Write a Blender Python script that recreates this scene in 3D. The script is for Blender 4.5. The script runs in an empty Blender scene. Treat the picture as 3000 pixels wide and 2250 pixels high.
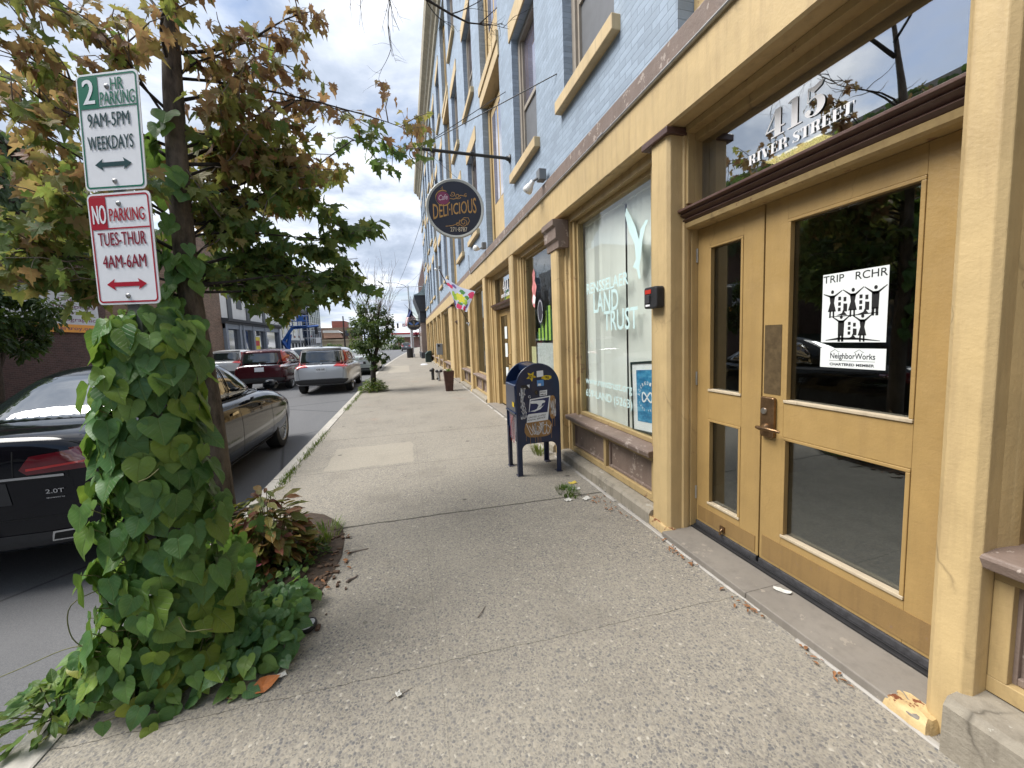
import bpy, bmesh, math, random
from mathutils import Vector, Matrix, Euler
from mathutils.bvhtree import BVHTree
from mathutils.noise import noise as pnoise
C = bpy.context.scene.collection
SC = bpy.context.scene
R = math.radians
# ---------------------------------------------------------------- camera
cd = bpy.data.cameras.new('camera'); cam = bpy.data.objects.new('camera', cd); C.objects.link(cam); SC.camera = cam
cr = Vector((.963145, -.266406, -.037071)); cb = Vector((-.262243, -.960861, .0888)); cb.normalize()
cu = cb.cross(cr).normalized(); cr = cu.cross(cb).normalized()
cam.matrix_world = Matrix.Translation((0, 0, 1.55)) @ Matrix((cr, cu, cb)).transposed().to_4x4()
cd.sensor_width = 36; cd.lens = 36 * 1130 / 3000; cd.shift_y = -.011; cd.clip_start = .05; cd.clip_end = 3000
# ---------------------------------------------------------------- world and sun
SUN_EL, SUN_AZ = R(54), R(-84)           # azimuth measured from +Y towards +X
SC.view_settings.view_transform = 'Standard'; SC.view_settings.look = 'None'
SC.view_settings.exposure = 1.3; SC.view_settings.gamma = 1
w = bpy.data.worlds.new('World'); SC.world = w; w.use_nodes = True
nt = w.node_tree; nt.nodes.clear(); N = nt.nodes.new; L = nt.links.new
out = N('ShaderNodeOutputWorld'); sky = N('ShaderNodeTexSky'); sky.sky_type = 'NISHITA'; sky.sun_disc = False
sky.sun_elevation = SUN_EL; sky.sun_rotation = SUN_AZ; sky.air_density = 1.1; sky.dust_density = 1.5
b1 = N('ShaderNodeBackground'); b1.inputs[1].default_value = .075; L(sky.outputs[0], b1.inputs[0])
tc = N('ShaderNodeTexCoord'); sp = N('ShaderNodeSeparateXYZ'); L(tc.outputs['Generated'], sp.inputs[0])
def wm(op, a, b=None):
    n = N('ShaderNodeMath'); n.operation = op
    for i, v in enumerate((a, b)):
        if v is None: continue
        if isinstance(v, (int, float)): n.inputs[i].default_value = v
        else: L(v, n.inputs[i])
    return n.outputs[0]
zz = wm('ADD', wm('MAXIMUM', sp.outputs[2], 0.0), .22)
cv = N('ShaderNodeCombineXYZ'); L(wm('DIVIDE', sp.outputs[0], zz), cv.inputs[0]); L(wm('DIVIDE', sp.outputs[1], zz), cv.inputs[1]); cv.inputs[2].default_value = 3.7
def wnoise(scale, detail, rough, dist=0.0, off=0.0):
    mp = N('ShaderNodeMapping'); mp.inputs[1].default_value = (off, off * .7, off); L(cv.outputs[0], mp.inputs[0])
    n = N('ShaderNodeTexNoise'); n.inputs['Scale'].default_value = scale; n.inputs['Detail'].default_value = detail
    n.inputs['Roughness'].default_value = rough; n.inputs['Distortion'].default_value = dist; L(mp.outputs[0], n.inputs['Vector']); return n.outputs['Fac']
def wramp(f, stops):
    r = N('ShaderNodeValToRGB'); L(f, r.inputs[0]); e = r.color_ramp.elements
    while len(e) < len(stops): e.new(.5)
    for q, (p, c) in zip(e, stops): q.position = p; q.color = (*c, 1)
    return r.outputs[0]
mask = wramp(wnoise(1.1, 8, .55, .25, 4.1), [(.40, (0, 0, 0)), (.50, (1, 1, 1))])
ccol = wramp(wnoise(1.9, 9, .58, .3, 1.3), [(.30, (.26, .31, .39)), (.42, (.37, .42, .51)), (.52, (.56, .60, .67)), (.60, (.80, .81, .84)), (.74, (1.25, 1.25, 1.25))])
b2 = N('ShaderNodeBackground'); b2.inputs[1].default_value = .74; L(ccol, b2.inputs[0])
mx = N('ShaderNodeMixShader'); L(mask, mx.inputs[0]); L(b1.outputs[0], mx.inputs[1]); L(b2.outputs[0], mx.inputs[2]); L(mx.outputs[0], out.inputs[0])
sd = bpy.data.lights.new('sun', 'SUN'); sd.energy = 2.5; sd.angle = R(36); sd.color = (1, .96, .9)
so = bpy.data.objects.new('sun', sd); C.objects.link(so)
sdir = Vector((math.sin(SUN_AZ) * math.cos(SUN_EL), math.cos(SUN_AZ) * math.cos(SUN_EL), math.sin(SUN_EL)))
so.rotation_euler = sdir.to_track_quat('Z', 'Y').to_euler(); so.location = (0, 0, 30)
SC.cycles.max_bounces = 8; SC.cycles.transparent_max_bounces = 24; SC.cycles.caustics_reflective = False; SC.cycles.caustics_refractive = False
# ---------------------------------------------------------------- material helpers
class G:
    def __init__(s, name):
        s.m = bpy.data.materials.new(name); s.m.use_nodes = True; s.t = s.m.node_tree; s.t.nodes.clear()
        s.out = s.n('OutputMaterial'); s.tc = s.n('TexCoord'); s.geo = None
    def n(s, k): return s.t.nodes.new('ShaderNode' + k)
    def l(s, a, b):
        if isinstance(a, (int, float)): b.default_value = a
        elif isinstance(a, (tuple, list)): b.default_value = (*a, 1) if len(b.default_value) == 4 and len(a) == 3 else a
        else: s.t.links.new(a, b)
    def co(s): return s.tc.outputs['Object']
    def pos(s):
        if s.geo is None: s.geo = s.n('NewGeometry')
        return s.geo.outputs['Position']
    def mapv(s, v, scale=(1, 1, 1), rot=(0, 0, 0), loc=(0, 0, 0)):
        m = s.n('Mapping'); m.inputs[1].default_value = loc; m.inputs[2].default_value = rot; m.inputs[3].default_value = scale; s.l(v, m.inputs[0]); return m.outputs[0]
    def noise(s, scale, detail=4, rough=.55, v=None, dist=0):
        n = s.n('TexNoise'); n.inputs['Scale'].default_value = scale; n.inputs['Detail'].default_value = detail; n.inputs['Roughness'].default_value = rough; n.inputs['Distortion'].default_value = dist
        s.l(v if v is not None else s.co(), n.inputs['Vector']); return n.outputs['Fac']
    def vor(s, scale, v=None, feature='F1', out='Distance', rnd=1):
        n = s.n('TexVoronoi'); n.feature = feature; n.inputs['Scale'].default_value = scale; n.inputs['Randomness'].default_value = rnd
        s.l(v if v is not None else s.co(), n.inputs['Vector']); return n.outputs[out]
    def ramp(s, f, stops, mode='LINEAR'):
        r = s.n('ValToRGB'); s.l(f, r.inputs[0]); e = r.color_ramp.elements; r.color_ramp.interpolation = mode
        while len(e) < len(stops): e.new(.5)
        for q, (p, c) in zip(e, stops): q.position = p; q.color = (*c, 1) if not isinstance(c, (int, float)) else (c, c, c, 1)
        return r.outputs[0]
    def math(s, op, a, b=0.0, c=None):
        n = s.n('Math'); n.operation = op; s.l(a, n.inputs[0]); s.l(b, n.inputs[1])
        if c is not None: s.l(c, n.inputs[2])
        return n.outputs[0]
    def mix(s, f, a, b, mode='MIX'):
        n = s.n('Mix'); n.data_type = 'RGBA'; n.blend_type = mode; s.l(f, n.inputs[0]); s.l(a, n.inputs[6]); s.l(b, n.inputs[7]); return n.outputs[2]
    def sep(s, v):
        n = s.n('SeparateXYZ'); s.l(v, n.inputs[0]); return n.outputs
    def comb(s, x, y, z):
        n = s.n('CombineXYZ'); s.l(x, n.inputs[0]); s.l(y, n.inputs[1]); s.l(z, n.inputs[2]); return n.outputs[0]
    def bump(s, h, strength=.3, dist=.01, nrm=None):
        n = s.n('Bump'); n.inputs['Strength'].default_value = strength; n.inputs['Distance'].default_value = dist; s.l(h, n.inputs['Height'])
        if nrm is not None: s.l(nrm, n.inputs['Normal'])
        return n.outputs[0]
    def attr(s, name):
        n = s.n('Attribute'); n.attribute_name = name; return n
    def pbr(s, col, rough=.6, nrm=None, metal=0, spec=.5, coat=0, coat_rough=.03):
        p = s.n('BsdfPrincipled'); s.l(col, p.inputs['Base Color']); s.l(rough, p.inputs['Roughness']); p.inputs['Metallic'].default_value = metal
        p.inputs['Specular IOR Level'].default_value = spec; p.inputs['Coat Weight'].default_value = coat; p.inputs['Coat Roughness'].default_value = coat_rough
        if nrm is not None: s.l(nrm, p.inputs['Normal'])
        s.t.links.new(p.outputs[0], s.out.inputs[0]); s.p = p; return s.m
def plain(name, col, rough=.6, var=.12, scale=6, bump=0, bscale=60, metal=0, spec=.5, coat=0):
    g = G(name); d = [c * (1 - var) for c in col]; u = [min(1, c * (1 + var)) for c in col]
    cc = g.ramp(g.noise(scale, 5, .6), [(.3, d), (.7, u)])
    nr = g.bump(g.noise(bscale, 3), bump, .004) if bump else None
    return g.pbr(cc, rough, nr, metal, spec, coat)
def painted(name, col, dirt=(.12, .09, .06), rough=.45, chips=None, amount=.5, ct=.36, bs=.22):
    """old brush paint: drips of grime, uneven film, optional chips of another colour"""
    g = G(name); c = g.co(); d = [x * .88 for x in col]; u = [min(1, x * 1.08) for x in col]
    cc = g.ramp(g.noise(3.1, 6, .62), [(.3, d), (.68, u)])
    st = g.noise(2.2, 6, .65, g.mapv(c, (7, 7, .7)))
    cc = g.mix(g.ramp(st, [(.48, 0), (.78, amount * .6)]), cc, dirt)
    cc = g.mix(g.ramp(g.noise(1.1, 5, .6), [(.45, 0), (.75, amount * .35)]), cc, [x * .72 for x in col])
    crk = g.vor(1.3, g.mix(.25, g.mapv(c, (1, 1, .45)), g.noise(2.5, 4, .6)), 'DISTANCE_TO_EDGE'); crm = g.ramp(crk, [(.0, amount * .6), (.006, 0)]); cc = g.mix(g.math('MULTIPLY', crm, g.ramp(g.noise(1.7, 3), [(.5, 0), (.6, 1)])), cc, [x * .4 for x in dirt])
    cc = g.mix(g.ramp(g.noise(38, 4, .7), [(.68, 0), (.76, amount * .5)]), cc, dirt)
    if chips:
        ch = g.math('MULTIPLY', g.noise(5, 3, .6), g.noise(17, 5, .7)); cc = g.mix(g.ramp(ch, [(ct, 0), (ct + .015, 1)]), cc, chips)
    h = g.math('ADD', g.noise(70, 4, .6), g.math('MULTIPLY', g.noise(14, 4, .5), 1.6))
    return g.pbr(cc, g.ramp(g.noise(9, 3), [(.3, rough - .08), (.7, rough + .12)]), g.bump(h, bs, .006))
def emit(name, col, s):
    g = G(name); e = g.n('Emission'); g.l(col, e.inputs[0]); e.inputs[1].default_value = s; g.t.links.new(e.outputs[0], g.out.inputs[0]); return g.m
def glass(name, tint=(.62, .66, .64), refl=1.0, base=.04, wavy=.02):
    g = G(name); tr = g.n('BsdfTransparent'); g.l(tint, tr.inputs[0]); gl = g.n('BsdfGlossy'); gl.inputs['Roughness'].default_value = .008; gl.inputs[0].default_value = (.93, .96, 1, 1)
    fr = g.n('Fresnel'); g.pos(); g.l(g.math('ADD', 1.52, g.math('MULTIPLY', g.geo.outputs['Backfacing'], 1 / 1.52 - 1.52)), fr.inputs[0])
    if wavy: nb = g.bump(g.noise(1.6, 2), wavy, .05); g.l(nb, gl.inputs['Normal'])
    f = g.math('MINIMUM', g.math('ADD', g.math('MULTIPLY', fr.outputs[0], refl), base), 1.0)
    mxs = g.n('MixShader'); g.l(f, mxs.inputs[0]); g.l(tr.outputs[0], mxs.inputs[1]); g.l(gl.outputs[0], mxs.inputs[2])
    g.t.links.new(mxs.outputs[0], g.out.inputs[0]); return g.m
# ---------------------------------------------------------------- mesh helpers
def wmat(o):
    m = Matrix.LocRotScale(o.location, o.rotation_euler, o.scale)
    return wmat(o.parent) @ m if o.parent else m
class MB:
    """collects verts and faces; build() links them as ONE mesh object"""
    def __init__(s): s.v = []; s.f = []; s.mi = []; s.cur = 0; s.col = []; s.tint = 0.0; s.lc = []
    def add(s, vs, fs):
        b = len(s.v); s.v += [Vector(p) for p in vs]; s.lc += [(0, 0, 0)] * (len(s.v) - len(s.lc))
        for f in fs: s.f.append([i + b for i in f]); s.mi.append(s.cur); s.col.append(s.tint)
        return s
    def quad(s, *p): return s.add(p, [list(range(len(p)))])
    def box(s, x0, x1, y0, y1, z0, z1, M=None):
        if x0 > x1: x0, x1 = x1, x0
        if y0 > y1: y0, y1 = y1, y0
        if z0 > z1: z0, z1 = z1, z0
        vs = [Vector((x, y, z)) for x in (x0, x1) for y in (y0, y1) for z in (z0, z1)]
        if M: vs = [M @ q for q in vs]
        return s.add(vs, [(0, 1, 3, 2), (4, 6, 7, 5), (0, 4, 5, 1), (2, 3, 7, 6), (0, 2, 6, 4), (1, 5, 7, 3)])
    def prism(s, pts, axis, a, b, M=None):
        """2D polygon extruded along an axis from a to b. axis x: pts=(y,z); y: (x,z); z: (x,y)"""
        def e(p, t): return Vector((t, p[0], p[1])) if axis == 'x' else Vector((p[0], t, p[1])) if axis == 'y' else Vector((p[0], p[1], t))
        n = len(pts); vs = [e(p, a) for p in pts] + [e(p, b) for p in pts]
        if M: vs = [M @ q for q in vs]
        ar = sum(pts[i][0] * pts[(i + 1) % n][1] - pts[(i + 1) % n][0] * pts[i][1] for i in range(n))
        fl = (ar > 0) != (axis == 'y'); fl = fl != (b < a)
        fs = [list(range(n))[::-1], list(range(n, 2 * n))] + [(i, (i + 1) % n, n + (i + 1) % n, n + i) for i in range(n)]
        if not fl: fs = [list(f)[::-1] for f in fs]
        return s.add(vs, fs)
    def tube(s, pts, r, n=8, cap=True):
        pts = [Vector(p) for p in pts]; rs = r if isinstance(r, (list, tuple)) else [r] * len(pts)
        vs = []; fs = []; up = None
        for i, p in enumerate(pts):
            d = (pts[min(i + 1, len(pts) - 1)] - pts[max(i - 1, 0)])
            d = d.normalized() if d.length > 1e-9 else Vector((0, 0, 1))
            if up is None: up = Vector((0, 0, 1)) if abs(d.z) < .9 else Vector((1, 0, 0))
            a = d.cross(up); a = a.normalized() if a.length > 1e-6 else Vector((1, 0, 0)); b = a.cross(d).normalized(); up = b
            for k in range(n):
                t = 2 * math.pi * k / n; vs.append(p + (a * math.cos(t) + b * math.sin(t)) * rs[i])
        for i in range(len(pts) - 1):
            for k in range(n): fs.append((i * n + k, i * n + (k + 1) % n, (i + 1) * n + (k + 1) % n, (i + 1) * n + k))
        if cap: fs.append(list(range(n))[::-1]); fs.append([(len(pts) - 1) * n + k for k in range(n)])
        return s.add(vs, fs)
    def lathe(s, prof, n=20, M=None, cap=True):
        vs = [Vector((r * math.cos(2 * math.pi * k / n), r * math.sin(2 * math.pi * k / n), z)) for r, z in prof for k in range(n)]
        if M: vs = [M @ q for q in vs]
        m = len(prof); fs = [(i * n + k, i * n + (k + 1) % n, (i + 1) * n + (k + 1) % n, (i + 1) * n + k) for i in range(m - 1) for k in range(n)]
        if cap: fs.append(list(range(n))[::-1]); fs.append([(m - 1) * n + k for k in range(n)])
        return s.add(vs, fs)
    def poly(s, pts, O, U, V, sub=0):
        """flat 2D polygon placed at O with axes U,V"""
        O, U, V = Vector(O), Vector(U), Vector(V); return s.add([O + U * p[0] + V * p[1] for p in pts], [list(range(len(pts)))])
    def stroke(s, pts, wd, O, U, V):
        """ribbon of varying width along a 2D polyline"""
        ws = wd if isinstance(wd, (list, tuple)) else [wd] * len(pts); O, U, V = Vector(O), Vector(U), Vector(V); a = []; b = []
        for i, p in enumerate(pts):
            q0 = pts[max(i - 1, 0)]; q1 = pts[min(i + 1, len(pts) - 1)]; dx, dy = q1[0] - q0[0], q1[1] - q0[1]; l = math.hypot(dx, dy) or 1
            nx, ny = -dy / l * ws[i] / 2, dx / l * ws[i] / 2
            a.append(O + U * (p[0] + nx) + V * (p[1] + ny)); b.append(O + U * (p[0] - nx) + V * (p[1] - ny))
        n = len(pts); return s.add(a + b, [(i, n + i, n + i + 1, i + 1) for i in range(n - 1)])
    def text(s, txt, O, U, V, h, w=None, off=0, align='C', shear=0):
        vs, fs = text_geo(txt, off, shear)
        if not vs: return s
        x0 = min(p[0] for p in vs); x1 = max(p[0] for p in vs); ch = .70
        k = h / ch; kx = (w / (x1 - x0)) if w else k; O, U, V = Vector(O), Vector(U), Vector(V)
        ox = -(x0 + x1) / 2 if align == 'C' else -x0 if align == 'L' else -x1
        return s.add([O + U * ((p[0] + ox) * kx) + V * (p[1] * k) for p in vs], fs)
    def bold(s, txt, O, U, V, h, w, d=.0011):
        O, U, V = Vector(O), Vector(U), Vector(V); n_ = U.cross(V)
        for i_, k_ in enumerate((-1, -.5, 0, .5, 1)): s.text(txt, O + U * (d * k_) + n_ * (.00015 * i_), U, V, h, w)
        return s
    def build(s, name, mats, parent=None, smooth=0, bevel=0, world=True, seg=2, solid=0):
        me = bpy.data.meshes.new(name); o = bpy.data.objects.new(name, me); C.objects.link(o)
        if parent is not None: o.parent = parent
        inv = wmat(parent).inverted() if (parent is not None and world) else None
        vs = [inv @ q for q in s.v] if inv else s.v
        me.from_pydata([tuple(q) for q in vs], [], s.f)
        for m in (mats if isinstance(mats, (list, tuple)) else [mats]): me.materials.append(m)
        me.polygons.foreach_set('material_index', s.mi)
        if any(s.col):
            at = me.attributes.new('tint', 'FLOAT', 'FACE'); at.data.foreach_set('value', s.col)
        if any(q[2] for q in s.lc) and len(s.lc) == len(s.v):
            at = me.attributes.new('leafco', 'FLOAT_VECTOR', 'POINT'); at.data.foreach_set('vector', [c for q in s.lc for c in q])
        me.validate(); me.update()
        if smooth:
            me.polygons.foreach_set('use_smooth', [True] * len(me.polygons))
            if smooth < 180: me.set_sharp_from_angle(angle=R(smooth))
        if bevel:
            b = o.modifiers.new('bevel', 'BEVEL'); b.width = bevel; b.segments = seg; b.limit_method = 'ANGLE'; b.angle_limit = R(40)
        return o
_tc = {}
def text_geo(txt, off=0, shear=0):
    key = (txt, off, shear)
    if key in _tc: return _tc[key]
    cu_ = bpy.data.curves.new('t', 'FONT'); cu_.body = txt; cu_.offset = off; cu_.shear = shear; cu_.resolution_u = 3; cu_.fill_mode = 'FRONT'
    o = bpy.data.objects.new('t', cu_); C.objects.link(o); dg = bpy.context.evaluated_depsgraph_get(); dg.update()
    me = o.evaluated_get(dg).to_mesh(); vs = [tuple(v.co) for v in me.vertices]; fs = [list(p.vertices) for p in me.polygons]
    o.evaluated_get(dg).to_mesh_clear(); bpy.data.objects.remove(o); bpy.data.curves.remove(cu_)
    _tc[key] = (vs, fs); return _tc[key]
def thing(name, label, cat, loc=(0, 0, 0), rot=(0, 0, 0), group=None):
    o = bpy.data.objects.new(name, None); C.objects.link(o); o.location = loc; o.rotation_euler = rot; o.empty_display_size = .2
    return tag(o, label, cat, group)
def tag(o, label, cat, group=None):
    o['label'] = label; o['category'] = cat
    if group: o['group'] = group
    return o
def struct(o): o['kind'] = 'structure'; return o
def stuff(o): o['kind'] = 'stuff'; return o
def copy_tree(o, parent=None):
    c = o.copy(); C.objects.link(c); c.parent = parent
    for ch in list(o.children): copy_tree(ch, c)
    return c
def evaluated(o):
    """bake the modifiers of a mesh object into its mesh"""
    dg = bpy.context.evaluated_depsgraph_get(); dg.update(); me = bpy.data.meshes.new_from_object(o.evaluated_get(dg)); old = o.data; o.modifiers.clear(); o.data = me; me.name = o.name; bpy.data.meshes.remove(old); return o
def circ(cx, cy, r, n=24, a0=0, a1=360, ry=None): return [(cx + r * math.cos(R(a0 + (a1 - a0) * k / (n if a1 - a0 < 360 else n))), cy + (ry or r) * math.sin(R(a0 + (a1 - a0) * k / n))) for k in range(n + (0 if a1 - a0 >= 360 else 1))]
def rrect(x0, x1, y0, y1, r, n=4):
    p = []
    for cx, cy, a in ((x1 - r, y1 - r, 0), (x0 + r, y1 - r, 90), (x0 + r, y0 + r, 180), (x1 - r, y0 + r, 270)):
        p += [(cx + r * math.cos(R(a + 90 * k / n)), cy + r * math.sin(R(a + 90 * k / n))) for k in range(n + 1)]
    return p
FU, FV = Vector((0, -1, 0)), Vector((0, 0, 1))       # facade reading axes (the facade looks towards -X)
rnd = random.Random(7)
# ================================================================ materials of the building
def brick_mat(name, col, mort, scale=1.0, painted_=True, axes='yz', rough=.65, dark=None):
    g = G(name); p = g.sep(g.pos()); wb = g.math('MULTIPLY', g.math('SUBTRACT', g.noise(2.2, 4, .6, g.pos()), .5), .03); v = g.comb(g.math('ADD', p[1] if axes == 'yz' else p[0], wb), g.math('ADD', p[2], wb), 0.0)
    b = g.n('TexBrick'); g.l(v, b.inputs['Vector']); b.inputs['Scale'].default_value = 1; b.inputs['Brick Width'].default_value = .215 * scale; b.inputs['Row Height'].default_value = .072 * scale
    b.inputs['Mortar Size'].default_value = .006 * scale; b.inputs['Mortar Smooth'].default_value = .6; b.inputs['Bias'].default_value = 0
    b.inputs['Color1'].default_value = (.8, .8, .8, 1); b.inputs['Color2'].default_value = (1, 1, 1, 1) if painted_ else (.45, .45, .45, 1); b.inputs['Mortar'].default_value = (.75, .75, .75, 1)
    n1 = g.noise(1.3, 6, .62, g.pos()); n2 = g.noise(26, 4, .6, g.pos())
    cc = g.mix(1.0, g.ramp(n1, [(.3, [c * .84 for c in col]), (.7, [min(1, c * 1.1) for c in col])]), b.outputs['Color'], 'MULTIPLY')
    cc = g.mix(g.math('MULTIPLY', b.outputs['Fac'], .28 if painted_ else .9), cc, mort)
    cc = g.mix(g.ramp(g.noise(2.6, 6, .7, g.mapv(g.pos(), (1, 5, .5))), [(.52, 0), (.8, .4)]), cc, dark or [c * .5 for c in col])
    cc = g.mix(g.ramp(n2, [(.62, 0), (.75, .25)]), cc, [min(1, c * 1.35) for c in col])
    h = g.math('ADD', g.math('MULTIPLY', b.outputs['Fac'], -1.0), g.math('MULTIPLY', n2, .55)); h = g.math('ADD', h, g.math('MULTIPLY', g.noise(9, 3, .5, g.pos()), .5))
    return g.pbr(cc, rough, g.bump(h, .55, .008))
M_BLUE = brick_mat('blue painted brick', (.33, .41, .51), (.22, .27, .335), .84)
M_YEL = painted('ochre cream paint', (.54, .40, .20), (.26, .17, .09), .55, None, .8, .36, .22)
M_YEL2 = painted('ochre reveal paint', (.43, .315, .15), (.17, .10, .05), .5, (.25, .15, .08), .7)
M_DOOR = painted('ochre door paint', (.37, .245, .095), (.16, .10, .05), .38, None, .4)
M_BRN = painted('mauve brown paint', (.19, .14, .115), (.28, .23, .20), .6, (.36, .30, .26), .6, .33, .4)
M_BRND = painted('dark brown paint', (.085, .045, .036), (.2, .14, .11), .4, None, .4)
M_SILL = painted('tan sill stone', (.56, .43, .245), (.2, .16, .11), .7, None, .6)
M_FRAME = plain('taupe window frame', (.34, .30, .25), .5, .1, 9)
M_RUST = painted('rusty chipped paint', (.54, .40, .20), (.2, .1, .05), .6, (.17, .055, .022), .9, .29, .5)
M_STONE = painted('plinth stone', (.28, .25, .20), (.09, .075, .055), .85, (.36, .34, .29), 1.0, .36, .6)
M_SLATE = painted('threshold slate', (.21, .19, .165), (.1, .09, .08), .7, (.28, .25, .21), .7)
M_BLACK = plain('black rubber', (.018, .018, .02), .55, .3, 20)
M_BRASS = plain('worn bronze', (.21, .13, .07), .34, .3, 30, metal=.85)
M_BRASS2 = plain('brown push plate', (.135, .095, .05), .42, .3, 25, metal=.4)
M_KICK = painted('worn brass kick plate', (.26, .165, .065), (.13, .08, .04), .4, (.22, .14, .08), .9)
M_PIPE = plain('galvanised pipe', (.42, .42, .41), .35, .2, 14, metal=.8)
M_WHITE = plain('white vinyl', (.93, .93, .95), .5, .03)
M_PUTTY = painted('weathered pale wood', (.50, .42, .30), (.2, .15, .1), .7, (.62, .56, .45), .9)
M_GLASS = glass('shop window glass', (.94, .96, .95), .6, .015, .03)
M_DGLASS = glass('door glass', (.6, .64, .62), 1.7, .095, .012)
M_TGLASS = glass('transom glass', (.5, .54, .52), 1.7, .33, .012)
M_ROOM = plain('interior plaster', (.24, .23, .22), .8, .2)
g = G('upper window glass'); M_UPANE = g.pbr(g.ramp(g.noise(.9, 2), [(.4, (.10, .09, .12)), (.6, (.22, .20, .26))]), .04, None, 0, 1.0, 1.0, .02)
M_SCREEN = plain('insect screen', (.14, .145, .155), .5, .1)
M_PSTRIP = plain('lavender window strip', (.42, .37, .50), .12, .06, coat=1)  # plain lavender colour for a strip of each upper pane
# ================================================================ the blue brick building
X0, XB, YE = 1.86, 1.93, 34.7
bld = thing('brick_building', 'long blue painted brick building with ochre shopfronts and tall windows along the sidewalk', 'building', (XB, 16, 0))
PIL = [(.80, .922), (2.43, 2.64), (4.52, 4.75), (6.56, 6.80), (8.98, 9.23), (11.32, 11.58), (13.72, 13.98), (15.7, 16.9), (20.3, 20.6), (22.95, 23.3), (26.15, 26.5), (30.05, 30.4), (34.4, 34.7)]
WIN = []
for b, (c1, c2, wd) in enumerate([(3.79, 5.83, 1.10), (10.28, 12.78, 1.22), (17.3, 19.75, 1.25), (24.3, 26.8, 1.25), (31.2, 33.2, 1.1)]):
    for c in (c1, c2):
        for z0, z1 in ((4.27, 6.34), (7.55, 9.5), (10.72, 12.6)): WIN.append((c - wd / 2, c + wd / 2, z0, z1))
BAY = [(.78, 2.42), (7.2, 8.78), (14.1, 15.7), (21.2, 22.8), (28.2, 29.8)]
ops = WIN + [(a, b, 3.56, 13.3) for a, b in BAY]
mb = MB()
ys = sorted({-14, YE} | {q for o in ops for q in o[:2]}); BACK = -14
zs = sorted({3.55, 14.0} | {q for o in ops for q in o[2:]})
for i in range(len(ys) - 1):
    for j in range(len(zs) - 1):
        yc, zc = (ys[i] + ys[i + 1]) / 2, (zs[j] + zs[j + 1]) / 2
        if any(o[0] < yc < o[1] and o[2] < zc < o[3] for o in ops): continue
        mb.quad((XB, ys[i], zs[j]), (XB, ys[i], zs[j + 1]), (XB, ys[i + 1], zs[j + 1]), (XB, ys[i + 1], zs[j]))
DP = .24
for y0, y1, z0, z1 in ops:
    mb.quad((XB, y1, z0), (XB, y1, z1), (XB + DP, y1, z1), (XB + DP, y1, z0)); mb.quad((XB, y0, z0), (XB + DP, y0, z0), (XB + DP, y0, z1), (XB, y0, z1))
    mb.quad((XB, y0, z1), (XB + DP, y0, z1), (XB + DP, y1, z1), (XB, y1, z1)); mb.quad((XB, y0, z0), (XB, y1, z0), (XB + DP, y1, z0), (XB + DP, y0, z0))
mb.quad((XB, YE, 0), (XB, YE, 14), (14, YE, 14), (14, YE, 0)); mb.quad((XB, -14, 0), (14, -14, 0), (14, -14, 14), (XB, -14, 14)); mb.quad((XB, -14, 14), (14, -14, 14), (14, YE, 14), (XB, YE, 14)); mb.box(XB, XB + .3, -14, -2.51, 0, 3.54)
mb.build('wall', M_BLUE, bld)
# windows of the upper floors
def upper_window(y0, y1, z0, z1):
    xf = XB + .11; m = MB()
    m.box(xf, xf + .13, y0, y0 + .09, z0, z1); m.box(xf, xf + .13, y1 - .09, y1, z0, z1); m.box(xf, xf + .13, y0 + .09, y1 - .09, z1 - .09, z1); m.box(xf, xf + .13, y0 + .09, y1 - .09, z0, z0 + .07)
    zm = (z0 + z1) / 2 - .08
    m.box(xf + .035, xf + .12, y0 + .09, y1 - .09, zm - .03, zm + .03); m.box(xf + .03, xf + .11, y0 + .09, y0 + .13, z0 + .07, z1 - .09); m.box(xf + .03, xf + .11, y1 - .13, y1 - .09, z0 + .07, z1 - .09)
    f = m.build('window', M_FRAME, bld)
    p = MB(); a, b = y0 + .13, y1 - .13
    p.box(xf + .07, xf + .08, a, b, zm + .03, z1 - .09); p.cur = 1; p.box(xf + .06, xf + .07, a, b, z0 + .07, zm - .03)
    p.cur = 2; p.box(xf + .055, xf + .066, a, a + (b - a) * .36, zm + .03, z1 - .09)
    p.build('pane', [M_UPANE, M_SCREEN, M_PSTRIP], f)
    s = MB(); s.box(XB - .085, XB + .11, y0 - .1, y1 + .1, z0 - .135, z0 - .002); s.build('sill', M_SILL, f, bevel=.008)
    s = MB(); s.box(XB - .022, XB + .12, y0 - .1, y1 + .1, z1 + .002, z1 + .32); s.build('lintel', M_SILL, f, bevel=.006)
for q in WIN: upper_window(*q)
# tall recessed ochre bays between the windows
for y0, y1 in BAY:
    m = MB(); xf = XB + .2
    m.box(xf, xf + .06, y0, y1, 3.56, 13.29)
    for a, b in ((y0 + .003, y0 + .16), (y1 - .16, y1 - .003)): m.box(xf - .07, xf, a, b, 3.56, 13.29)
    bay = m.build('loading_bay', M_YEL2, bld)
    s = MB()
    for z in (6.62, 9.85):
        s.box(XB - .03, xf, y0 - .06, y1 + .06, z, z + .42); s.box(XB - .055, XB - .03, y0 - .06, y1 + .06, z + .24, z + .42); s.box(XB - .02, xf, y0 + .003, y1 - .003, z + .42, z + .46); s.build('spandrel', M_SILL, bay, bevel=.006); s = MB()
    s = MB()
    for z in (3.72, 7.2, 10.4):
        s.box(xf - .045, xf - .01, y0 + .2, y1 - .2, z, z + 2.7)
    s.cur = 1
    for z in (3.72, 7.2, 10.4):
        ym = (y0 + y1) / 2
        for a, b in ((y0 + .3, ym - .05), (ym + .05, y1 - .3)): s.box(xf - .05, xf - .046, a, b, z + .75, z + 2.55)
    s.build('bay_door', [M_YEL, M_UPANE], bay)
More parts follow.
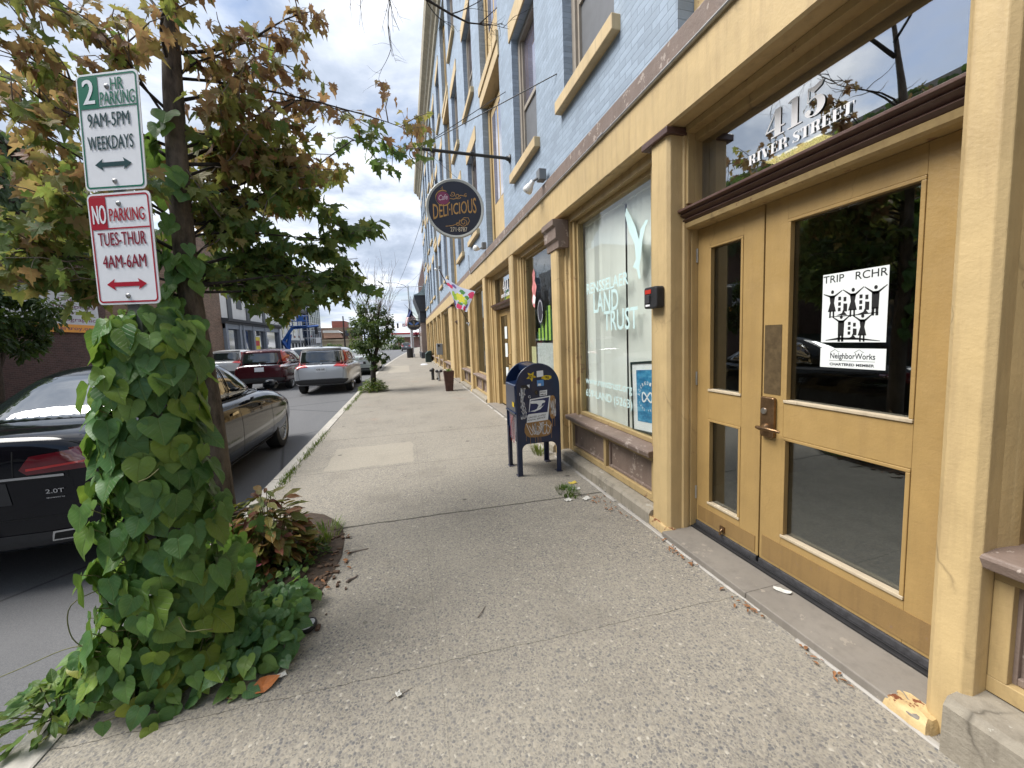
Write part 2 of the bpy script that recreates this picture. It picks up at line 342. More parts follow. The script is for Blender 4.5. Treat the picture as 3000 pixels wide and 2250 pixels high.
m = MB(); m.prism([(1.93, 13.6), (1.84, 13.64), (1.82, 13.84), (1.72, 13.9), (1.68, 14.04), (1.5, 14.12), (1.45, 14.3), (1.45, 14.45), (1.93, 14.5)], 'y', -2.6, YE + .2)
m.build('cornice', plain('cornice paint', (.42, .38, .29), .7, .2), bld)
# shopfront beam, brown band and conduit
m = MB(); m.box(1.868, 2.2, -2.5, YE, 3.38, 3.55); m.build('brown_band', M_BRN, bld, bevel=.01)
m = MB(); m.prism([(1.86, 3.0), (1.875, 2.985), (2.2, 2.985), (2.2, 3.379), (1.86, 3.379)], 'y', -2.5, YE); m.build('beam', M_YEL, bld)
m = MB(); m.tube([(1.845, y, 3.365 + .004 * math.sin(y * 1.3)) for y in [-2.4 + .4 * k for k in range(33)]] + [(1.845, 10.75, 3.37), (1.845, 10.86, 3.45), (1.845, 10.9, 3.9)], .0125, 8)
for y in (1.4, 3.35, 5.6, 8.2): m.tube([(1.845, y - .05, 3.365), (1.845, y + .05, 3.365)], .018, 8)
m.build('conduit', M_PIPE, bld, smooth=40)
# pilasters
for i, (a, b) in enumerate(PIL):
    c = .022 if b - a < .5 else .03; m = MB()
    pr = [(X0, b - c), (X0 + c, b), (2.2, b), (2.2, a - .16), (2.03, a - .16), (2.03, a - .10), (1.99, a - .10), (1.985, a - .055), (1.955, a - .05), (1.955, a), (X0 + c, a), (X0, a + c)]
    pr2 = [(2.2, b), (2.2, b + .14), (2.03, b + .14), (2.03, b + .10), (1.99, b + .10), (1.985, b + .05), (1.96, b + .05), (1.96, b)]
    if i == 1: pr = pr[:3] + [(2.2, a - .012), (2.08, a - .012), (2.075, a), (2.03, a), (2.025, a - .012), (1.985, a - .012), (1.98, a)] + pr[10:]
    if i == 0: pr = pr[:3] + [(2.2, a - .02), (2.03, a - .02), (2.0, a - .01)] + pr[9:]
    m.prism(pr, 'z', 0, 2.984); (m.prism(pr2, 'z', .01, 2.983) if i else None)
    p = m.build('pilaster', M_YEL, bld, bevel=.004)
    if i in (1, 7):
        k = MB(); k.box(X0 - .028, X0 + .15, a - .02, b + .07, 2.93, 2.978); k.build('pilaster_cap', M_BRND, p, bevel=.006)
    elif i == 2:
        k = MB()
        k.prism([(X0 + .12, 2.62), (X0 - .015, 2.62), (X0 - .02, 2.70), (X0 - .05, 2.73), (X0 - .055, 2.86), (X0 - .085, 2.88), (X0 - .085, 2.95), (X0 + .12, 2.95)], 'y', a - .1, b + .06); k.build('pilaster_cap', M_BRN, p, bevel=.004)
    if i in (0, 1, 3, 5):
        k = MB(); jr = random.Random(i); n = 16
        xa, xb, ya, yb, hh = (1.795, 1.90, b - .05, b + .09, .05) if i == 0 else (X0 - .022, X0 + .06, a - .02, b + .025, .06)
        ring = lambda s_, z: [((xa + xb) / 2 + (xb - xa) / 2 * s_ * max(-1, min(1, 1.35 * math.cos(q * 2 * math.pi / n))) + .006 * (jr.random() - .5), (ya + yb) / 2 + (yb - ya) / 2 * s_ * max(-1, min(1, 1.35 * math.sin(q * 2 * math.pi / n))) + .012 * (jr.random() - .5), z + .014 * (jr.random() - .5) * (z > 0)) for q in range(n)]
        rr = [ring(1.05, -.01), ring(1, hh * .6), ring(.86, hh), ring(.3, hh * 1.02)]; k.v = []
        k.add([p for r_ in rr for p in r_], [(r_ * n + q, r_ * n + (q + 1) % n, (r_ + 1) * n + (q + 1) % n, (r_ + 1) * n + q) for r_ in range(3) for q in range(n)] + [[3 * n + q for q in range(n)]]); k.build('pilaster_foot', M_RUST, p, smooth=50)
# ---------------------------------------------------------------- shop windows
def shop_window(y0, y1, sz, pz=.15, glassmat=M_GLASS, panels=2):
    """y0..y1 between the pilaster mouldings"""
    y0 += .14; y1 -= .16; m = MB()
    for a, b, s in ((y0, y0 + .05, 1), (y1 - .05, y1, -1)): m.box(2.0, 2.1, a, b, sz, 2.9)
    for a, b in ((y0 + .05, y0 + .085), (y1 - .085, y1 - .05)): m.box(2.03, 2.1, a, b, sz + .0, 2.87)
    m.box(1.97, 2.1, y0, y1, 2.9, 2.983); m.box(2.03, 2.1, y0 + .085, y1 - .085, 2.855, 2.9)
    m.box(2.03, 2.1, y0 + .085, y1 - .085, sz + .02, sz + .06)
    # wooden frame of the bulkhead
    m.box(1.95, 2.08, y0 - .06, y1 + .06, sz - .10, sz - .05); m.box(1.95, 2.08, y0 - .06, y1 + .06, pz, pz + .06)
    n = panels; ww = (y1 - y0 + .12) / n
    for k in range(n + 1):
        c = y0 - .06 + ww * k; c = min(max(c, y0 - .035), y1 + .035); m.box(1.95, 2.08, c - .024, c + .024, pz + .06, sz - .10)
    f = m.build('shop_window', M_YEL2, bld, bevel=.003)
    p = MB(); p.box(2.058, 2.066, y0 + .085, y1 - .085, sz + .06, 2.855); p.build('pane', glassmat, f)
    s = MB(); s.prism([(1.885, sz - .05), (1.875, sz - .012), (1.88, sz + .004), (2.1, sz + .022), (2.1, sz - .05)], 'y', y0 - .07, y1 + .07); s.build('sill', M_BRN, f, bevel=.006)
    s = MB()
    s.box(2.0, 2.09, y0 - .055, y1 + .055, pz + .03, sz - .06)
    for k in range(n):
        a, b = y0 - .06 + ww * k + .06, y0 - .06 + ww * (k + 1) - .06; z0, z1 = pz + .088, sz - .127
        s.box(1.98, 2.02, a - .025, a, z0 - .03, z1 + .025); s.box(1.98, 2.02, b, b + .025, z0 - .03, z1 + .025); s.box(1.98, 2.02, a, b, z0 - .026, z0); s.box(1.98, 2.02, a, b, z1, z1 + .025)
    s.build('bulkhead_panel', M_BRN, f, bevel=.003)
    return f
def plinth(y0, y1, pz, x=1.835):
    n = 14; m = MB(); jr = random.Random(int(y0 * 10)); T = []; F = []; Bm = []
    for k in range(n + 1):
        y = y0 + (y1 - y0) * k / n; j = .006 * (jr.random() - .5)
        T.append((2.08, y, pz - .002)); F.append((x + .02 + j, y, pz - .012 + .008 * (jr.random() - .5))); Bm.append((x + j * 1.5, y, pz - .04 + .01 * (jr.random() - .5)))
    for k in range(n):
        m.quad(T[k], F[k], F[k + 1], T[k + 1]); m.quad(F[k], Bm[k], Bm[k + 1], F[k + 1]); a, b = Bm[k], Bm[k + 1]; m.quad(a, (a[0] - .004, a[1], -.02), (b[0] - .004, b[1], -.02), b)
    m.quad(T[0], (2.08, y0, -.02), (x, y0, -.02), Bm[0], F[0]); m.quad(T[n], F[n], Bm[n], (x, y1, -.02), (2.08, y1, -.02))
    m.build('plinth', M_STONE, bld)
SW = [(-1.6, .90, .745, .22, 2), (2.64, 4.52, .57, .12, 2), (4.75, 6.56, .57, .12, 2), (9.23, 11.32, .57, .1, 2), (11.58, 13.72, .57, .1, 2), (16.9, 20.3, .5, .1, 2), (20.6, 22.95, .5, .1, 2), (23.3, 26.15, .5, .1, 2), (26.5, 30.05, .5, .1, 2), (30.4, 34.4, .5, .1, 2)]
shop = []
for a, b, sz, pz, n in SW:
    shop.append(shop_window(a, b, sz, pz, M_GLASS, n)); plinth(a + (.005 if a > 0 else 0), b - (.005 if a > 0 else .07), pz, 1.79 if a < 0 else 1.835)
# ---------------------------------------------------------------- fat-face lettering for the address
def fat(mb_, ch, x, sc, O, U, V):
    """one heavy high-contrast letter, drawn from strokes on a 1-high body; returns its advance"""
    W, T = .22, .045
    st = lambda p, w: mb_.stroke([(x + a * sc, b * sc) for a, b in p], [q * sc for q in w] if isinstance(w, list) else w * sc, O, U, V)
    serif = lambda cx, y, wd=.42: st([(cx - wd / 2, y), (cx + wd / 2, y)], T)
    def bowl(cx, cy, rx, ry, a0, a1, w0=.05, w1=W, n=16):
        p = []; ws = []
        for k in range(n + 1):
            a = R(a0 + (a1 - a0) * k / n); p.append((cx + rx * math.cos(a), cy + ry * math.sin(a))); ws.append(w0 + (w1 - w0) * abs(math.cos(a)) ** 1.3)
        st(p, ws)
    if ch in 'IRETB1':
        pass
    if ch == 'I': st([(.24, .02), (.24, .98)], W); serif(.24, .02, .44); serif(.24, .98, .44); return .54
    if ch == '1': st([(.26, .02), (.26, 1.0)], W); serif(.26, .02, .5); st([(.02, .93), (.2, .98)], .05); return .6
    if ch == 'R':
        st([(.2, .02), (.2, .98)], W); serif(.2, .02, .4); serif(.18, .98, .34); st([(.2, .98), (.42, .98)], T); st([(.2, .5), (.42, .5)], T); bowl(.42, .74, .2, .24, -90, 90); st([(.42, .5), (.6, .3), (.62, .08), (.76, .04)], [.08, W, W, .05]); return .84
    if ch == 'V': st([(.12, .97), (.38, .04)], W); st([(.4, .03), (.64, .97)], .055); serif(.13, .98, .36); serif(.66, .98, .26); return .8
    if ch == 'E':
        st([(.2, .02), (.2, .98)], W); st([(.02, .02), (.6, .02)], T); st([(.02, .98), (.58, .98)], T); st([(.58, 1.0), (.575, .72)], [.1, .03]); st([(.6, 0), (.595, .3)], [.1, .03]); st([(.3, .5), (.46, .5)], T); st([(.46, .62), (.46, .38)], .04); return .72
    if ch == 'T':
        st([(.34, .02), (.34, .98)], W); serif(.34, .02, .44); st([(.02, .98), (.66, .98)], T); st([(.04, 1.0), (.045, .7)], [.1, .03]); st([(.64, 1.0), (.635, .7)], [.1, .03]); return .74
    if ch == 'S':
        st([(.5, .76), (.44, .93), (.3, .99), (.15, .92), (.09, .77), (.17, .62), (.36, .47), (.5, .33), (.51, .18), (.42, .04), (.28, .01), (.14, .07), (.08, .25)], [.03, .04, .05, .09, .13, .19, .24, .2, .13, .08, .05, .04, .03])
        st([(.53, 1.0), (.53, .72)], [.06, .03]); st([(.06, 0), (.06, .28)], [.06, .03]); return .66
    if ch == '4': st([(.48, .02), (.48, 1.0)], .24); serif(.48, .02, .5); st([(.42, .98), (.02, .3)], .05); st([(.0, .3), (.74, .3)], .06); return .84
    if ch == '5':
        st([(.13, .96), (.11, .5)], .05); st([(.1, .98), (.3, .86), (.5, .95), (.6, 1.05)], [.03, .2, .16, .03]); st([(.11, .5), (.2, .58), (.3, .6)], .05); bowl(.3, .3, .25, .3, 90, -90, .05, .25); bowl(.3, .16, .2, .16, -90, -150, .04, .09)
        mb_.poly([(x + a * sc, b * sc) for a, b in circ(.14, .16, .1, 14)], O, U, V); return .72
    return .3
def fat_text(m, txt, O, U, V, h, width):
    t = MB(); x = 0
    for ch in txt: x += (fat(t, ch, x, 1, (0, 0, 0), (1, 0, 0), (0, 1, 0)) if ch != ' ' else .34)
    k = width / x; O, U, V = Vector(O), Vector(U), Vector(V)
    NN = U.cross(V); cnt = {}
    for i_, f_ in enumerate(t.f):
        for v_ in f_: cnt[v_] = i_
    m.add([O + U * (p.x * k) + V * (p.y * h) + NN * (.00012 * (cnt.get(i_, 0) % 60)) for i_, p in enumerate(t.v)], t.f)
# ---------------------------------------------------------------- entrance with its double door
def leaf(y0, y1, gy0, gy1, lower, upper, z0=.1, z1=2.284, x=2.1):
    m = MB(); x1 = x + .05
    m.box(x, x1, y0, gy0, z0, z1); m.box(x, x1, gy1, y1, z0, z1)
    for a, b in ((z0, lower[0]), (lower[1], upper[0]), (upper[1], z1)): m.box(x, x1, gy0, gy1, a, b)
    d = m.build('door', M_DOOR, bld, bevel=.003)
    s = MB()
    for a, b in (lower, upper):
        t = .018
        s.box(x - .004, x + .03, gy0 + .001, gy0 + t, a + t, b - t); s.box(x - .004, x + .03, gy1 - t, gy1 - .001, a + t, b - t); s.box(x - .004, x + .03, gy0 + .001, gy1 - .001, b - t, b - .001)
        s.cur = 1; s.box(x - .008, x + .03, gy0 + .001, gy1 - .001, a + .001, a + t); s.cur = 0
    s.build('glazing_bead', [M_DOOR, M_PUTTY], d, bevel=.003)
    p = MB()
    for a, b in (lower, upper): p.box(x + .03, x + .036, gy0 + .002, gy1 - .002, a + .002, b - .002)
    p.build('pane', M_DGLASS, d)
    k = MB(); k.box(x - .004, x, y0 + .02, y1 - .02, z0 + .02, lower[0] - .045); k.build('kick_plate', M_KICK, d)
    w_ = MB(); w_.box(x - .012, x + .06, y0 + .004, y1 - .004, .062, .1); w_.build('door_sweep', plain('sweep', (.05, .05, .055), .4, .4, 40, .2), d, bevel=.004)
    return d
d1 = leaf(.91, 1.862, 1.125, 1.722, (.305, .915), (1.118, 2.155))
d2 = leaf(1.872, 2.412, 2.016, 2.303, (.27, .912), (1.115, 2.145))
h = MB(); h.prism(rrect(1.762, 1.852, .897, 1.142, .012), 'x', 2.098, 2.072); h.build('lock_plate', M_BRASS, d1, bevel=.006, smooth=40)
h = MB(); h.lathe([(.0, 0), (.02, 0), (.019, .006), (.017, .009), (0, .009)], 18, Matrix.Translation((2.072, 1.822, 1.055)) @ Matrix.Rotation(R(-90), 4, 'Y'), cap=False)
h.build('keyhole', plain('worn steel', (.42, .40, .37), .3, .2, metal=.9), d1, smooth=40)
h = MB(); h.lathe([(.0, 0), (.024, 0), (.022, .012), (.012, .018), (.011, .045), (0, .045)], 16, Matrix.Translation((2.072, 1.81, .958)) @ Matrix.Rotation(R(-90), 4, 'Y'), cap=False)
h.tube([(2.03, 1.835, .958), (2.024, 1.81, .958), (2.026, 1.76, .96), (2.034, 1.715, .958), (2.042, 1.695, .954)], [.010, .013, .012, .010, .007], 10); h.build('handle', M_BRASS, d1, smooth=60)
h = MB(); h.box(2.097, 2.0995, 1.742, 1.85, 1.16, 1.572); h.build('push_plate', M_BRASS2, d1)
h = MB(); h.tube([(2.098, .945, 1.13), (2.06, .945, 1.13), (2.05, .945, 1.1), (2.05, .945, .95), (2.06, .945, .92), (2.098, .945, .92)], .013, 10); h.build('pull_handle', M_BLACK, d1, smooth=60)
h = MB(); h.tube([(2.09, 2.15, .145), (2.07, 2.15, .13), (2.07, 2.15, .108)], .008, 8); h.box(2.085, 2.096, 2.13, 2.17, .125, .165); h.build('door_stop', M_BRASS, d2, smooth=50)
for z in (.32, 1.2, 2.1): MB().tube([(2.094, 2.413, z - .05), (2.094, 2.413, z + .05)], .008, 8).build('hinge', M_PIPE, d2, smooth=50)
for q_ in ((2.05, 2.2, 2.414, 2.429), (2.06, 2.2, .895, .905)): MB().box(*q_, .06, 2.3).build('door_frame', M_YEL2, bld)
# transom bar (brown moulding over ochre board), fanlight and its lettering
m = MB(); m.prism([(2.2, 2.325), (2.0, 2.325), (1.975, 2.345), (1.99, 2.357), (1.955, 2.378), (1.965, 2.388), (1.935, 2.40), (1.935, 2.415), (2.2, 2.46)], 'y', .897, 2.428); tb = m.build('transom_bar', M_BRND, bld, bevel=.002)
m = MB(); m.prism([(2.2, 2.285), (2.02, 2.285), (2.0, 2.295), (1.99, 2.324), (2.2, 2.324)], 'y', .896, 2.427); m.build('fascia_board', M_YEL2, tb)
m = MB(); a, b = .9, 2.429
m.box(2.06, 2.16, b - .03, b, 2.461, 2.983); m.box(2.0, 2.06, b - .03, b, 2.461, 2.983); m.box(2.06, 2.16, a, a + .07, 2.461, 2.983); m.box(2.06, 2.16, a + .07, b - .03, 2.89, 2.983); m.box(1.98, 2.06, a, b - .03, 2.94, 2.982); m.box(2.09, 2.16, a + .07, b - .03, 2.462, 2.478)
tr = m.build('transom', M_YEL2, bld, bevel=.003)
p = MB(); p.box(2.12, 2.126, a + .07, b - .03, 2.478, 2.89); p.build('pane', M_TGLASS, tr)
t = MB(); fat_text(t, '415', (2.115, 1.89, 2.645), FU, FV, .148, .345); fat_text(t, 'RIVER STREET', (2.115, 2.005, 2.558), FU, FV, .056, .59); t.build('lettering', M_WHITE, tr)
m = MB()
for k in range(2): m.box(1.80, 2.09, .90 + (.78 * k), .90 + .78 * (k + 1) - .003 if k == 0 else 2.43, -.02, .046 - .003 * k)
m.build('threshold', M_SLATE, bld, bevel=.006)
m = MB(); m.box(2.055, 2.11, .9, 2.42, .047, .06); m.box(2.075, 2.095, .9, 2.42, .06, .068); m.build('threshold_strip', M_BLACK, bld, bevel=.002)
# second, recessed shop door and a third one further on
def shop_door(y0, y1, num, street):
    y0 += .14; y1 -= .16; m = MB(); x = 2.12
    m.box(2.04, 2.2, y0, y0 + .14, .04, 2.98); m.box(2.04, 2.2, y1 - .14, y1, .04, 2.98); m.box(2.04, 2.2, y0 + .14, y1 - .14, 2.88, 2.98)
    fr = m.build('door_frame', M_YEL2, bld, bevel=.004)
    m = MB(); m.prism([(2.2, 2.2), (2.02, 2.2), (2.0, 2.24), (1.96, 2.27), (1.95, 2.31), (2.2, 2.32)], 'y', y0 + .03, y1 - .03); m.build('transom_bar', M_BRND, fr)
    m = MB(); m.box(2.1, 2.106, y0 + .14, y1 - .14, 2.32, 2.88); tp = m.build('pane', M_DGLASS, fr)
    t = MB(); ym = (y0 + y1) / 2
    fat_text(t, num, (2.09, ym + .28, 2.56), FU, FV, .2, .5); fat_text(t, street, (2.09, ym + .42, 2.43), FU, FV, .07, .84); t.build('lettering', M_WHITE, fr)
    m = MB(); a, b = y0 + .145, y1 - .145; c = (a + b) / 2; xs = x
    for p0, p1 in ((a, c - .004), (c + .004, b)):
        m.box(xs, xs + .05, p0, p0 + .1, .06, 2.19); m.box(xs, xs + .05, p1 - .1, p1, .06, 2.19); m.box(xs, xs + .05, p0 + .1, p1 - .1, .06, .5); m.box(xs, xs + .05, p0 + .1, p1 - .1, 2.05, 2.19)
    d = m.build('door', M_DOOR, bld, bevel=.004)
    m = MB()
    for p0, p1 in ((a, c), (c, b)): m.box(xs + .02, xs + .026, p0 + .1, p1 - .1, .5, 2.05)
    m.build('pane', M_DGLASS, d)
    m = MB(); m.tube([(xs - .005, c - .05, 1.0), (xs - .05, c - .05, 1.02), (xs - .05, c - .05, 1.2), (xs - .005, c - .05, 1.22)], .012, 8); m.build('handle', M_BRASS, d, smooth=50)
    m = MB(); m.box(1.82, 2.12, y0 - .1, y1 + .1, -.02, .04); m.build('threshold', M_SLATE, bld, bevel=.006)
    return d, c
sdoor, sdc = shop_door(6.80, 8.98, '411', 'RIVER STREET')
shop_door(13.98, 15.7, '405', 'RIVER STREET')
# dim rooms behind the shop windows
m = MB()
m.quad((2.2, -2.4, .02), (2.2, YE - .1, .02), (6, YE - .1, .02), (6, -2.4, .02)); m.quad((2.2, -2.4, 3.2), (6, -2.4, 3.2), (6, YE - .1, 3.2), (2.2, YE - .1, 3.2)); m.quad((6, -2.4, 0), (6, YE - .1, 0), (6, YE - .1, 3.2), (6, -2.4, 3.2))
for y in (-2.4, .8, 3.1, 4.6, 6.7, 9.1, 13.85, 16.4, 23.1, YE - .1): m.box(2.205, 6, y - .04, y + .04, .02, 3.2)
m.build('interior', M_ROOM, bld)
m = MB(); m.box(1.99, 2.2, 15.56, 16.95, .02, 2.98); m.build('boarding', M_YEL2, bld)
# ================================================================ ground, road, sidewalk
def asphalt():
    g = G('asphalt'); p = g.pos()
    cc = g.ramp(g.noise(220, 3, .7, p), [(.3, (.062, .065, .072)), (.52, (.115, .118, .125)), (.72, (.21, .21, .215))])
    cc = g.mix(g.ramp(g.noise(.45, 5, .6, g.mapv(p, (1.6, .35, 1))), [(.4, 0), (.7, .5)]), cc, (.165, .165, .17))
    cr_ = g.vor(.35, g.mix(.12, p, g.n('TexNoise').outputs['Color']), 'DISTANCE_TO_EDGE'); cc = g.mix(g.ramp(cr_, [(.0, .8), (.008, 0)]), cc, (.03, .03, .032))
    return g.pbr(cc, .85, g.bump(g.noise(300, 3, .7, p), .5, .006))
def aggregate():
    """worn exposed-aggregate concrete: pebbles of several colours, joints, a crack and lighter patches"""
    g = G('exposed aggregate concrete'); p = g.pos(); s = g.sep(p); wob = g.mix(.012, p, g.noise(2.5, 4, .6, p), 'ADD')
    v1 = g.n('TexVoronoi'); v1.inputs['Scale'].default_value = 90; g.l(p, v1.inputs['Vector']); rc = g.sep(v1.outputs['Color'])
    v2 = g.n('TexVoronoi'); v2.inputs['Scale'].default_value = 185; g.l(p, v2.inputs['Vector']); rc2 = g.sep(v2.outputs['Color'])
    peb = g.ramp(rc[0], [(.0, (.10, .105, .125)), (.16, (.17, .165, .17)), (.34, (.28, .26, .23)), (.52, (.36, .33, .275)), (.7, (.25, .23, .21)), (.86, (.42, .385, .325)), (.97, (.56, .53, .47))], 'CONSTANT')
    peb2 = g.ramp(rc2[1], [(.0, (.13, .13, .135)), (.22, (.29, .27, .235)), (.55, (.37, .34, .29)), (.85, (.20, .19, .18))], 'CONSTANT')
    cc = g.mix(g.ramp(rc[1], [(.42, 0), (.43, 1)]), peb, peb2)
    cc = g.mix(g.ramp(v1.outputs['Distance'], [(.45, 0), (.75, .55)]), cc, (.40, .375, .325))
    cc = g.mix(.06, cc, (.36, .335, .29))
    big = g.noise(.55, 6, .62, p)
    cc = g.mix(g.ramp(big, [(.35, 0), (.7, .5)]), cc, (.41, .385, .335)); cc = g.mix(g.ramp(g.noise(1.7, 6, .65, p), [(.52, 0), (.75, .5)]), cc, (.17, .155, .135))
    # newer smooth patch
    def rect(x0, x1, y0, y1, e=.03):
        n = g.math('MULTIPLY', g.noise(4, 4, .6, p), .12); X = g.math('ADD', s[0], n); Y = g.math('ADD', s[1], n); mm = None
        for a, op, b in ((X, 'GREATER_THAN', x0), (X, 'LESS_THAN', x1), (Y, 'GREATER_THAN', y0), (Y, 'LESS_THAN', y1)):
            q = g.math(op, a, b); mm = q if mm is None else g.math('MULTIPLY', mm, q)
        return mm
    fine = g.ramp(g.noise(160, 3, .6, p), [(.3, (.40, .37, .31)), (.7, (.50, .465, .40))])
    cc = g.mix(g.math('MULTIPLY', rect(-1.0, .08, 5.15, 6.2), .5), cc, fine)
    cc = g.mix(g.math('MULTIPLY', rect(-.9, .2, 21, 27), .6), cc, fine)
    # grime along the wall and dark chewing-gum spots
    cc = g.mix(g.ramp(g.math('ADD', s[0], g.math('MULTIPLY', g.noise(3, 5, .7, p), .5)), [(1.9 / 2.4, 0), (2.08 / 2.4, .55)]), cc, (.15, .13, .105)) if False else cc
    gum = g.vor(1.6, p); cc = g.mix(g.ramp(gum, [(.035, .8), (.055, 0)]), cc, (.06, .055, .05)); gum2 = g.vor(3.1, g.mapv(p, loc=(3, 1, 0))); cc = g.mix(g.ramp(gum2, [(.03, .55), (.05, 0)]), cc, (.10, .09, .08))
    red = g.noise(1.1, 4, .6, g.mapv(p, loc=(9, 2, 0))); cc = g.mix(g.math('MULTIPLY', g.ramp(red, [(.62, 0), (.72, .35)]), g.math('GREATER_THAN', s[1], 8)), cc, (.36, .19, .14))
    # joints: lines across (constant y) and one along
    jn = g.math('MULTIPLY', g.math('SUBTRACT', g.noise(6, 4, .6, p), .5), .05); jn2 = g.math('MULTIPLY', g.math('SUBTRACT', g.noise(40, 3, .6, p), .5), .012)
    Yj = g.math('ADD', g.math('ADD', s[1], g.math('MULTIPLY', s[0], .035)), jn); m = None
    for y0, wd in ((3.41, .011), (1.78, .0016), (4.99, .003), (6.7, .006), (9.9, .006), (13.2, .008), (16.5, .006), (20, .012), (23.4, .01), (27, .015), (31, .015), (36, .02)):
        q = g.math('LESS_THAN', g.math('ABSOLUTE', g.math('ADD', g.math('SUBTRACT', Yj, y0), jn2)), wd); m = q if m is None else g.math('MAXIMUM', m, q)
    Xj = g.math('ADD', g.math('ADD', s[0], g.math('MULTIPLY', jn, .4)), jn2); q = g.math('LESS_THAN', g.math('ABSOLUTE', g.math('SUBTRACT', Xj, .07)), .003); m2 = g.math('MULTIPLY', q, .25)
    cc = g.mix(g.math('MULTIPLY', g.math('MAXIMUM', m, m2), .85), cc, (.055, .05, .04))
    h = g.math('SUBTRACT', g.math('MULTIPLY', v1.outputs['Distance'], -.8), g.math('MULTIPLY', m, 3.0)); h = g.math('ADD', h, g.math('MULTIPLY', g.noise(20, 4, .6, p), .5))
    cc = g.mix(1.0, cc, (.72, .705, .675), 'MULTIPLY')
    return g.pbr(cc, .82, g.bump(h, .55, .004))
M_ASPH = asphalt(); M_AGG = aggregate()
M_KERB = painted('granite kerb', (.42, .40, .36), (.16, .15, .13), .8, None, .8)
M_SOIL = plain('soil', (.05, .035, .025), .95, .5, 25, 1, 40)
M_CONC = plain('pale concrete', (.33, .31, .27), .85, .15, 3)
RZ = -.18
def kx(y): return -1.60 if y < 22 else -1.60 + (y - 22) ** 1.35 * .0115
m = MB(); m.quad((-900, -200, -.23), (900, -200, -.23), (900, 1500, -.23), (-900, 1500, -.23)); struct(m.build('ground', plain('far ground', (.12, .125, .10), .9, .3, .2)))
KY = [-30, -12, -4, 0, 2, 4, 6, 8, 10, 12, 14, 16, 18, 20, 22] + [24 + 4 * k for k in range(24)]
m = MB()
for a, b in zip(KY, KY[1:]): m.quad((-10.2 + kx(a) * .2, a, RZ), (kx(a) + .02, a, RZ), (kx(b) + .02, b, RZ), (-10.2 + kx(b) * .2, b, RZ))
struct(m.build('road', M_ASPH))
m = MB()
for a, b in zip(KY, KY[1:]): m.quad((kx(a) + .155, a, 0), (2.3 + max(0, a - 34) * .2, a, 0), (2.3 + max(0, b - 34) * .2, b, 0), (kx(b) + .155, b, 0))
sw = struct(m.build('sidewalk', M_AGG))
m = MB(); jr = random.Random(3); y = -21.6
while y < 110:
    ln = 1.9 if y < 30 else 6; j = (jr.random() - .5) * .012; x0, x1 = kx(y), kx(y + ln)
    m.prism([(x0 + j, y + .006), (x0 + .148 + j, y + .006), (x1 + .148 + j, y + ln - .006), (x1 + j, y + ln - .006)], 'z', -.3, .004 + j * .5); y += ln
struct(m.build('kerb', M_KERB, bevel=.012))
m = MB(); m.box(-13.9, -10.2, -20, 110, -.5, -.05); m.cur = 1; m.box(-10.42, -10.2, -20, 110, -.5, -.045)
struct(m.build('far_sidewalk', [M_CONC, M_KERB]))
m = MB()
for k in range(0, 9): m.box(-6.02, -5.9, 8 + k * 9, 11 + k * 9, RZ + .002, RZ + .006)
struct(m.build('lane_marking', plain('worn road paint', (.42, .42, .4), .8, .3, 12)))
# white caulk line, cracked, along the foot of the building
m = MB(); jr = random.Random(11); y = .2
def cx(y): return 1.792 + .012 * pnoise(Vector((y * 2.1, 0, 0)))
def cs(y):
    a = pnoise(Vector((y * 7, 3, 0))); b_ = pnoise(Vector((y * 31, 9, 0))); c_ = cx(y) + .004 + .006 * b_
    wd = max(.003, .011 + .014 * a + .007 * b_ + (.012 if 4.6 < y < 8.5 else 0)); return c_, wd, .006 + .003 * b_
while y < 13:
    if pnoise(Vector((y * 3.1, 20, 0))) > -.22:
        (a, w0, h0), (b_, w1, h1) = cs(y), cs(y + .03); m.add([(a - w0, y, .001), (a - w0 * .2, y, h0), (a + .02, y, .004), (b_ - w1, y + .03, .001), (b_ - w1 * .2, y + .03, h1), (b_ + .02, y + .03, .004)], [(0, 1, 4, 3), (1, 2, 5, 4)])
    y += .03
struct(m.build('caulk_strip', painted('cracked caulk', (.38, .36, .33), (.16, .14, .12), .85, None, .9)))
# soil of the tree pit
m = MB(); n = 22; ctr = (-1.0, 2.95, .012); pts = []
for k in range(n):
    a = 2 * math.pi * k / n; rr = 1 + .12 * pnoise(Vector((math.cos(a) * 2, math.sin(a) * 2, 5))); pts.append((-1.0 + .46 * rr * math.cos(a), 2.95 + .9 * rr * math.sin(a), .004))
m.add([ctr] + pts, [(0, 1 + k, 1 + (k + 1) % n) for k in range(n)]); struct(m.build('soil', M_SOIL))
# ================================================================ across the street
M_DBRICK = brick_mat('dark red brick', (.105, .05, .042), (.15, .12, .11), 1, False, 'yz', .85)
M_TBRICK = brick_mat('tan brick', (.30, .185, .125), (.3, .27, .22), 1, False, 'yz', .85)
M_TBRICKX = brick_mat('tan brick side', (.28, .17, .12), (.3, .27, .22), 1, False, 'xz', .85)
M_WALLW = plain('white render', (.70, .70, .68), .7, .06, 1.5)
M_TRIMB = plain('charcoal trim', (.045, .05, .06), .55, .2, 6)
M_GREYT = plain('grey blue shop trim', (.22, .25, .30), .55, .12, 5)
M_LTGREY = plain('pale grey trim', (.50, .52, .55), .55, .08, 5)
g = G('far pane'); M_FPANE = g.pbr((.05, .06, .075), .05, None, 0, 1, .6, .02)
M_ORANGE = plain('orange paint', (.72, .30, .03), .5, .06)
M_PLUM = plain('plum print', (.17, .05, .12), .6, .05)
FR = Vector((0, 1, 0))                       # reading direction on walls that face the street from the far side
ib = thing('old_brick_building', 'dark red brick building with ivy across the street, behind the black sedan', 'building', (-14, 8, 0))
m = MB(); m.box(-26, -14, -22, 23.6, -.3, 9.5); m.build('wall', M_DBRICK, ib)
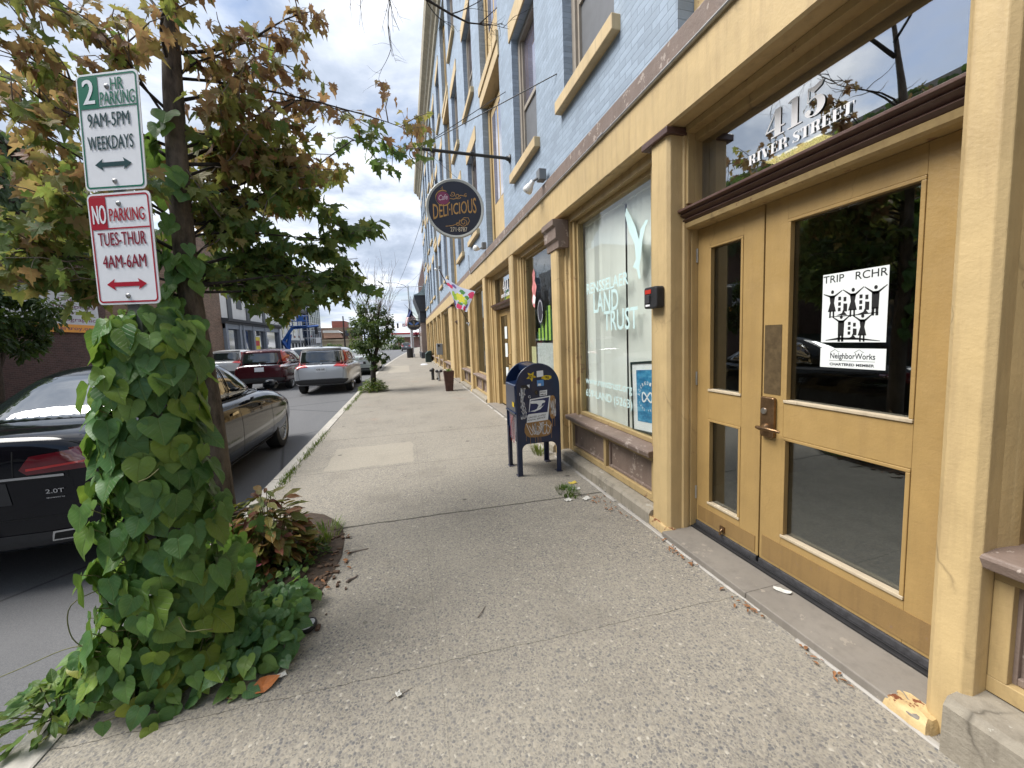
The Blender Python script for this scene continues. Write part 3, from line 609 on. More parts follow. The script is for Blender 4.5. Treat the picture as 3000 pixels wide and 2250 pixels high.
m = MB(); m.box(-14.25, -13.9, -22, 23.6, 9.5, 9.9); m.box(-13.99, -13.93, -22, 17.6, 4.5, 4.75); m.build('coping', plain('stone coping', (.3, .27, .23), .8), ib)
m = MB()
for y in (2.2, 6.4, 10.6, 14.8): m.box(-14, -13.985, y, y + 1.5, .7, 2.6)
m.build('window', M_FPANE, ib)
bs = thing('building_sign', 'white printed sign with an orange foot on the dark brick wall', 'sign', (-13.9, 20, 2.5))
m = MB(); m.box(-13.97, -13.9, 17.3, 22.95, 2.86, 4.2); m.build('panel', M_LTGREY, bs)
m = MB(); m.box(-13.97, -13.89, 17.3, 22.95, 2.52, 2.86); m.build('orange_strip', M_ORANGE, bs)
m = MB()
for tx, z, w_ in (('museum', 3.86, 1.9), ('memorials', 3.57, 2.2), ('store', 3.29, 1.3), ('photographic', 3.0, 2.6)): m.text(tx, (-13.895, 22.72 if tx != 'store' else 21.9, z), FR, FV, .17, w_, .006, 'R')
m.text('centertroy.org', (-13.885, 22.6, 2.62), FR, FV, .16, 2.7, .004, 'R'); m.build('lettering', M_PLUM, bs)
# brick shop with white upper floors
sb = thing('shop_building', 'tan brick building with white upper floors and grey blue shopfront across the street', 'building', (-14, 43, 0))
m = MB(); m.box(-24, -14, 33.2, 36.1, -.3, 10); m.build('brick_pier', M_TBRICK, sb)
m = MB(); m.box(-24, -14.02, 36.1, 50.3, 3.9, 10); m.build('wall', M_WALLW, sb)
m = MB(); m.prism([(-14.3, 3.6), (-13.75, 3.6), (-13.7, 3.75), (-13.5, 3.8), (-13.45, 4.0), (-14.3, 4.1)], 'y', 36.0, 50.4); m.build('cornice', M_TRIMB, sb)
m = MB()
for y in (36.2, 38.9, 39.7, 42.0, 45.3, 49.8): m.box(-14.1, -13.8, y, y + .38, -.1, 3.6)
m.box(-14.1, -13.85, 36.2, 50.2, 3.2, 3.6); m.box(-14.1, -13.9, 36.2, 50.2, -.1, .5); m.build('shopfront', M_GREYT, sb)
m = MB(); m.box(-14.2, -14.05, 36.2, 50.2, .5, 3.2); m.build('pane', M_FPANE, sb)
m = MB()
for y in (37.3, 41.2, 45.4): m.box(-14.05, -13.95, y, y + .8, 4.1, 9.0)
for y in (39.2, 43.4, 47.5): m.box(-14.05, -13.98, y, y + 1.1, 5.0, 7.6)
m.build('window', [M_TRIMB], sb)
t = tag(MB().box(-14.04, -13.99, 42.5, 44.1, 1.25, 2.6).build('shop_poster', plain('yellow poster', (.75, .62, .05), .5)), 'yellow and red poster in the grey blue shopfront', 'poster')
m = MB(); m.box(-13.99, -13.985, 42.7, 43.9, 1.75, 2.25); o = m.build('red_panel', plain('red print', (.55, .04, .03), .5), t)
# white building with black brackets
wb = thing('white_building', 'white building with black trim and bracketed roof beside the glass tower', 'building', (-14, 56, 0))
m = MB(); m.box(-26, -14, 50.6, 62, -.3, 6.1); m.build('wall', M_WALLW, wb)
m = MB(); m.prism([(-14.4, 6.1), (-13.5, 6.1), (-13.4, 6.4), (-14.1, 7.6), (-15.5, 7.8), (-15.5, 6.1)], 'y', 50.5, 62.1); m.build('roof', M_TRIMB, wb)
m = MB(); m.box(-14.1, -13.9, 50.6, 62, 1.95, 2.35); m.box(-14.1, -13.85, 50.6, 62, -.1, .8)
for y in [50.8 + 1.55 * k for k in range(8)]: m.box(-14.0, -13.6, y, y + .25, 5.5, 6.1); m.box(-14, -13.8, y - .02, y + .12, .8, 1.95)
m.build('trim', M_TRIMB, wb)
m = MB()
for y in [51.6 + 2.4 * k for k in range(5)]: m.box(-14, -13.95, y, y + .75, 2.7, 4.9); m.prism(circ(y + .375, 4.9, .375, 10, 0, 180), 'x', -14, -13.95)
m.build('window', M_FPANE, wb)
# glass tower
gt = thing('glass_tower', 'dark mirrored glass office tower with a gridded facade', 'building', (-13, 67, 0))
m = MB(); m.box(-24, -13.3, 62.4, 70, -.3, 11.5); g = G('mirror glass'); mg = g.pbr((.10, .13, .19), .04, None, .75, 1)
m.build('glazing', mg, gt)
m = MB()
for z in [.5 + 1.1 * k for k in range(11)]: m.box(-13.32, -13.25, 62.4, 70.05, z - .05, z + .05); m.box(-24, -13.3, 62.34, 62.4, z - .05, z + .05)
for y in [62.4 + 1.27 * k for k in range(7)]: m.box(-13.31, -13.24, y - .06, y + .06, -.2, 11.5)
for x in [-24 + 1.3 * k for k in range(9)]: m.box(x - .06, x + .06, 62.33, 62.39, -.2, 11.5)
m.build('mullions', M_LTGREY, gt)
# low brick block with a red penthouse, far end of the street
lb = thing('low_brick_building', 'low brown brick building with a red brick penthouse at the end of the street', 'building', (-12, 90, 0))
m = MB(); m.box(-22, -9.4, 82, 96, -.3, 4.9); m.build('wall', M_TBRICKX, lb)
m = MB(); m.box(-13.6, -11.2, 82.5, 88, 4.9, 6.2); m.build('penthouse', plain('red brick far', (.30, .10, .08), .85), lb)
m = MB(); m.prism([(-14.8, 2.9), (-11.6, 2.9), (-12.0, 3.9), (-14.8, 4.0)], 'y', 80.4, 82); m.build('annex', plain('salmon render', (.48, .30, .23), .8), lb)
m = MB(); m.prism([(-14.9, 3.9), (-11.5, 3.8), (-12.3, 4.3), (-14.9, 4.35)], 'y', 80.2, 82.2); m.build('annex_roof', M_WALLW, lb)
m = MB(); m.box(-22, -8.6, 79.5, 80.2, -.3, 2.3); m.box(-22, -8.4, 79.3, 80.3, 2.3, 2.6); m.build('front_wall', plain('tan stone far', (.36, .30, .22), .85, .2, .6), lb)
m = MB()
for x in (-11.2, -10.2): m.box(x, x + .6, 81.95, 82, 3.2, 4.3)
m.build('window', M_FPANE, lb)
# far background right of the second tree
fb = thing('filling_station', 'low white and red filling station far down the street', 'building', (2, 130, 0))
m = MB(); m.box(-4, 6, 128, 140, 3.2, 4.6); m.build('canopy', M_WALLW, fb)
m = MB(); m.box(-4.05, 6.05, 127.9, 128, 4.1, 4.6); m.build('red_stripe', plain('red fascia', (.45, .06, .06), .5), fb)
m = MB(); m.box(-3, 9, 132, 140, -.2, 3.2); m.build('wall', plain('pink render far', (.42, .25, .22), .8, .2, .8), fb)
m = MB()
for x in (-2.6, 2.2, 5.5): m.box(x, x + .3, 128.3, 128.6, -.2, 3.2)
m.build('post', M_LTGREY, fb)
# neighbour with a black bay window and a flared copper roof
nb_ = thing('bay_window_building', 'neighbouring building with a black bay window under a flared copper roof', 'building', (3, 42, 0))
m = MB(); m.box(2.05, 14, 35.2, 52, -.3, 9); m.build('wall', M_DBRICK, nb_)
m = MB(); m.box(1.45, 2.05, 36.6, 41.5, 3.3, 4.3); m.prism([(1.45, 4.3), (1.05, 5.5), (1.0, 5.75), (2.05, 5.75), (2.05, 4.3)], 'y', 36.4, 41.7); m.build('bay_frame', M_TRIMB, nb_); m = MB(); m.box(1.40, 2.05, 36.5, 41.6, -.1, .55); m.build('bay_base', M_TRIMB, nb_)
m = MB(); m.box(1.5, 2.05, 36.7, 41.4, .55, 3.3); m.build('bay_panel', plain('curtained glazing', (.30, .235, .20), .25, .2, .9), nb_)
prof = [(1.0, 5.75), (1.02, 5.82), (1.3, 5.9), (1.55, 6.05), (1.75, 6.3), (1.9, 6.65), (2.06, 7.1), (2.06, 5.75)]
m = MB(); m.prism(prof, 'y', 36.35, 41.75); m.build('flared_roof', plain('weathered copper', (.30, .40, .42), .55, .15, 3), nb_)
# ================================================================ signs on the post
M_SIGNW = plain('reflective sheet white', (.74, .76, .80), .6, .03, 30, spec=.2)
M_SGREEN = plain('sign green', (.0, .135, .085), .6, .05, spec=.15)
M_SINK = plain('sign dark green ink', (.01, .05, .06), .65, .05, spec=.15)
M_SRED = plain('sign red', (.36, .012, .03), .6, .06, spec=.15)
M_SRED2 = plain('sign maroon ink', (.22, .012, .035), .6, .06, spec=.15)
M_STEEL = plain('galvanised steel', (.30, .30, .30), .4, .2, 20, metal=.7)
post = thing('parking_sign', 'two white parking signs, one green and one red, on a post wrapped in vines', 'street sign', (-1.115, 2.055, 0))
m = MB(); PM = Matrix.Translation((-1.095, 2.062, 0)) @ Matrix.Rotation(-.42, 4, 'Z'); m.prism([(-.032, -.03), (-.032, 0), (-.014, 0), (-.014, -.02), (.014, -.02), (.014, 0), (.032, 0), (.032, -.03)][::-1], 'z', 0, 2.66, PM)
m.build('post', M_STEEL, post)
def sign_panel(ctr, yaw, roll, w, h, mats, build):
    Mx = Matrix.Translation(ctr) @ Matrix.Rotation(yaw, 4, 'Z') @ Matrix.Rotation(-roll, 4, 'Y')
    m = MB(); pr = rrect(-w / 2, w / 2, -h / 2, h / 2, .022, 5); m.prism(pr, 'y', 0, .003, Mx); pn = m.build('sign_panel', M_SIGNW, post)
    o = Mx @ Vector((0, -.0015, 0)); U = Mx.to_3x3() @ Vector((1, 0, 0)); V = Mx.to_3x3() @ Vector((0, 0, 1)); nrm = Mx.to_3x3() @ Vector((0, -1, 0))
    m = MB()
    # border
    a, b = rrect(-w / 2 + .008, w / 2 - .008, -h / 2 + .008, h / 2 - .008, .017, 5), rrect(-w / 2 + .0145, w / 2 - .0145, -h / 2 + .0145, h / 2 - .0145, .012, 5); n = len(a)
    m.add([o + U * p[0] + V * p[1] for p in a + b], [(k, (k + 1) % n, n + (k + 1) % n, n + k) for k in range(n)])
    build(m, lambda x, z, k=0: o + U * x + V * z + nrm * (.0008 * k), U, V); m.build('print', mats, pn)
    m = MB()
    for z in (h / 2 - .045 if roll > -.03 else h / 2 - .055, -h / 2 + .035): m.lathe([(0, .006), (.006, .006), (.009, .003), (.011, 0), (0, 0)], 12, Matrix.Translation(o + V * z - U * .01 * 0) @ Mx.to_3x3().to_4x4() @ Matrix.Rotation(R(90), 4, 'X'), cap=False)
    m.build('bolt', M_STEEL, pn, smooth=50)
    return pn
def arrow(m, P, U, V, z, hw, t=.008):
    m.poly([(-hw, 0), (-hw + .042, .024), (-hw + .036, .009), (hw - .036, .009), (hw - .042, .024), (hw, 0), (hw - .042, -.024), (hw - .036, -.009), (-hw + .036, -.009), (-hw + .042, -.024)], P(0, z, 1), U, V)
def s1(m, P, U, V):
    m.poly([(-.138, .213), (-.045, .213), (-.045, .095), (-.138, .095)], P(0, 0, .3), U, V); m.poly([(-.138, .099), (.138, .099), (.138, .093), (-.138, .093)], P(0, 0, .5), U, V)
    m.bold('HR', P(.05, .158, 1), U, V, .047, .062); m.bold('PARKING', P(.048, .104, 1), U, V, .050, .168)
    m.cur = 1; m.bold('2', P(-.092, .112, 1), U, V, .095, .055, .003); m.cur = 2
    m.bold('9AM-5PM', P(-.005, .022, 1), U, V, .053, .205); m.bold('WEEKDAYS', P(-.005, -.067, 1), U, V, .053, .225); arrow(m, P, U, V, -.127, .092)
def s2(m, P, U, V):
    m.poly([(-.138, .213), (-.062, .213), (-.062, .082), (-.138, .082)], P(0, 0, .3), U, V); m.poly([(-.138, .088), (.138, .088), (.138, .082), (-.138, .082)], P(0, 0, .5), U, V)
    m.bold('PARKING', P(.035, .114, 1), U, V, .052, .168); arrow(m, P, U, V, -.145, .098)
    m.cur = 1; m.bold('NO', P(-.098, .106, 1), U, V, .076, .064, .002); m.cur = 2
    m.bold('TUES-THUR', P(.0, .016, 1), U, V, .054, .23); m.bold('4AM-6AM', P(0, -.076, 1), U, V, .053, .21)
p1 = sign_panel((-1.109, 2.03, 2.453), -.43, -.045, .305, .457, [M_SGREEN, M_SIGNW, M_SINK], s1); p1['label'] = 'green bordered two hour parking panel'
p2 = sign_panel((-1.113, 2.026, 1.983), -.40, -.02, .305, .457, [M_SRED, M_SIGNW, M_SRED2], s2); p2['label'] = 'red bordered no parking panel'
# ================================================================ mailbox
def mail_paint():
    g = G('mailbox blue'); cc = g.ramp(g.noise(5, 5, .6), [(.3, (.003, .012, .044)), (.7, (.005, .018, .062))])
    cc = g.mix(g.ramp(g.noise(24, 5, .7), [(.66, 0), (.74, .5)]), cc, (.03, .04, .08)); return g.pbr(cc, .32, g.bump(g.noise(30, 2), .05, .004), 0, .5, .3)
M_MAIL = mail_paint()
mx_, my0, my1 = 1.40, 4.05, 4.50
mail = thing('mailbox', 'dark blue street mailbox covered in stickers and graffiti, standing before the shop window', 'mailbox', (mx_, 4.28, 0))
def endplate(y0, y1):
    hw = .26; pts = [(hw, 0)] + [(hw * math.cos(R(a)), 1.005 + hw * math.sin(R(a))) for a in range(0, 181, 8)] + [(-hw, 1.0), (-hw, 0), (-hw + .055, 0), (-hw + .055, .29)]
    pts += [(-hw + .055 + .07 * (1 - math.cos(R(a))), .29 + .07 * math.sin(R(a))) for a in (20, 45, 70, 90)] + [(hw - .125 + .07 * math.sin(R(a)), .29 + .07 * math.cos(R(a))) for a in (0, 20, 45, 70)] + [(hw - .055, .29), (hw - .055, 0)]
    return MB().prism([(mx_ + x, z) for x, z in pts], 'y', y0, y1)
for a, b in ((my0, my0 + .022), (my1 - .022, my1)): endplate(a, b).build('side_plate', M_MAIL, mail, bevel=.008, smooth=30)
m = MB(); hw = .252
arc = [(hw * math.cos(R(a)), 1.005 + hw * math.sin(R(a))) for a in range(0, 113, 8)]
body = [(-hw + .01, .37), (hw, .37)] + arc + [(-.09, 1.17), (.02, 1.09), (-.02, 1.06), (-hw + .01, 1.03)]
m.prism([(mx_ + x, z) for x, z in body], 'y', my0 + .02, my1 - .02); m.build('body', M_MAIL, mail, smooth=30)
m = MB(); m.prism([(mx_ - .262, .72), (mx_ - .24, .72), (mx_ - .24, 1.035), (mx_ - .255, 1.035), (mx_ - .268, 1.02)], 'y', my0 + .03, my1 - .03); m.build('chute_door', M_MAIL, mail, bevel=.005)
m = MB(); m.box(mx_ - .275, mx_ - .24, my0 + .024, my1 - .024, .70, .719); m.build('ledge', M_MAIL, mail, bevel=.006)
m = MB()
for x in (-.235, .235):
    for y in (my0 + .02, my1 - .06): m.box(mx_ + x - .035, mx_ + x + .035, y - .03, y + .06, 0, .008)
for x in (-.258, .25):
    for y0, y1 in ((my0 + .022, my0 + .06), (my1 - .06, my1 - .022)): m.box(mx_ + x - .0, mx_ + x + .008, y0, y1, .008, .5)
m.build('foot', plain('rusty blue steel', (.03, .03, .05), .6, .5, 30), mail, bevel=.003)
MC = [plain('mail white', (.72, .73, .76), .4, .04), plain('spray brown', (.30, .165, .06), .6, .1), plain('sticker yellow', (.62, .44, .02), .5, .1), plain('sticker black', (.01, .01, .012), .4, .1), plain('sticker sky blue', (.08, .24, .55), .4, .1), plain('mail navy', (.012, .02, .09), .4, .1), plain('spray red', (.35, .03, .03), .5, .1)]
q = MB(); U, V = Vector((1, 0, 0)), Vector((0, 0, 1)); jr = random.Random(21)
def mp(px, py): return (1.14 + (px - 322) * .00142, 1.27 - (py - 182) * .0014)
def O(k=1): return Vector((0, my0 - .0005 * k, 0))
def mpoly(pts, k, c): q.cur = c; q.poly([mp(*p) for p in pts], O(k), U, V)
def mstroke(pts, w_, k, c): q.cur = c; q.stroke([mp(*p) for p in pts], w_, O(k), U, V)
def blob(x0, x1, y0, y1, k, c, e=2.6, n=40, j=.04):
    pts = []
    for i in range(n):
        a = 2 * math.pi * i / n; ca, sa = math.cos(a), math.sin(a); r = (abs(ca) ** e + abs(sa) ** e) ** (-1 / e) * (1 + j * (jr.random() - .5)); pts.append(((x0 + x1) / 2 + (x1 - x0) / 2 * r * ca, (y0 + y1) / 2 + (y1 - y0) / 2 * r * sa))
    mpoly(pts, k, c)
def scribble(x0, x1, y0, y1, n, w_, k, c, loops=4):
    for i in range(n):
        fx = lambda t: x0 + (x1 - x0) * t; ph = jr.random() * 6; fr = 2 + jr.random() * loops; am = (.25 + .25 * jr.random())
        a0 = jr.random() * .6; pts = [(fx(min(1, max(0, a0 + .4 * t + .06 * math.sin(9 * t + ph)))), (y0 + y1) / 2 + (y1 - y0) * am * math.sin(fr * t * 3 + ph)) for t in [j_ / 22 for j_ in range(23)]]
        mstroke(pts, w_, k, c)
blob(384, 612, 638, 782, 1, 1, 3.4); blob(594, 650, 452, 642, 1, 1, 3)
for x, y0, l, w_ in ((428, 775, 60, .006), (470, 778, 45, .005), (490, 775, 80, .007), (500, 770, 75, .004), (515, 770, 70, .006), (395, 760, 45, .004), (607, 740, 60, .005), (617, 640, 70, .008), (637, 640, 65, .005)): mstroke([(x, y0), (x + 1, y0 + l * .6), (x, y0 + l)], [w_, w_ * .7, w_], 1, 1)
scribble(400, 606, 660, 765, 6, .0055, 3, 0, 3); scribble(600, 648, 470, 630, 4, .0045, 3, 0); 
for k in range(7): scribble(352, 410, 375 + 34 * k, 430 + 34 * k, 2, .0045, 2, 0, 3)
mstroke([mp_ for mp_ in circ(432, 450, 9, 12)], .004, 2, 0)
# postal label: framed eagle above the name plate
mpoly([(434, 470), (606, 452), (580, 648), (402, 658), (410, 600), (420, 590)], 2, 0); mpoly([(442, 479), (596, 463), (580, 566), (426, 574)], 3, 5)
mpoly([(446, 484), (545, 484), (562, 492), (558, 504), (534, 512), (528, 530), (490, 552), (505, 520), (488, 508), (444, 506), (436, 500)], 4, 0); mpoly([(430, 568), (470, 560), (540, 530), (560, 512), (520, 556), (470, 572)], 4, 0)
mpoly([(425, 572), (580, 566), (578, 584), (400, 590)], 3, 5)
sl = Vector((1, 0, .10)).normalized(); q.cur = 3
q.text('UNITED STATES', Vector((mp(490, 0)[0], 0, mp(0, 617)[1])) + O(4), sl, V, .017, .205, .012, 'C', .2); q.text('POSTAL SERVICE', Vector((mp(484, 0)[0], 0, mp(0, 638)[1])) + O(4), sl, V, .017, .215, .012, 'C', .2)
mstroke([(404, 606), (470, 612), (540, 598), (572, 604)], .003, 5, 0)
# stickers and tags
star = [(452 + (44 if i % 2 == 0 else 20) * math.cos(i * .63 + .2) * 1.0, 288 + (42 if i % 2 == 0 else 20) * math.sin(i * .63 + .2)) for i in range(10)]; mpoly(star, 1, 2)
scribble(430, 475, 275, 305, 3, .003, 2, 3)
mpoly([(497, 248), (551, 245), (553, 294), (498, 297)], 1, 0); mpoly([(497, 322), (553, 319), (555, 369), (498, 371)], 1, 4); mpoly([(505, 350), (530, 349), (530, 366), (505, 367)], 2, 0)
blob(538, 618, 286, 322, 1, 2, 2.4, 30, .25); scribble(548, 612, 292, 316, 3, .004, 2, 3, 3)
mpoly([(366, 354), (436, 350), (436, 382), (420, 386), (368, 384)], 1, 3); mpoly([(412, 354), (436, 351), (434, 380)], 2, 0); blob(474, 506, 398, 440, 1, 3, 2, 20, .1); mstroke([(492, 408), (486, 420), (492, 428)], .003, 2, 1)
mpoly([(518, 408), (580, 404), (578, 448), (517, 452)], 1, 0); q.cur = 3; q.text('BOXY', Vector((mp(548, 0)[0], 0, mp(0, 427)[1])) + O(2), U, V, .02, .07, .02); q.text('MIX', Vector((mp(548, 0)[0], 0, mp(0, 446)[1])) + O(2), U, V, .018, .07, .02)
q.build('stickers', MC, mail)
q = MB(); xl = mx_ - .2695
for k in range(6):
    y0 = my0 + .08 + .03 * k; q.cur = 6 if k % 3 else 0
    q.add(*(lambda pts: ([p for p in pts], [(i, i + 1, i + 1 + 24, i + 24) for i in range(23)]))([(mx_ - .2535, y0 + .1 * t / 23 + .02 * math.sin(t * .9 + k), .5 + .16 * math.sin(t * .5 + k)) for t in range(24)] + [(mx_ - .2535, y0 + .1 * t / 23 + .02 * math.sin(t * .9 + k) + .004, .508 + .16 * math.sin(t * .5 + k)) for t in range(24)]))
q.cur = 2; q.quad((xl, my0 + .06, .78), (xl, my0 + .14, .78), (xl, my0 + .14, .835), (xl, my0 + .06, .835))
q.build('graffiti', MC, mail)
# ================================================================ round hanging sign on its iron arm
hs = thing('hanging_sign', 'round black and gold cafe sign hanging from a black iron arm over the sidewalk', 'sign', (1.93, 6.67, 4.64))
m = MB(); m.tube([(1.92, 6.67, 4.63), (.42, 6.67, 4.66)], .026, 10); m.lathe([(0, 0), (.07, 0), (.07, .015), (.045, .03), (.035, .07), (0, .07)], 14, Matrix.Translation((1.93, 6.67, 4.63)) @ Matrix.Rotation(R(-90), 4, 'Y'), cap=False); m.lathe([(0, 0), (.035, 0), (.04, .02), (.02, .05), (0, .05)], 12, Matrix.Translation((.42, 6.67, 4.66)) @ Matrix.Rotation(R(-90), 4, 'Y'), cap=False)
def spiral(cx_, cz, r0, r1, a0, turns, n=26): return [(cx_ + (r0 + (r1 - r0) * k / n) * math.cos(R(a0) + turns * 2 * math.pi * k / n), cz + (r0 + (r1 - r0) * k / n) * math.sin(R(a0) + turns * 2 * math.pi * k / n)) for k in range(n + 1)]
m.tube([(x, 6.67, z) for x, z in spiral(.33, 4.56, .10, .02, 80, 1.3)], .008, 6); M_IRON = plain('black iron', (.02, .022, .024), .45, .2, 20); m.build('arm', M_IRON, hs, smooth=50)
m = MB()
for x in (.62, 1.27): m.tube([(x, 6.67, 4.65), (x + .004, 6.67, 4.38)], .012, 6); m.tube([(x, 6.67, 4.4), (x + .01, 6.67, 4.12)], .005, 6); m.lathe([(.02, -.03), (.036, -.03), (.036, .03), (.02, .03)], 12, Matrix.Translation((x, 6.67, 4.652)) @ Matrix.Rotation(R(90), 4, 'Y'))
m.tube([(.42, 6.67, 4.68), (1.93, 6.81, 5.80)], .006, 6); m.tube([(.42, 6.66, 4.68), (1.93, 4.54, 4.665)], .006, 6); m.tube([(.5, 6.67, 4.64), (1.0, 6.67, 4.24)], .003, 5); m.build('hanger', M_IRON, hs, smooth=50)
dc = Vector((.94, 6.67, 3.745)); rd = .482; dM = Matrix.Translation(dc) @ Matrix.Rotation(R(-7), 4, 'Z') @ Matrix.Rotation(R(90), 4, 'X')
m = MB(); m.lathe([(rd - .045, .018), (rd - .012, .026), (rd, .018), (rd, -.018), (rd - .012, -.026), (rd - .045, -.018)], 64, dM, cap=False); m.build('rim', plain('grey cream rim', (.46, .47, .44), .45, .06), hs, smooth=40)
m = MB(); m.lathe([(0, .016), (rd - .044, .0165), (rd - .044, -.0165), (0, -.016)], 64, dM, cap=False); disc = m.build('disc', plain('navy sign face', (.012, .012, .024), .35, .1), hs, smooth=40)
M_GOLD = plain('gold paint', (.46, .25, .065), .4, .25, 18); M_GOLD2 = plain('pale gold', (.62, .46, .22), .4, .1); M_MAG = plain('magenta disc', (.22, .03, .09), .45, .1); M_CREAM = plain('cream lettering', (.72, .62, .45), .4, .05)
dU = (dM.to_3x3() @ Vector((1, 0, 0))); dV = Vector((0, 0, 1)); dN = dM.to_3x3() @ Vector((0, 0, 1))
def dO(x, z, k=1): return dc + dU * x + dV * z + dN * (.017 + .0012 * k)
m = MB(); m.cur = 1; m.poly(circ(0, 0, .105, 28), dO(-.19, .165), dU, dV); m.cur = 0
m.stroke(circ(0, 0, .122, 30, 60, 330), [.012 + .008 * math.sin(k * .3) for k in range(31)], dO(-.19, .165, 2), dU, dV)
for sp_ in (spiral(-.03, .235, .045, .01, 200, 1.2), spiral(.055, .20, .05, .012, -20, -1.1), [(-.08, .16), (-.02, .15), (.04, .165), (.10, .215), (.16, .20), (.20, .215)], spiral(.185, .21, .03, .008, 60, 1), spiral(.13, -.225, .075, .015, 150, 1.7), [(-.17, -.29), (-.06, -.28), (.02, -.25), (.08, -.2), (.14, -.15), (.21, -.15), (.23, -.2), (.19, -.27)], spiral(.03, -.25, .035, .01, 30, -1.2), [(-.22, .31), (-.19, .35), (-.19, .30)]): m.stroke(sp_, .010, dO(0, 0, 2), dU, dV)
tl = R(8.5); tU = dU * math.cos(tl) + dV * math.sin(tl)
t2 = MB(); t2.text('DELI\u00b7ICIOUS', (0, 0, 0), (1, 0, 0), (0, 1, 0), .2, .72, .006)
x0, x1 = min(p.x for p in t2.v), max(p.x for p in t2.v)
def wp(p):
    u_ = (p.x - x0) / (x1 - x0); sc = 1.25 - .35 * math.sin(math.pi * min(1, u_ * 1.05)); yb = -.095 + .03 * math.sin(math.pi * u_) - .03
    return dO(0, -.0, 3) + dU * (p.x * 1.0 - .005) + dV * (yb + p.x * .15 + p.y * sc)
m.add([wp(p) for p in t2.v], t2.f); m.cur = 2; m.text('Cafe', dO(-.19, .135, 4), tU, dV, .085, .15, .006, 'C', .15); m.cur = 3; m.text('271\u00b78787', dO(.045, -.375, 3), dU, dV, .07, .28, .004)
m.build('lettering', [M_GOLD, M_MAG, plain('pale pink script', (.68, .5, .58), .4), M_CREAM], disc)
# ================================================================ lamps, reader, meter
M_LAMPW = plain('white lamp glass', (.72, .72, .70), .15, .05, coat=.6)
def floodlight(loc, label, aim=(-.3, .25, -.5), two=False):
    t = thing('floodlight', label, 'lamp', loc, group='floodlights on the blue wall'); x, y, z = loc
    m = MB(); m.box(x - .07, x + .03, y - .06, y + .06, z - .04, z + .1); m.tube([(x - .06, y, z), (x - .13, y + .02, z - .04)], .018, 8); m.build('bracket', plain('grey lamp box', (.16, .17, .18), .5, .1), t, bevel=.008)
    d = Vector(aim).normalized(); Mx = Matrix.Translation((x - .13, y + .02, z - .04)) @ d.to_track_quat('Z', 'Y').to_matrix().to_4x4()
    m = MB(); m.lathe([(0, 0), (.03, 0), (.034, .04), (.05, .07), (.065, .12), (.062, .15), (.04, .162), (0, .168)], 18, Mx, cap=False); m.build('bulb', M_LAMPW, t, smooth=60)
floodlight((1.86, 4.93, 3.62), 'white floodlight on the blue wall above the window with blinds'); floodlight((1.86, 8.75, 3.62), 'white floodlight low on the blue wall beyond the round sign', (-.5, -.5, 0)); floodlight((1.86, 19.5, 5.1), 'pale floodlight on the blue wall above the fruit flag', (-.3, -.3, -.1))
cr_ = thing('card_reader', 'black card reader with a red label on the pillar left of the entrance', 'card reader', (1.86, 2.55, 1.82))
m = MB(); m.prism(rrect(2.47, 2.625, 1.735, 1.895, .02), 'x', 1.858, 1.79); m.build('case', M_BLACK, cr_, bevel=.008); m = MB(); m.box(1.786, 1.79, 2.535, 2.605, 1.845, 1.875); m.build('red_label', plain('red label', (.5, .03, .015), .4), cr_); m = MB(); m.box(1.778, 1.79, 2.545, 2.595, 1.775, 1.835); m.build('button', plain('dark key', (.05, .05, .055), .3), cr_, bevel=.003); m = MB(); m.box(1.787, 1.79, 2.55, 2.6, 1.752, 1.766); m.build('white_label', M_WHITE, cr_)
mt = thing('meter_box', 'grey electric meter box fixed to an ochre pilaster', 'meter box', (1.86, 20.4, 1.1)); m = MB(); m.box(1.56, 1.86, 20.3, 20.58, .84, 1.42); m.build('case', plain('grey meter case', (.28, .30, .32), .45, .06), mt, bevel=.012); m = MB(); m.box(1.62, 1.72, 20.292, 20.3, 1.26, 1.36); m.build('dial_window', M_BLACK, mt); m = MB(); m.tube([(1.7, 20.45, .84), (1.7, 20.45, .3), (1.84, 20.45, .2)], .02, 8); m.build('conduit', M_PIPE, mt)
# ================================================================ fruit flag
FLC = [plain('flag cloth', (.50, .55, .68), .8, .06, 8), plain('flag lime', (.30, .46, .05), .8, .15, 20), plain('flag yellow', (.60, .58, .06), .8, .1, 20), plain('flag strawberry', (.55, .04, .12), .8, .2, 30), plain('flag plum', (.13, .09, .28), .8, .15, 20), plain('flag leaf', (.07, .22, .06), .8, .2, 20)]
fl = thing('fruit_flag', 'colourful fruit print flag on a slanted pole above the sidewalk', 'flag', (1.86, 11.42, 2.02))
m = MB(); m.tube([(1.86, 11.42, 2.02), (.98, 10.5, 3.42)], .013, 8); m.build('pole', M_BRND, fl, smooth=60); m = MB(); m.lathe([(0, 0), (.06, 0), (.055, .02), (.02, .03), (.02, .09), (0, .09)], 12, Matrix.Translation((1.86, 11.42, 2.02)) @ Matrix.Rotation(R(-70), 4, 'Y'), cap=False); m.build('bracket', M_LTGREY, fl, smooth=40)
A, B, C_, D = Vector((1.06, 10.57, 3.30)), Vector((1.62, 11.10, 2.42)), Vector((1.86 - .06, 9.75, 2.73)), Vector((1.38, 10.25, 2.43))
m = MB(); n = 40
A, B, C2, D2 = Vector((1.10, 10.5, 3.22)), Vector((1.78, 9.75, 2.76)), Vector((1.61, 10.0, 2.27)), Vector((1.33, 10.3, 2.42))
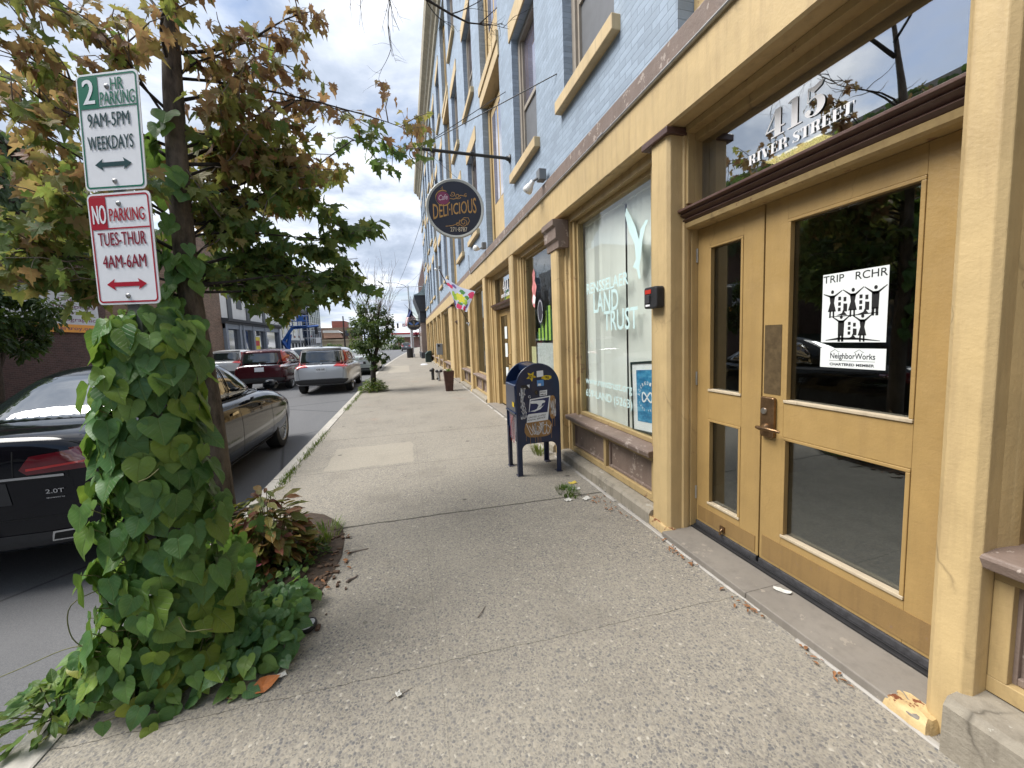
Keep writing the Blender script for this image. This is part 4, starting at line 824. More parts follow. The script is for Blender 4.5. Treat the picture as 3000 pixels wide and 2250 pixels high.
def fcol(u_, v_):
    for cx_, cy_, rx, ry, c in ((.22, .52, .15, .16, 1), (.5, .5, .17, .19, 2), (.66, .62, .16, .14, 1), (.92, .22, .13, .16, 3), (.36, .9, .13, .12, 3), (.7, .92, .17, .12, 3), (.12, .22, .12, .08, 3), (.3, .12, .1, .06, 4), (.16, .8, .1, .1, 4), (.85, .75, .09, .12, 4), (.45, .76, .1, .08, 5), (.75, .4, .09, .09, 5), (.6, .2, .08, .1, 5)):
        if ((u_ - cx_) / rx) ** 2 + ((v_ - cy_) / ry) ** 2 < 1 + .25 * math.sin(u_ * 40 + v_ * 31): return c
    return 0
for j in range(n + 1):
    for i in range(n + 1):
        u_, v_ = i / n, j / n; p = (A * (1 - u_) + B * u_) * (1 - v_) + (D2 * (1 - u_) + C2 * u_) * v_
        m.v.append(p + Vector((.02, -.035, 0)) * math.sin(u_ * 9 + v_ * 3) * (.4 + v_) + Vector((0, 0, -.05)) * math.sin(math.pi * u_) * (1 - v_))
for j in range(n):
    for i in range(n): m.f.append([j * (n + 1) + i, j * (n + 1) + i + 1, (j + 1) * (n + 1) + i + 1, (j + 1) * (n + 1) + i]); m.mi.append(fcol((i + .5) / n, (j + .5) / n)); m.col.append(0)
m.build('cloth', FLC, fl, smooth=180)
# ================================================================ window contents
M_SLAT = plain('cream blind slat', (.91, .91, .86), .7, .04, 3)
vb = thing('vertical_blinds', 'cream vertical blinds behind the shop window with white lettering', 'blinds', (2.2, 3.6, .55))
slats = []; y = 2.84
jr = random.Random(5)
while y < 4.4:
    gap = len(slats) in (2, 7) and not slats.append(0)
    if not gap:
        slats.append(1); a = -R(8 + 16 * jr.random() + (30 if y < 3.05 or 3.95 < y < 4.03 else 0)); tw = .1 if y > 4.05 else .02; m = MB(); P = []
        for k in range(9):
            z = .60 + (2.82 - .60) * k / 8; bend = tw * (1 - k / 8) ** 2 * .6
            for s in (-.048, 0, .048): P.append((2.14 + s * math.sin(a) + (.006 if s == 0 else 0), y + s * math.cos(a) - bend, z))
        m.add(P, [(k * 3 + i, k * 3 + i + 1, k * 3 + i + 4, k * 3 + i + 3) for k in range(8) for i in range(2)]); m.build('slat', M_SLAT, vb, smooth=180)
    y += .082
m = MB(); m.box(2.11, 2.17, 2.8, 4.4, 2.82, 2.88); m.build('headrail', M_SLAT, vb)
M_VINYL = plain('aqua vinyl', (.60, .80, .80), .4, .03); sw1 = shop[1]; q = MB(); xg = 2.0545
q.text('RENSSELAER', (xg, 3.69, 2.02), (0, -1, .0), FV, .12, .86, .01); q.text('LAND', (xg, 3.70, 1.80), FU, FV, .21, .52, .012); q.text('TRUST', (xg, 3.42, 1.60), FU, FV, .20, .62, .012)
q.text('www.renstrust.org', (xg, 3.70, .985), FU, FV, .085, .98, .006); q.text('659-LAND (5263)', (xg, 3.70, .835), FU, FV, .085, .98, .006)
bird = [(0, 0), (.05, .06), (.03, .2), (-.06, .34), (-.12, .5), (-.10, .56), (-.04, .48), (.05, .34), (.1, .22), (.12, .3), (.2, .36), (.24, .35), (.19, .3), (.15, .2), (.13, .08), (.1, -.02), (.12, -.12), (.09, -.12), (.06, -.03)]
q.build('lettering', M_VINYL, sw1); q = MB(); q.poly([(a - .0, b) for a, b in bird], (xg, 3.18, 2.16), FU, FV); q.build('bird_decal', M_VINYL, sw1)
fp = thing('framed_poster', 'blue framed accredited poster leaning inside the window with blinds', 'framed poster', (2.13, 3.0, .60))
Mx = Matrix.Translation((2.083, 3.24, .62)) @ Matrix.Rotation(R(1.6), 4, 'Y') @ Matrix.Rotation(R(-5), 4, 'X')
def fbox(m, y0, y1, z0, z1, x0=-.006, x1=.006): m.box(x0, x1, -y1, -y0, z0, z1, Mx)
m = MB()
for a in ((0, .018, 0, .66), (.442, .46, 0, .66), (.018, .442, 0, .018), (.018, .442, .642, .66)): fbox(m, *a, -.012, .008)
m.build('frame', plain('dark green frame', (.02, .035, .03), .4), fp, bevel=.002)
m = MB(); fbox(m, .018, .442, .018, .642, -.002, .006); m.build('mount', M_WHITE, fp)
g = G('blue landscape print'); pr_ = g.pbr(g.ramp(g.noise(7, 6, .65, g.mapv(g.co(), (1, 1, 2))), [(.35, (.02, .12, .26)), (.5, (.04, .24, .46)), (.62, (.10, .38, .62)), (.75, (.35, .55, .7))]), .4)
m = MB(); fbox(m, .085, .40, .10, .58, -.0035, -.002); ph = m.build('print', pr_, fp)
q = MB(); pU, pV = Mx.to_3x3() @ Vector((0, -1, 0)), Mx.to_3x3() @ Vector((0, 0, 1))
def pO(x, z, k=1): return Mx @ Vector((-.004 - .0006 * k, -x, z))
for i, ch in enumerate('ACCREDITED'):
    a = R(170 - i * 17.5); c_ = pO(.245 + .112 * math.cos(a), .33 + .115 * math.sin(a)); b = a - math.pi / 2; q.text(ch, c_, pU * math.cos(b) + pV * math.sin(b), pV * math.cos(b) - pU * math.sin(b), .03, .022, .02)
for i, ch in enumerate('LAND TRUST'):
    if ch == ' ': continue
    a = R(205 + i * 14.5); b = a + math.pi / 2; c_ = pO(.245 + .138 * math.cos(a), .33 + .135 * math.sin(a)); q.text(ch, c_, pU * math.cos(b) + pV * math.sin(b), pV * math.cos(b) - pU * math.sin(b), .02, .015, .02)
q.stroke([(.245 + .075 * math.cos(t) * (1), .33 + .042 * math.sin(2 * t)) for t in [2 * math.pi * k / 40 for k in range(41)]], .016, pO(0, 0), pU, pV); q.build('lettering', M_WHITE, ph)
# posters on the entrance glass
xd = 2.128
M_PAPER = plain('poster paper', (.72, .76, .76), .5, .02); M_INKB = plain('black ink', (.012, .012, .013), .5)
wp_ = thing('window_poster', 'black and white poster of people lifting houses, on the entrance door glass', 'poster', (xd, 1.4, 1.64))
m = MB(); m.box(xd, xd + .0015, 1.256, 1.544, 1.468, 1.818); m.build('sheet', M_PAPER, wp_)
q = MB(); Wp, Hp = .288, .350
def pq(x, y): return ((x - 228) / (1045 - 228) * Wp, 1.818 - (y - 0) * 0)
import itertools
def W2(x, y):     # poster drawing grid: x 0..1 from the left, y 0..1 from the bottom
    return (x * Wp, y * Hp)
PO = lambda k=1: Vector((xd - .0006 * k, 1.544, 1.468))
def pst(pts, w_, k=1): q.stroke([W2(*p) for p in pts], [a * Wp for a in w_] if isinstance(w_, list) else w_ * Wp, PO(k), FU, FV)
def ppl(pts, k=1): q.poly([W2(*p) for p in pts], PO(k), FU, FV)
q.text('TRIP', PO() + FU * .052 + FV * .305, FU, FV, .037, .098, .004); q.text('RCHR', PO() + FU * .218 + FV * .305, FU, FV, .037, .132, .004)
def figure(x, y, s, skirt, al, ar):
    ppl([(x + .028 * s * math.cos(t), y + .115 * s + .03 * s * math.sin(t)) for t in [k * .45 for k in range(14)]]); pst([al, (x - .05 * s, y + .05 * s), (x, y + .03 * s)], [.012, .03, .06]); pst([ar, (x + .05 * s, y + .05 * s), (x, y + .03 * s)], [.012, .03, .06])
    if skirt: ppl([(x - .055 * s, y + .06 * s), (x + .055 * s, y + .06 * s), (x + .035 * s, y - .06 * s), (x + .075 * s, y - .2 * s), (x - .075 * s, y - .2 * s), (x - .035 * s, y - .06 * s)])
    else: ppl([(x - .06 * s, y + .06 * s), (x + .06 * s, y + .06 * s), (x + .055 * s, y - .2 * s), (x - .055 * s, y - .2 * s)])
    for d in (-.03, .03): pst([(x + d * s, y - .18 * s), (x + d * s * 1.1, y - .30 * s)], .03 * s if skirt else .045 * s)
figure(.17, .63, .9, 1, (.02, .715), (.33, .745)); figure(.50, .63, .9, 1, (.34, .75), (.66, .76)); figure(.83, .63, .9, 0, (.67, .755), (.985, .75))
figure(.33, .265, .85, 0, (.18, .375), (.47, .385)); figure(.66, .265, .85, 1, (.5, .385), (.82, .40))
def house(x, y, w_, h_):
    for j in range(3): ppl([(x + .02, y + .05 + h_ * .26 * j), (x + .02 + w_ * .26, y + .05 + h_ * .26 * j), (x + .02 + w_ * .26, y + .05 + h_ * .26 * j + h_ * .17), (x + .02, y + .05 + h_ * .26 * j + h_ * .17)])
    ppl([(x + w_ * .62, y + .04), (x + w_ * .98, y + .04), (x + w_ * .98, y + h_ * .5), (x + w_ * .62, y + h_ * .52)]); ppl([(x + w_ * .62, y + h_ * .62), (x + w_ * .88, y + h_ * .62), (x + w_ * .88, y + h_ * .82), (x + w_ * .62, y + h_ * .82)])
    ppl([(x + .0, y - .01), (x + w_, y - .01), (x + w_ * .6, y + .06), (x + w_ * .5, y + .02)])
house(.25, .40, .17, .30); house(.58, .40, .17, .30); house(.42, .06, .16, .26)
pst([(.13, .375), (.5, .38), (.88, .40)], [.01, .016, .012]); pst([(.08, .03), (.3, .055), (.6, .05), (.92, .02)], [.01, .04, .035, .008]); q.build('drawing', M_INKB, wp_)
wq = thing('window_notice', 'small white chartered member notice on the entrance door glass under the poster', 'notice', (xd, 1.4, 1.39))
m = MB(); m.box(xd, xd + .0015, 1.253, 1.545, 1.338, 1.438); m.build('sheet', M_PAPER, wq)
q = MB(); O2 = Vector((xd - .0006, 1.545, 1.338)); q.text('NeighborWorks', O2 + FU * .15 + FV * .048, FU, FV, .028, .2, .012); q.text('CHARTERED MEMBER', O2 + FU * .148 + FV * .012, FU, FV, .0125, .2, .03); q.stroke([(.045, .037), (.25, .037)], .0015, O2, FU, FV)
for x in (.05, .16): q.stroke([(x, .078), (x + .022, .094), (x + .04, .08), (x + .043, .084)], .002, O2, FU, FV)
q.build('lettering', plain('grey ink', (.035, .035, .045), .5), wq)
# cafe window: sticker, notice, curtain, striped cloth
xg = 2.0545
t = tag(MB().poly([(0, 0), (.05, .12), (.02, .2), (.08, .3), (.06, .42), (.14, .5), (.2, .42), (.18, .3), (.26, .2), (.2, .1), (.14, -.12), (.08, -.1)], (xg, 6.12, 2.15), FU, FV).build('window_sticker', plain('pink sticker', (.60, .22, .22), .5, .4, 9)), 'pink sticker high on the cafe window glass', 'sticker')
o = MB().poly([(.05, -.07), (.09, -.04), (.15, -.06), (.2, .04), (.12, .1), (.06, .06)], (xg - .002, 6.12, 2.15), FU, FV).build('white_print', M_WHITE, t)
t = tag(MB().box(2.07, 2.073, 6.02, 6.25, .95, 1.4).build('paper_notice', plain('pale yellow paper', (.62, .6, .34), .6)), 'pale yellow paper notice in the cafe window', 'notice')
m = MB(); P = []
for k in range(61):
    y = 4.9 + 1.1 * k / 60
    for z in (1.02, 1.25, 1.46): P.append((2.095 + .018 * math.sin(k * .9) * (1.5 if z < 1.1 else .8), y, z - (.03 * math.sin(k * .33) if z < 1.1 else 0)))
m.add(P, [(k * 3 + i, k * 3 + i + 1, k * 3 + i + 4, k * 3 + i + 3) for k in range(60) for i in range(2)]); tag(m.build('cafe_curtain', plain('white lace', (.6, .62, .62), .8, .1, 30), smooth=180), 'white half curtain hanging in the cafe window', 'curtain')
m = MB()
for k in range(14):
    y = 4.95 + .078 * k; h_ = 2.05 - .45 * abs(k - 6.5) / 7; m.cur = k % 2; m.box(2.10 + .004 * (k % 2), 2.115, y, y + .077, 1.5, h_)
tag(m.build('striped_cloth', [plain('lime stripe', (.42, .66, .12), .6), plain('dark green stripe', (.02, .07, .03), .6)]), 'green striped cloth hanging inside the cafe window', 'cloth')
t = tag(MB().poly(circ(0, 0, .13, 24, ry=.2), (xg - .001, 5.72, 1.95), FU, FV).build('round_decal', plain('dark oval print', (.03, .03, .045), .4)), 'dark oval decal on the cafe window', 'decal'); MB().stroke(circ(0, 0, .105, 24, ry=.165), .014, (xg - .003, 5.72, 1.95), FU, FV).build('ring', M_LTGREY, t)
for z, h_, w_ in ((1.55, .26, .2), (1.15, .3, .2), (.72, .2, .2)): tag(MB().box(2.128, 2.13, sdc + .3 - w_ / 2, sdc + .3 + w_ / 2, z, z + h_).build('door_notice', M_PAPER), 'white paper notice in a row down the cafe door glass', 'notice', 'notices on the cafe door')
# lit ceiling lamp seen through the transom
cl = thing('ceiling_lamp', 'lit fluorescent ceiling lamp seen through the glass above the entrance door', 'lamp', (3.4, 2.7, 3.2)); m = MB(); m.box(3.3, 3.5, 2.45, 3.0, 3.10, 3.19); m.build('case', M_WALLW, cl); m = MB(); m.box(3.33, 3.47, 2.48, 2.97, 3.085, 3.099); m.build('diffuser', emit('warm tube light', (1, .72, .3), 2.2), cl)
# ================================================================ vehicles
def carpaint(name, col, metal=.0, rough=.28):
    g = G(name); n = g.bump(g.noise(3, 2), .01, .02)
    return g.pbr(g.ramp(g.noise(.8, 3), [(.3, [c * .93 for c in col]), (.7, [min(1, c * 1.05) for c in col])]), rough, None, metal, .1, .6, .02)
g = G('car glass'); M_CGLASS = g.pbr((.012, .016, .016), .015, None, 0, .5, .3, .01); g.p.inputs['IOR'].default_value = 2.0
g = G('reflective car glass'); M_CGLASS2 = g.pbr((.012, .016, .018), .015, None, 0, .5, .2, .01); g.p.inputs['IOR'].default_value = 3.8
M_TYRE = plain('tyre rubber', (.02, .02, .021), .75, .25, 30, .4, 90)
M_ALLOY = plain('alloy rim', (.34, .35, .36), .28, .1, metal=.9)
M_TLRED = plain('red tail lamp', (.11, .004, .010), .08, .15, 12, coat=1)
M_TLRED2 = plain('bright red lamp strip', (.45, .02, .02), .1, .1, coat=1)
M_TLCLR = plain('clear lamp', (.5, .45, .44), .1, .1, coat=1)
M_CLAD = plain('black cladding', (.022, .022, .024), .6, .2, 20)
M_GAP = plain('panel gap', (.004, .004, .004), .8, 0)
M_CHROME = plain('chrome', (.62, .63, .64), .1, .05, metal=1)
M_PLATE = plain('number plate', (.62, .64, .68), .4, .04)
def loft(secs):
    m = MB(); rings = []
    for y, zb, zs, zt, hw, ht in secs:
        half = [(0, zb), (hw * .55, zb), (hw * .9, zb + .012), (hw * .985, zb + .10), (hw, zb + (zs - zb) * .5), (hw * .985, zs - .10), (ht, zs), (ht * .72, zt - .012), (0, zt)]
        ring = half + [(-x, z) for x, z in half[-2:0:-1]]; rings.append([Vector((x, y, z)) for x, z in ring])
    n = len(rings[0])
    for r_ in rings: m.v += r_
    for i in range(len(rings) - 1):
        for k in range(n): m.f.append([i * n + k, i * n + (k + 1) % n, (i + 1) * n + (k + 1) % n, (i + 1) * n + k])
    m.f.append([k for k in range(n)][::-1]); m.f.append([(len(rings) - 1) * n + k for k in range(n)]); m.f = [f[::-1] for f in m.f]
    m.mi = [0] * len(m.f); m.col = [0] * len(m.f); return m
def cabin(levels, top):
    m = MB(); n = 28; e1, e2 = .38, .5
    for z, yr, yf, hw in levels:
        yc, hl = (yr + yf) / 2, (yf - yr) / 2
        for k in range(n):
            t = 2 * math.pi * (k + .5) / n; c, s = math.cos(t), math.sin(t); m.v.append(Vector((hw * math.copysign(abs(c) ** e1, c), yc + hl * math.copysign(abs(s) ** e2, s), z)))
    L_ = len(levels)
    for i in range(L_ - 1):
        for k in range(n): m.f.append([i * n + k, i * n + (k + 1) % n, (i + 1) * n + (k + 1) % n, (i + 1) * n + k])
    z, yr, yf, hw = levels[-1]; c = len(m.v); m.v.append(Vector((0, (yr + yf) / 2, top)))
    for k in range(n): m.f.append([(L_ - 1) * n + k, (L_ - 1) * n + (k + 1) % n, c])
    m.f.append(list(range(n))[::-1]); m.mi = [0] * len(m.f); m.col = [0] * len(m.f); return m
def bvh_of(*obs):
    vs = []; fs = []
    for o in obs:
        b = len(vs); vs += [v.co.copy() for v in o.data.vertices]; fs += [[i + b for i in p.vertices] for p in o.data.polygons]
    return BVHTree.FromPolygons(vs, fs)
def patch(bv, pts, way, off=.004, fine=.08):
    """a panel laid on the body: the outline is cut fine and dropped on the shell"""
    bm = bmesh.new(); vs = [bm.verts.new((a, b, 0)) for a, b in pts]; f = bm.faces.new(vs); bmesh.ops.triangulate(bm, faces=[f])
    for _ in range(5):
        ed = [e for e in bm.edges if e.calc_length() > fine]
        if not ed: break
        bmesh.ops.subdivide_edges(bm, edges=ed, cuts=1); bmesh.ops.triangulate(bm, faces=[f for f in bm.faces if len(f.verts) > 3])
    bm.verts.index_update(); out = []
    for v in bm.verts:
        a, b = v.co.x, v.co.y
        o, d = {'R': (Vector((3, a, b)), Vector((-1, 0, 0))), 'L': (Vector((-3, a, b)), Vector((1, 0, 0))), 'B': (Vector((a, -3, b)), Vector((0, 1, 0))), 'F': (Vector((a, 9, b)), Vector((0, -1, 0))), 'T': (Vector((a, b, 4)), Vector((0, 0, -1)))}[way]
        loc, nor, i, ds = bv.ray_cast(o, d)
        if loc is None: loc, nor, i, ds = bv.find_nearest(o + d * 2.2)
        if nor.dot(d) > 0: nor = -nor
        out.append(loc + nor * off)
    fs = [[v.index for v in f.verts] for f in bm.faces]; bm.free(); m = MB(); m.add(out, fs); return m
def strip(bv, line, wd, way, off=.006, closed=False):
    pts = line + [line[0]] if closed else line; dense = []
    for p, q in zip(pts, pts[1:]):
        n = max(1, int(math.dist(p, q) / .06)); dense += [(p[0] + (q[0] - p[0]) * k / n, p[1] + (q[1] - p[1]) * k / n) for k in range(n)]
    dense.append(pts[-1]); a = MB(); a.stroke(dense, wd, (0, 0, 0), (1, 0, 0), (0, 1, 0)); m = MB()
    for v in a.v:
        x, y = v.x, v.y
        o, d = {'R': (Vector((3, x, y)), Vector((-1, 0, 0))), 'L': (Vector((-3, x, y)), Vector((1, 0, 0))), 'B': (Vector((x, -3, y)), Vector((0, 1, 0))), 'T': (Vector((x, y, 4)), Vector((0, 0, -1)))}[way]
        loc, nor, i, ds = bv.ray_cast(o, d)
        if loc is None: loc, nor, i, ds = bv.find_nearest(o + d * 2.2)
        if nor.dot(d) > 0: nor = -nor
        m.v.append(loc + nor * off)
    m.f = a.f; m.mi = a.mi; m.col = a.col; return m
def merge(*ms):
    r = MB()
    for q in ms: r.add(q.v, q.f)
    return r
def wheel(root, x, y, r, side, spokes=10, wdt=.22):
    ty = MB(); s = side; Mx = Matrix.Translation((x, y, r)) @ Matrix.Rotation(R(90 * s), 4, 'Y')
    ty.lathe([(r * .66, -wdt * .45), (r * .9, -wdt * .5), (r * .98, -wdt * .42), (r, -wdt * .2), (r, wdt * .2), (r * .98, wdt * .42), (r * .9, wdt * .5), (r * .70, wdt * .48), (r * .66, wdt * .40)], 36, Mx, cap=False); t = ty.build('wheel', M_TYRE, root, smooth=40, world=False)
    rm = MB(); rm.lathe([(r * .66, -wdt * .45), (r * .64, wdt * .2), (r * .66, wdt * .40), (r * .72, wdt * .46), (r * .70, wdt * .485), (r * .655, wdt * .44), (r * .63, wdt * .3), (r * .63, wdt * .1)], 36, Mx, cap=False)
    rm.lathe([(0, wdt * .40), (r * .1, wdt * .40), (r * .17, wdt * .34), (r * .19, wdt * .2)], 18, Mx, cap=False)
    for k in range(spokes):
        a = 2 * math.pi * k / spokes
        for d in (-.07, .07) if spokes <= 10 else (0,):
            ca, sa = math.cos(a + d), math.sin(a + d); cb, sb = math.cos(a + d * 2.2), math.sin(a + d * 2.2); w1 = r * .026
            p0, p1 = Vector((ca * r * .16, sa * r * .16, wdt * .36)), Vector((cb * r * .655, sb * r * .655, wdt * .40)); nx = Vector((-sa, ca, 0)) * w1
            rm.add([Mx @ q for q in (p0 - nx, p0 + nx, p1 + nx * 1.2, p1 - nx * 1.2, p0 - nx + Vector((0, 0, -.03)), p0 + nx + Vector((0, 0, -.03)), p1 + nx + Vector((0, 0, -.03)), p1 - nx + Vector((0, 0, -.03)))], [(0, 1, 2, 3), (0, 4, 5, 1), (1, 5, 6, 2), (3, 2, 6, 7), (0, 3, 7, 4)])
    rm.build('rim', M_ALLOY, t, smooth=35, world=False)
    dk = MB(); dk.lathe([(0, -.02), (r * .63, -.02), (r * .63, -.04), (0, -.04)], 24, Mx, cap=False); dk.build('brake_disc', M_CLAD, t, world=False)
def car(label, cat, loc, S, paint, group=None, name='parked_car', head=0):
    global MIR
    root = thing(name, label, cat, loc, (0, 0, head), group)
    b = loft(S['secs']).build('body', paint, root, world=False); b.modifiers.new('s', 'SUBSURF').levels = 2
    cut = MB(); r = S['r']
    for y in S['axles']:
        for x in (-1, 1): cut.tube([(x * .62, y, r), (x * 1.2, y, r)], r + .055, 32)
    co_ = cut.build('cut', M_CLAD, root, world=False); bo = b.modifiers.new('b', 'BOOLEAN'); bo.operation = 'DIFFERENCE'; bo.object = co_; bo.solver = 'EXACT'
    evaluated(b); bpy.data.objects.remove(co_)
    if M_CLAD.name not in [m.name for m in b.data.materials if m]: b.data.materials.append(M_CLAD)
    ci = [m.name for m in b.data.materials].index(M_CLAD.name)
    for p in b.data.polygons:
        c = p.center
        if c.z < 2 and abs(c.x) < .93 and any(abs(math.hypot(c.y - y, c.z - r) - (r + .055)) < .02 for y in S['axles']) and abs(p.normal.x) < .5: p.material_index = ci
        if abs(abs(c.x) - .62) < .01 and abs(p.normal.x) > .9: p.material_index = ci
    b.data.polygons.foreach_set('use_smooth', [True] * len(b.data.polygons)); b.data.set_sharp_from_angle(angle=R(38))
    cb_ = cabin(S['cab'], S['top']).build('cabin', paint, root, world=False); cb_.modifiers.new('s', 'SUBSURF').levels = 2; evaluated(cb_); cb_.data.polygons.foreach_set('use_smooth', [True] * len(cb_.data.polygons))
    bv = bvh_of(b, cb_); bc = bvh_of(cb_)
    for nm, pts, way in S['glass']:
        for wy in ((way, 'L') if way == 'R' else (way,)):
            gl = patch(bc if way == 'R' else bv, pts, wy, .004).build(nm, S.get('gmat', M_CGLASS), root, smooth=180, world=False)
            if S.get('chrome') and way == 'R': strip(bc, pts, .016, wy, .007, True).build('window_trim', M_CHROME, gl, smooth=60, world=False)
    for nm, pts, way, mat_, off in S['parts']:
        for wy in ((way, 'L') if way == 'R' else (way,)): patch(bv, pts, wy, off, .06).build(nm, mat_, root, smooth=180, world=False)
    gp = merge(*[strip(bv, ln, .008, wy, .002) for ln, way in S['gaps'] for wy in ((way, 'L') if way == 'R' else (way,))]); gp.build('panel_gap', M_GAP, root, world=False)
    for y in S['axles']:
        for x in (-1, 1): wheel(root, x * (S['track']), y, r, x, S['spokes'])
    for nm, fn, mat_ in S.get('extra', []):
        for sd_ in (-1, 1): MIR = (MIR[0], MIR[1], sd_); m = MB(); fn(m); m.build(nm, mat_, root, smooth=45, world=False)
    return root, bv
def mirrors(m):
    for s in (MIR[2],):
        m.lathe([(0, -.05), (.06, -.045), (.085, -.01), (.075, .04), (.04, .07), (0, .075)], 16, Matrix.Translation((s * 1.02, MIR[0], MIR[1])) @ Matrix.Rotation(R(-90), 4, 'X') @ Matrix.Diagonal((1.25, .85, 1, 1)), cap=False); m.box(s * .84, s * .97, MIR[0] - .03, MIR[0] + .03, MIR[1] - .07, MIR[1] - .04)
MIR = (3.18, 1.04, 1)
SED = dict(r=.345, axles=(1.09, 4.0), track=.80, spokes=10, top=1.455, chrome=True,
    secs=[(0, .36, .93, .99, .76, .66), (.05, .29, 1.0, 1.055, .86, .72), (.28, .25, 1.0, 1.075, .915, .765), (.7, .22, .985, 1.065, .935, .80), (1.2, .21, .97, 1.03, .935, .82), (2.0, .2, .955, 1.0, .935, .84), (3.0, .2, .94, .985, .935, .84), (3.6, .2, .93, .99, .93, .80), (4.2, .21, .875, .94, .92, .76), (4.6, .23, .79, .85, .885, .70), (4.83, .26, .66, .74, .80, .62), (4.9, .34, .58, .64, .70, .55)],
    cab=[(.90, .66, 3.72, .80), (1.05, .90, 3.40, .79), (1.22, 1.26, 3.02, .74), (1.35, 1.56, 2.72, .68), (1.425, 1.9, 2.42, .58)],
    glass=[('side_window', [(1.42, 1.0), (2.26, .99), (2.26, 1.355), (1.95, 1.36), (1.68, 1.29), (1.5, 1.16)], 'R'), ('side_window', [(2.36, .99), (3.16, .98), (2.98, 1.10), (2.72, 1.25), (2.52, 1.345), (2.36, 1.357)], 'R'), ('rear_window', [(-.66, .80), (.66, .80), (.57, 1.58), (-.57, 1.58)], 'T'), ('windscreen', [(-.68, 3.62), (.68, 3.62), (.56, 2.68), (-.56, 2.68)], 'T')],
    parts=[('tail_light', [(.38, .835), (.42, .80), (.80, .815), (.87, .84), (.87, .945), (.80, .95), (.44, .915)], 'B', M_TLRED, .006), ('tail_light', [(-.38, .835), (-.42, .80), (-.80, .815), (-.87, .84), (-.87, .945), (-.80, .95), (-.44, .915)][::-1], 'B', M_TLRED, .006), ('tail_light', [(.02, .84), (.30, .87), (.34, .90), (.30, .945), (.03, .95)], 'R', M_TLRED, .006), ('lamp_strip', [(.42, .825), (.86, .86), (.86, .872), (.42, .84)], 'B', M_TLRED2, .010), ('lamp_strip', [(-.42, .825), (-.86, .86), (-.86, .872), (-.42, .84)][::-1], 'B', M_TLRED2, .010), ('boot_trim', [(-.62, .775), (.62, .775), (.62, .79), (-.62, .79)], 'B', M_CHROME, .006), ('rear_diffuser', [(-.80, .33), (.80, .33), (.82, .42), (-.82, .42)], 'B', M_CLAD, .006), ('licence_recess', [(-.32, .62), (.32, .62), (.30, .76), (-.30, .76)], 'B', M_CLAD, .004), ('number_plate', [(-.17, .64), (.17, .64), (.17, .75), (-.17, .75)], 'B', M_PLATE, .009), ('exhaust_trim', [(.50, .355), (.78, .36), (.80, .40), (.77, .425), (.52, .42)], 'B', M_CHROME, .012), ('exhaust_trim', [(-.50, .355), (-.78, .36), (-.80, .40), (-.77, .425), (-.52, .42)][::-1], 'B', M_CHROME, .012), ('exhaust_opening', [(.515, .368), (.765, .37), (.782, .40), (.76, .412), (.53, .408)], 'B', M_GAP, .016), ('exhaust_opening', [(-.515, .368), (-.765, .37), (-.782, .40), (-.76, .412), (-.53, .408)][::-1], 'B', M_GAP, .016), ('door_handle', [(2.02, .80), (2.2, .805), (2.2, .83), (2.02, .825)], 'R', M_CHROME, .018), ('door_handle', [(3.0, .79), (3.18, .79), (3.18, .815), (3.0, .815)], 'R', M_CHROME, .018), ('sill_trim', [(1.5, .255), (3.55, .25), (3.55, .285), (1.5, .29)], 'R', M_CLAD, .006), ('headlight', [(4.35, .66), (4.68, .6), (4.72, .68), (4.4, .76)], 'R', M_TLCLR, .006)],
    gaps=[([(-.66, 1.01), (-.64, .77), (.64, .77), (.66, 1.01)], 'B'), ([(.35, .955), (.34, .775)], 'B'), ([(-.35, .955), (-.34, .775)], 'B'), ([(2.30, .97), (2.30, .35), (2.28, .3)], 'R'), ([(1.32, .96), (1.45, .75), (1.55, .34), (1.62, .3), (3.42, .3), (3.5, .4), (3.45, .97)], 'R'), ([(-.8, .52), (.8, .52)], 'B'), ([(.35, .985), (1.3, .955), (3.4, .94)], 'R')],
    extra=[('wing_mirror', mirrors, None)])
M_BLKP = carpaint('black car paint', (.004, .0045, .007), 0, .12)
SED['gmat'] = M_CGLASS2; SED['extra'] = [('wing_mirror', mirrors, M_BLKP)]
car1, bv1 = car('glossy black sedan parked at the kerb behind the vine covered sign', 'car', (-3.04, 3.46, RZ), SED, M_BLKP); car1.scale.z = 1.12
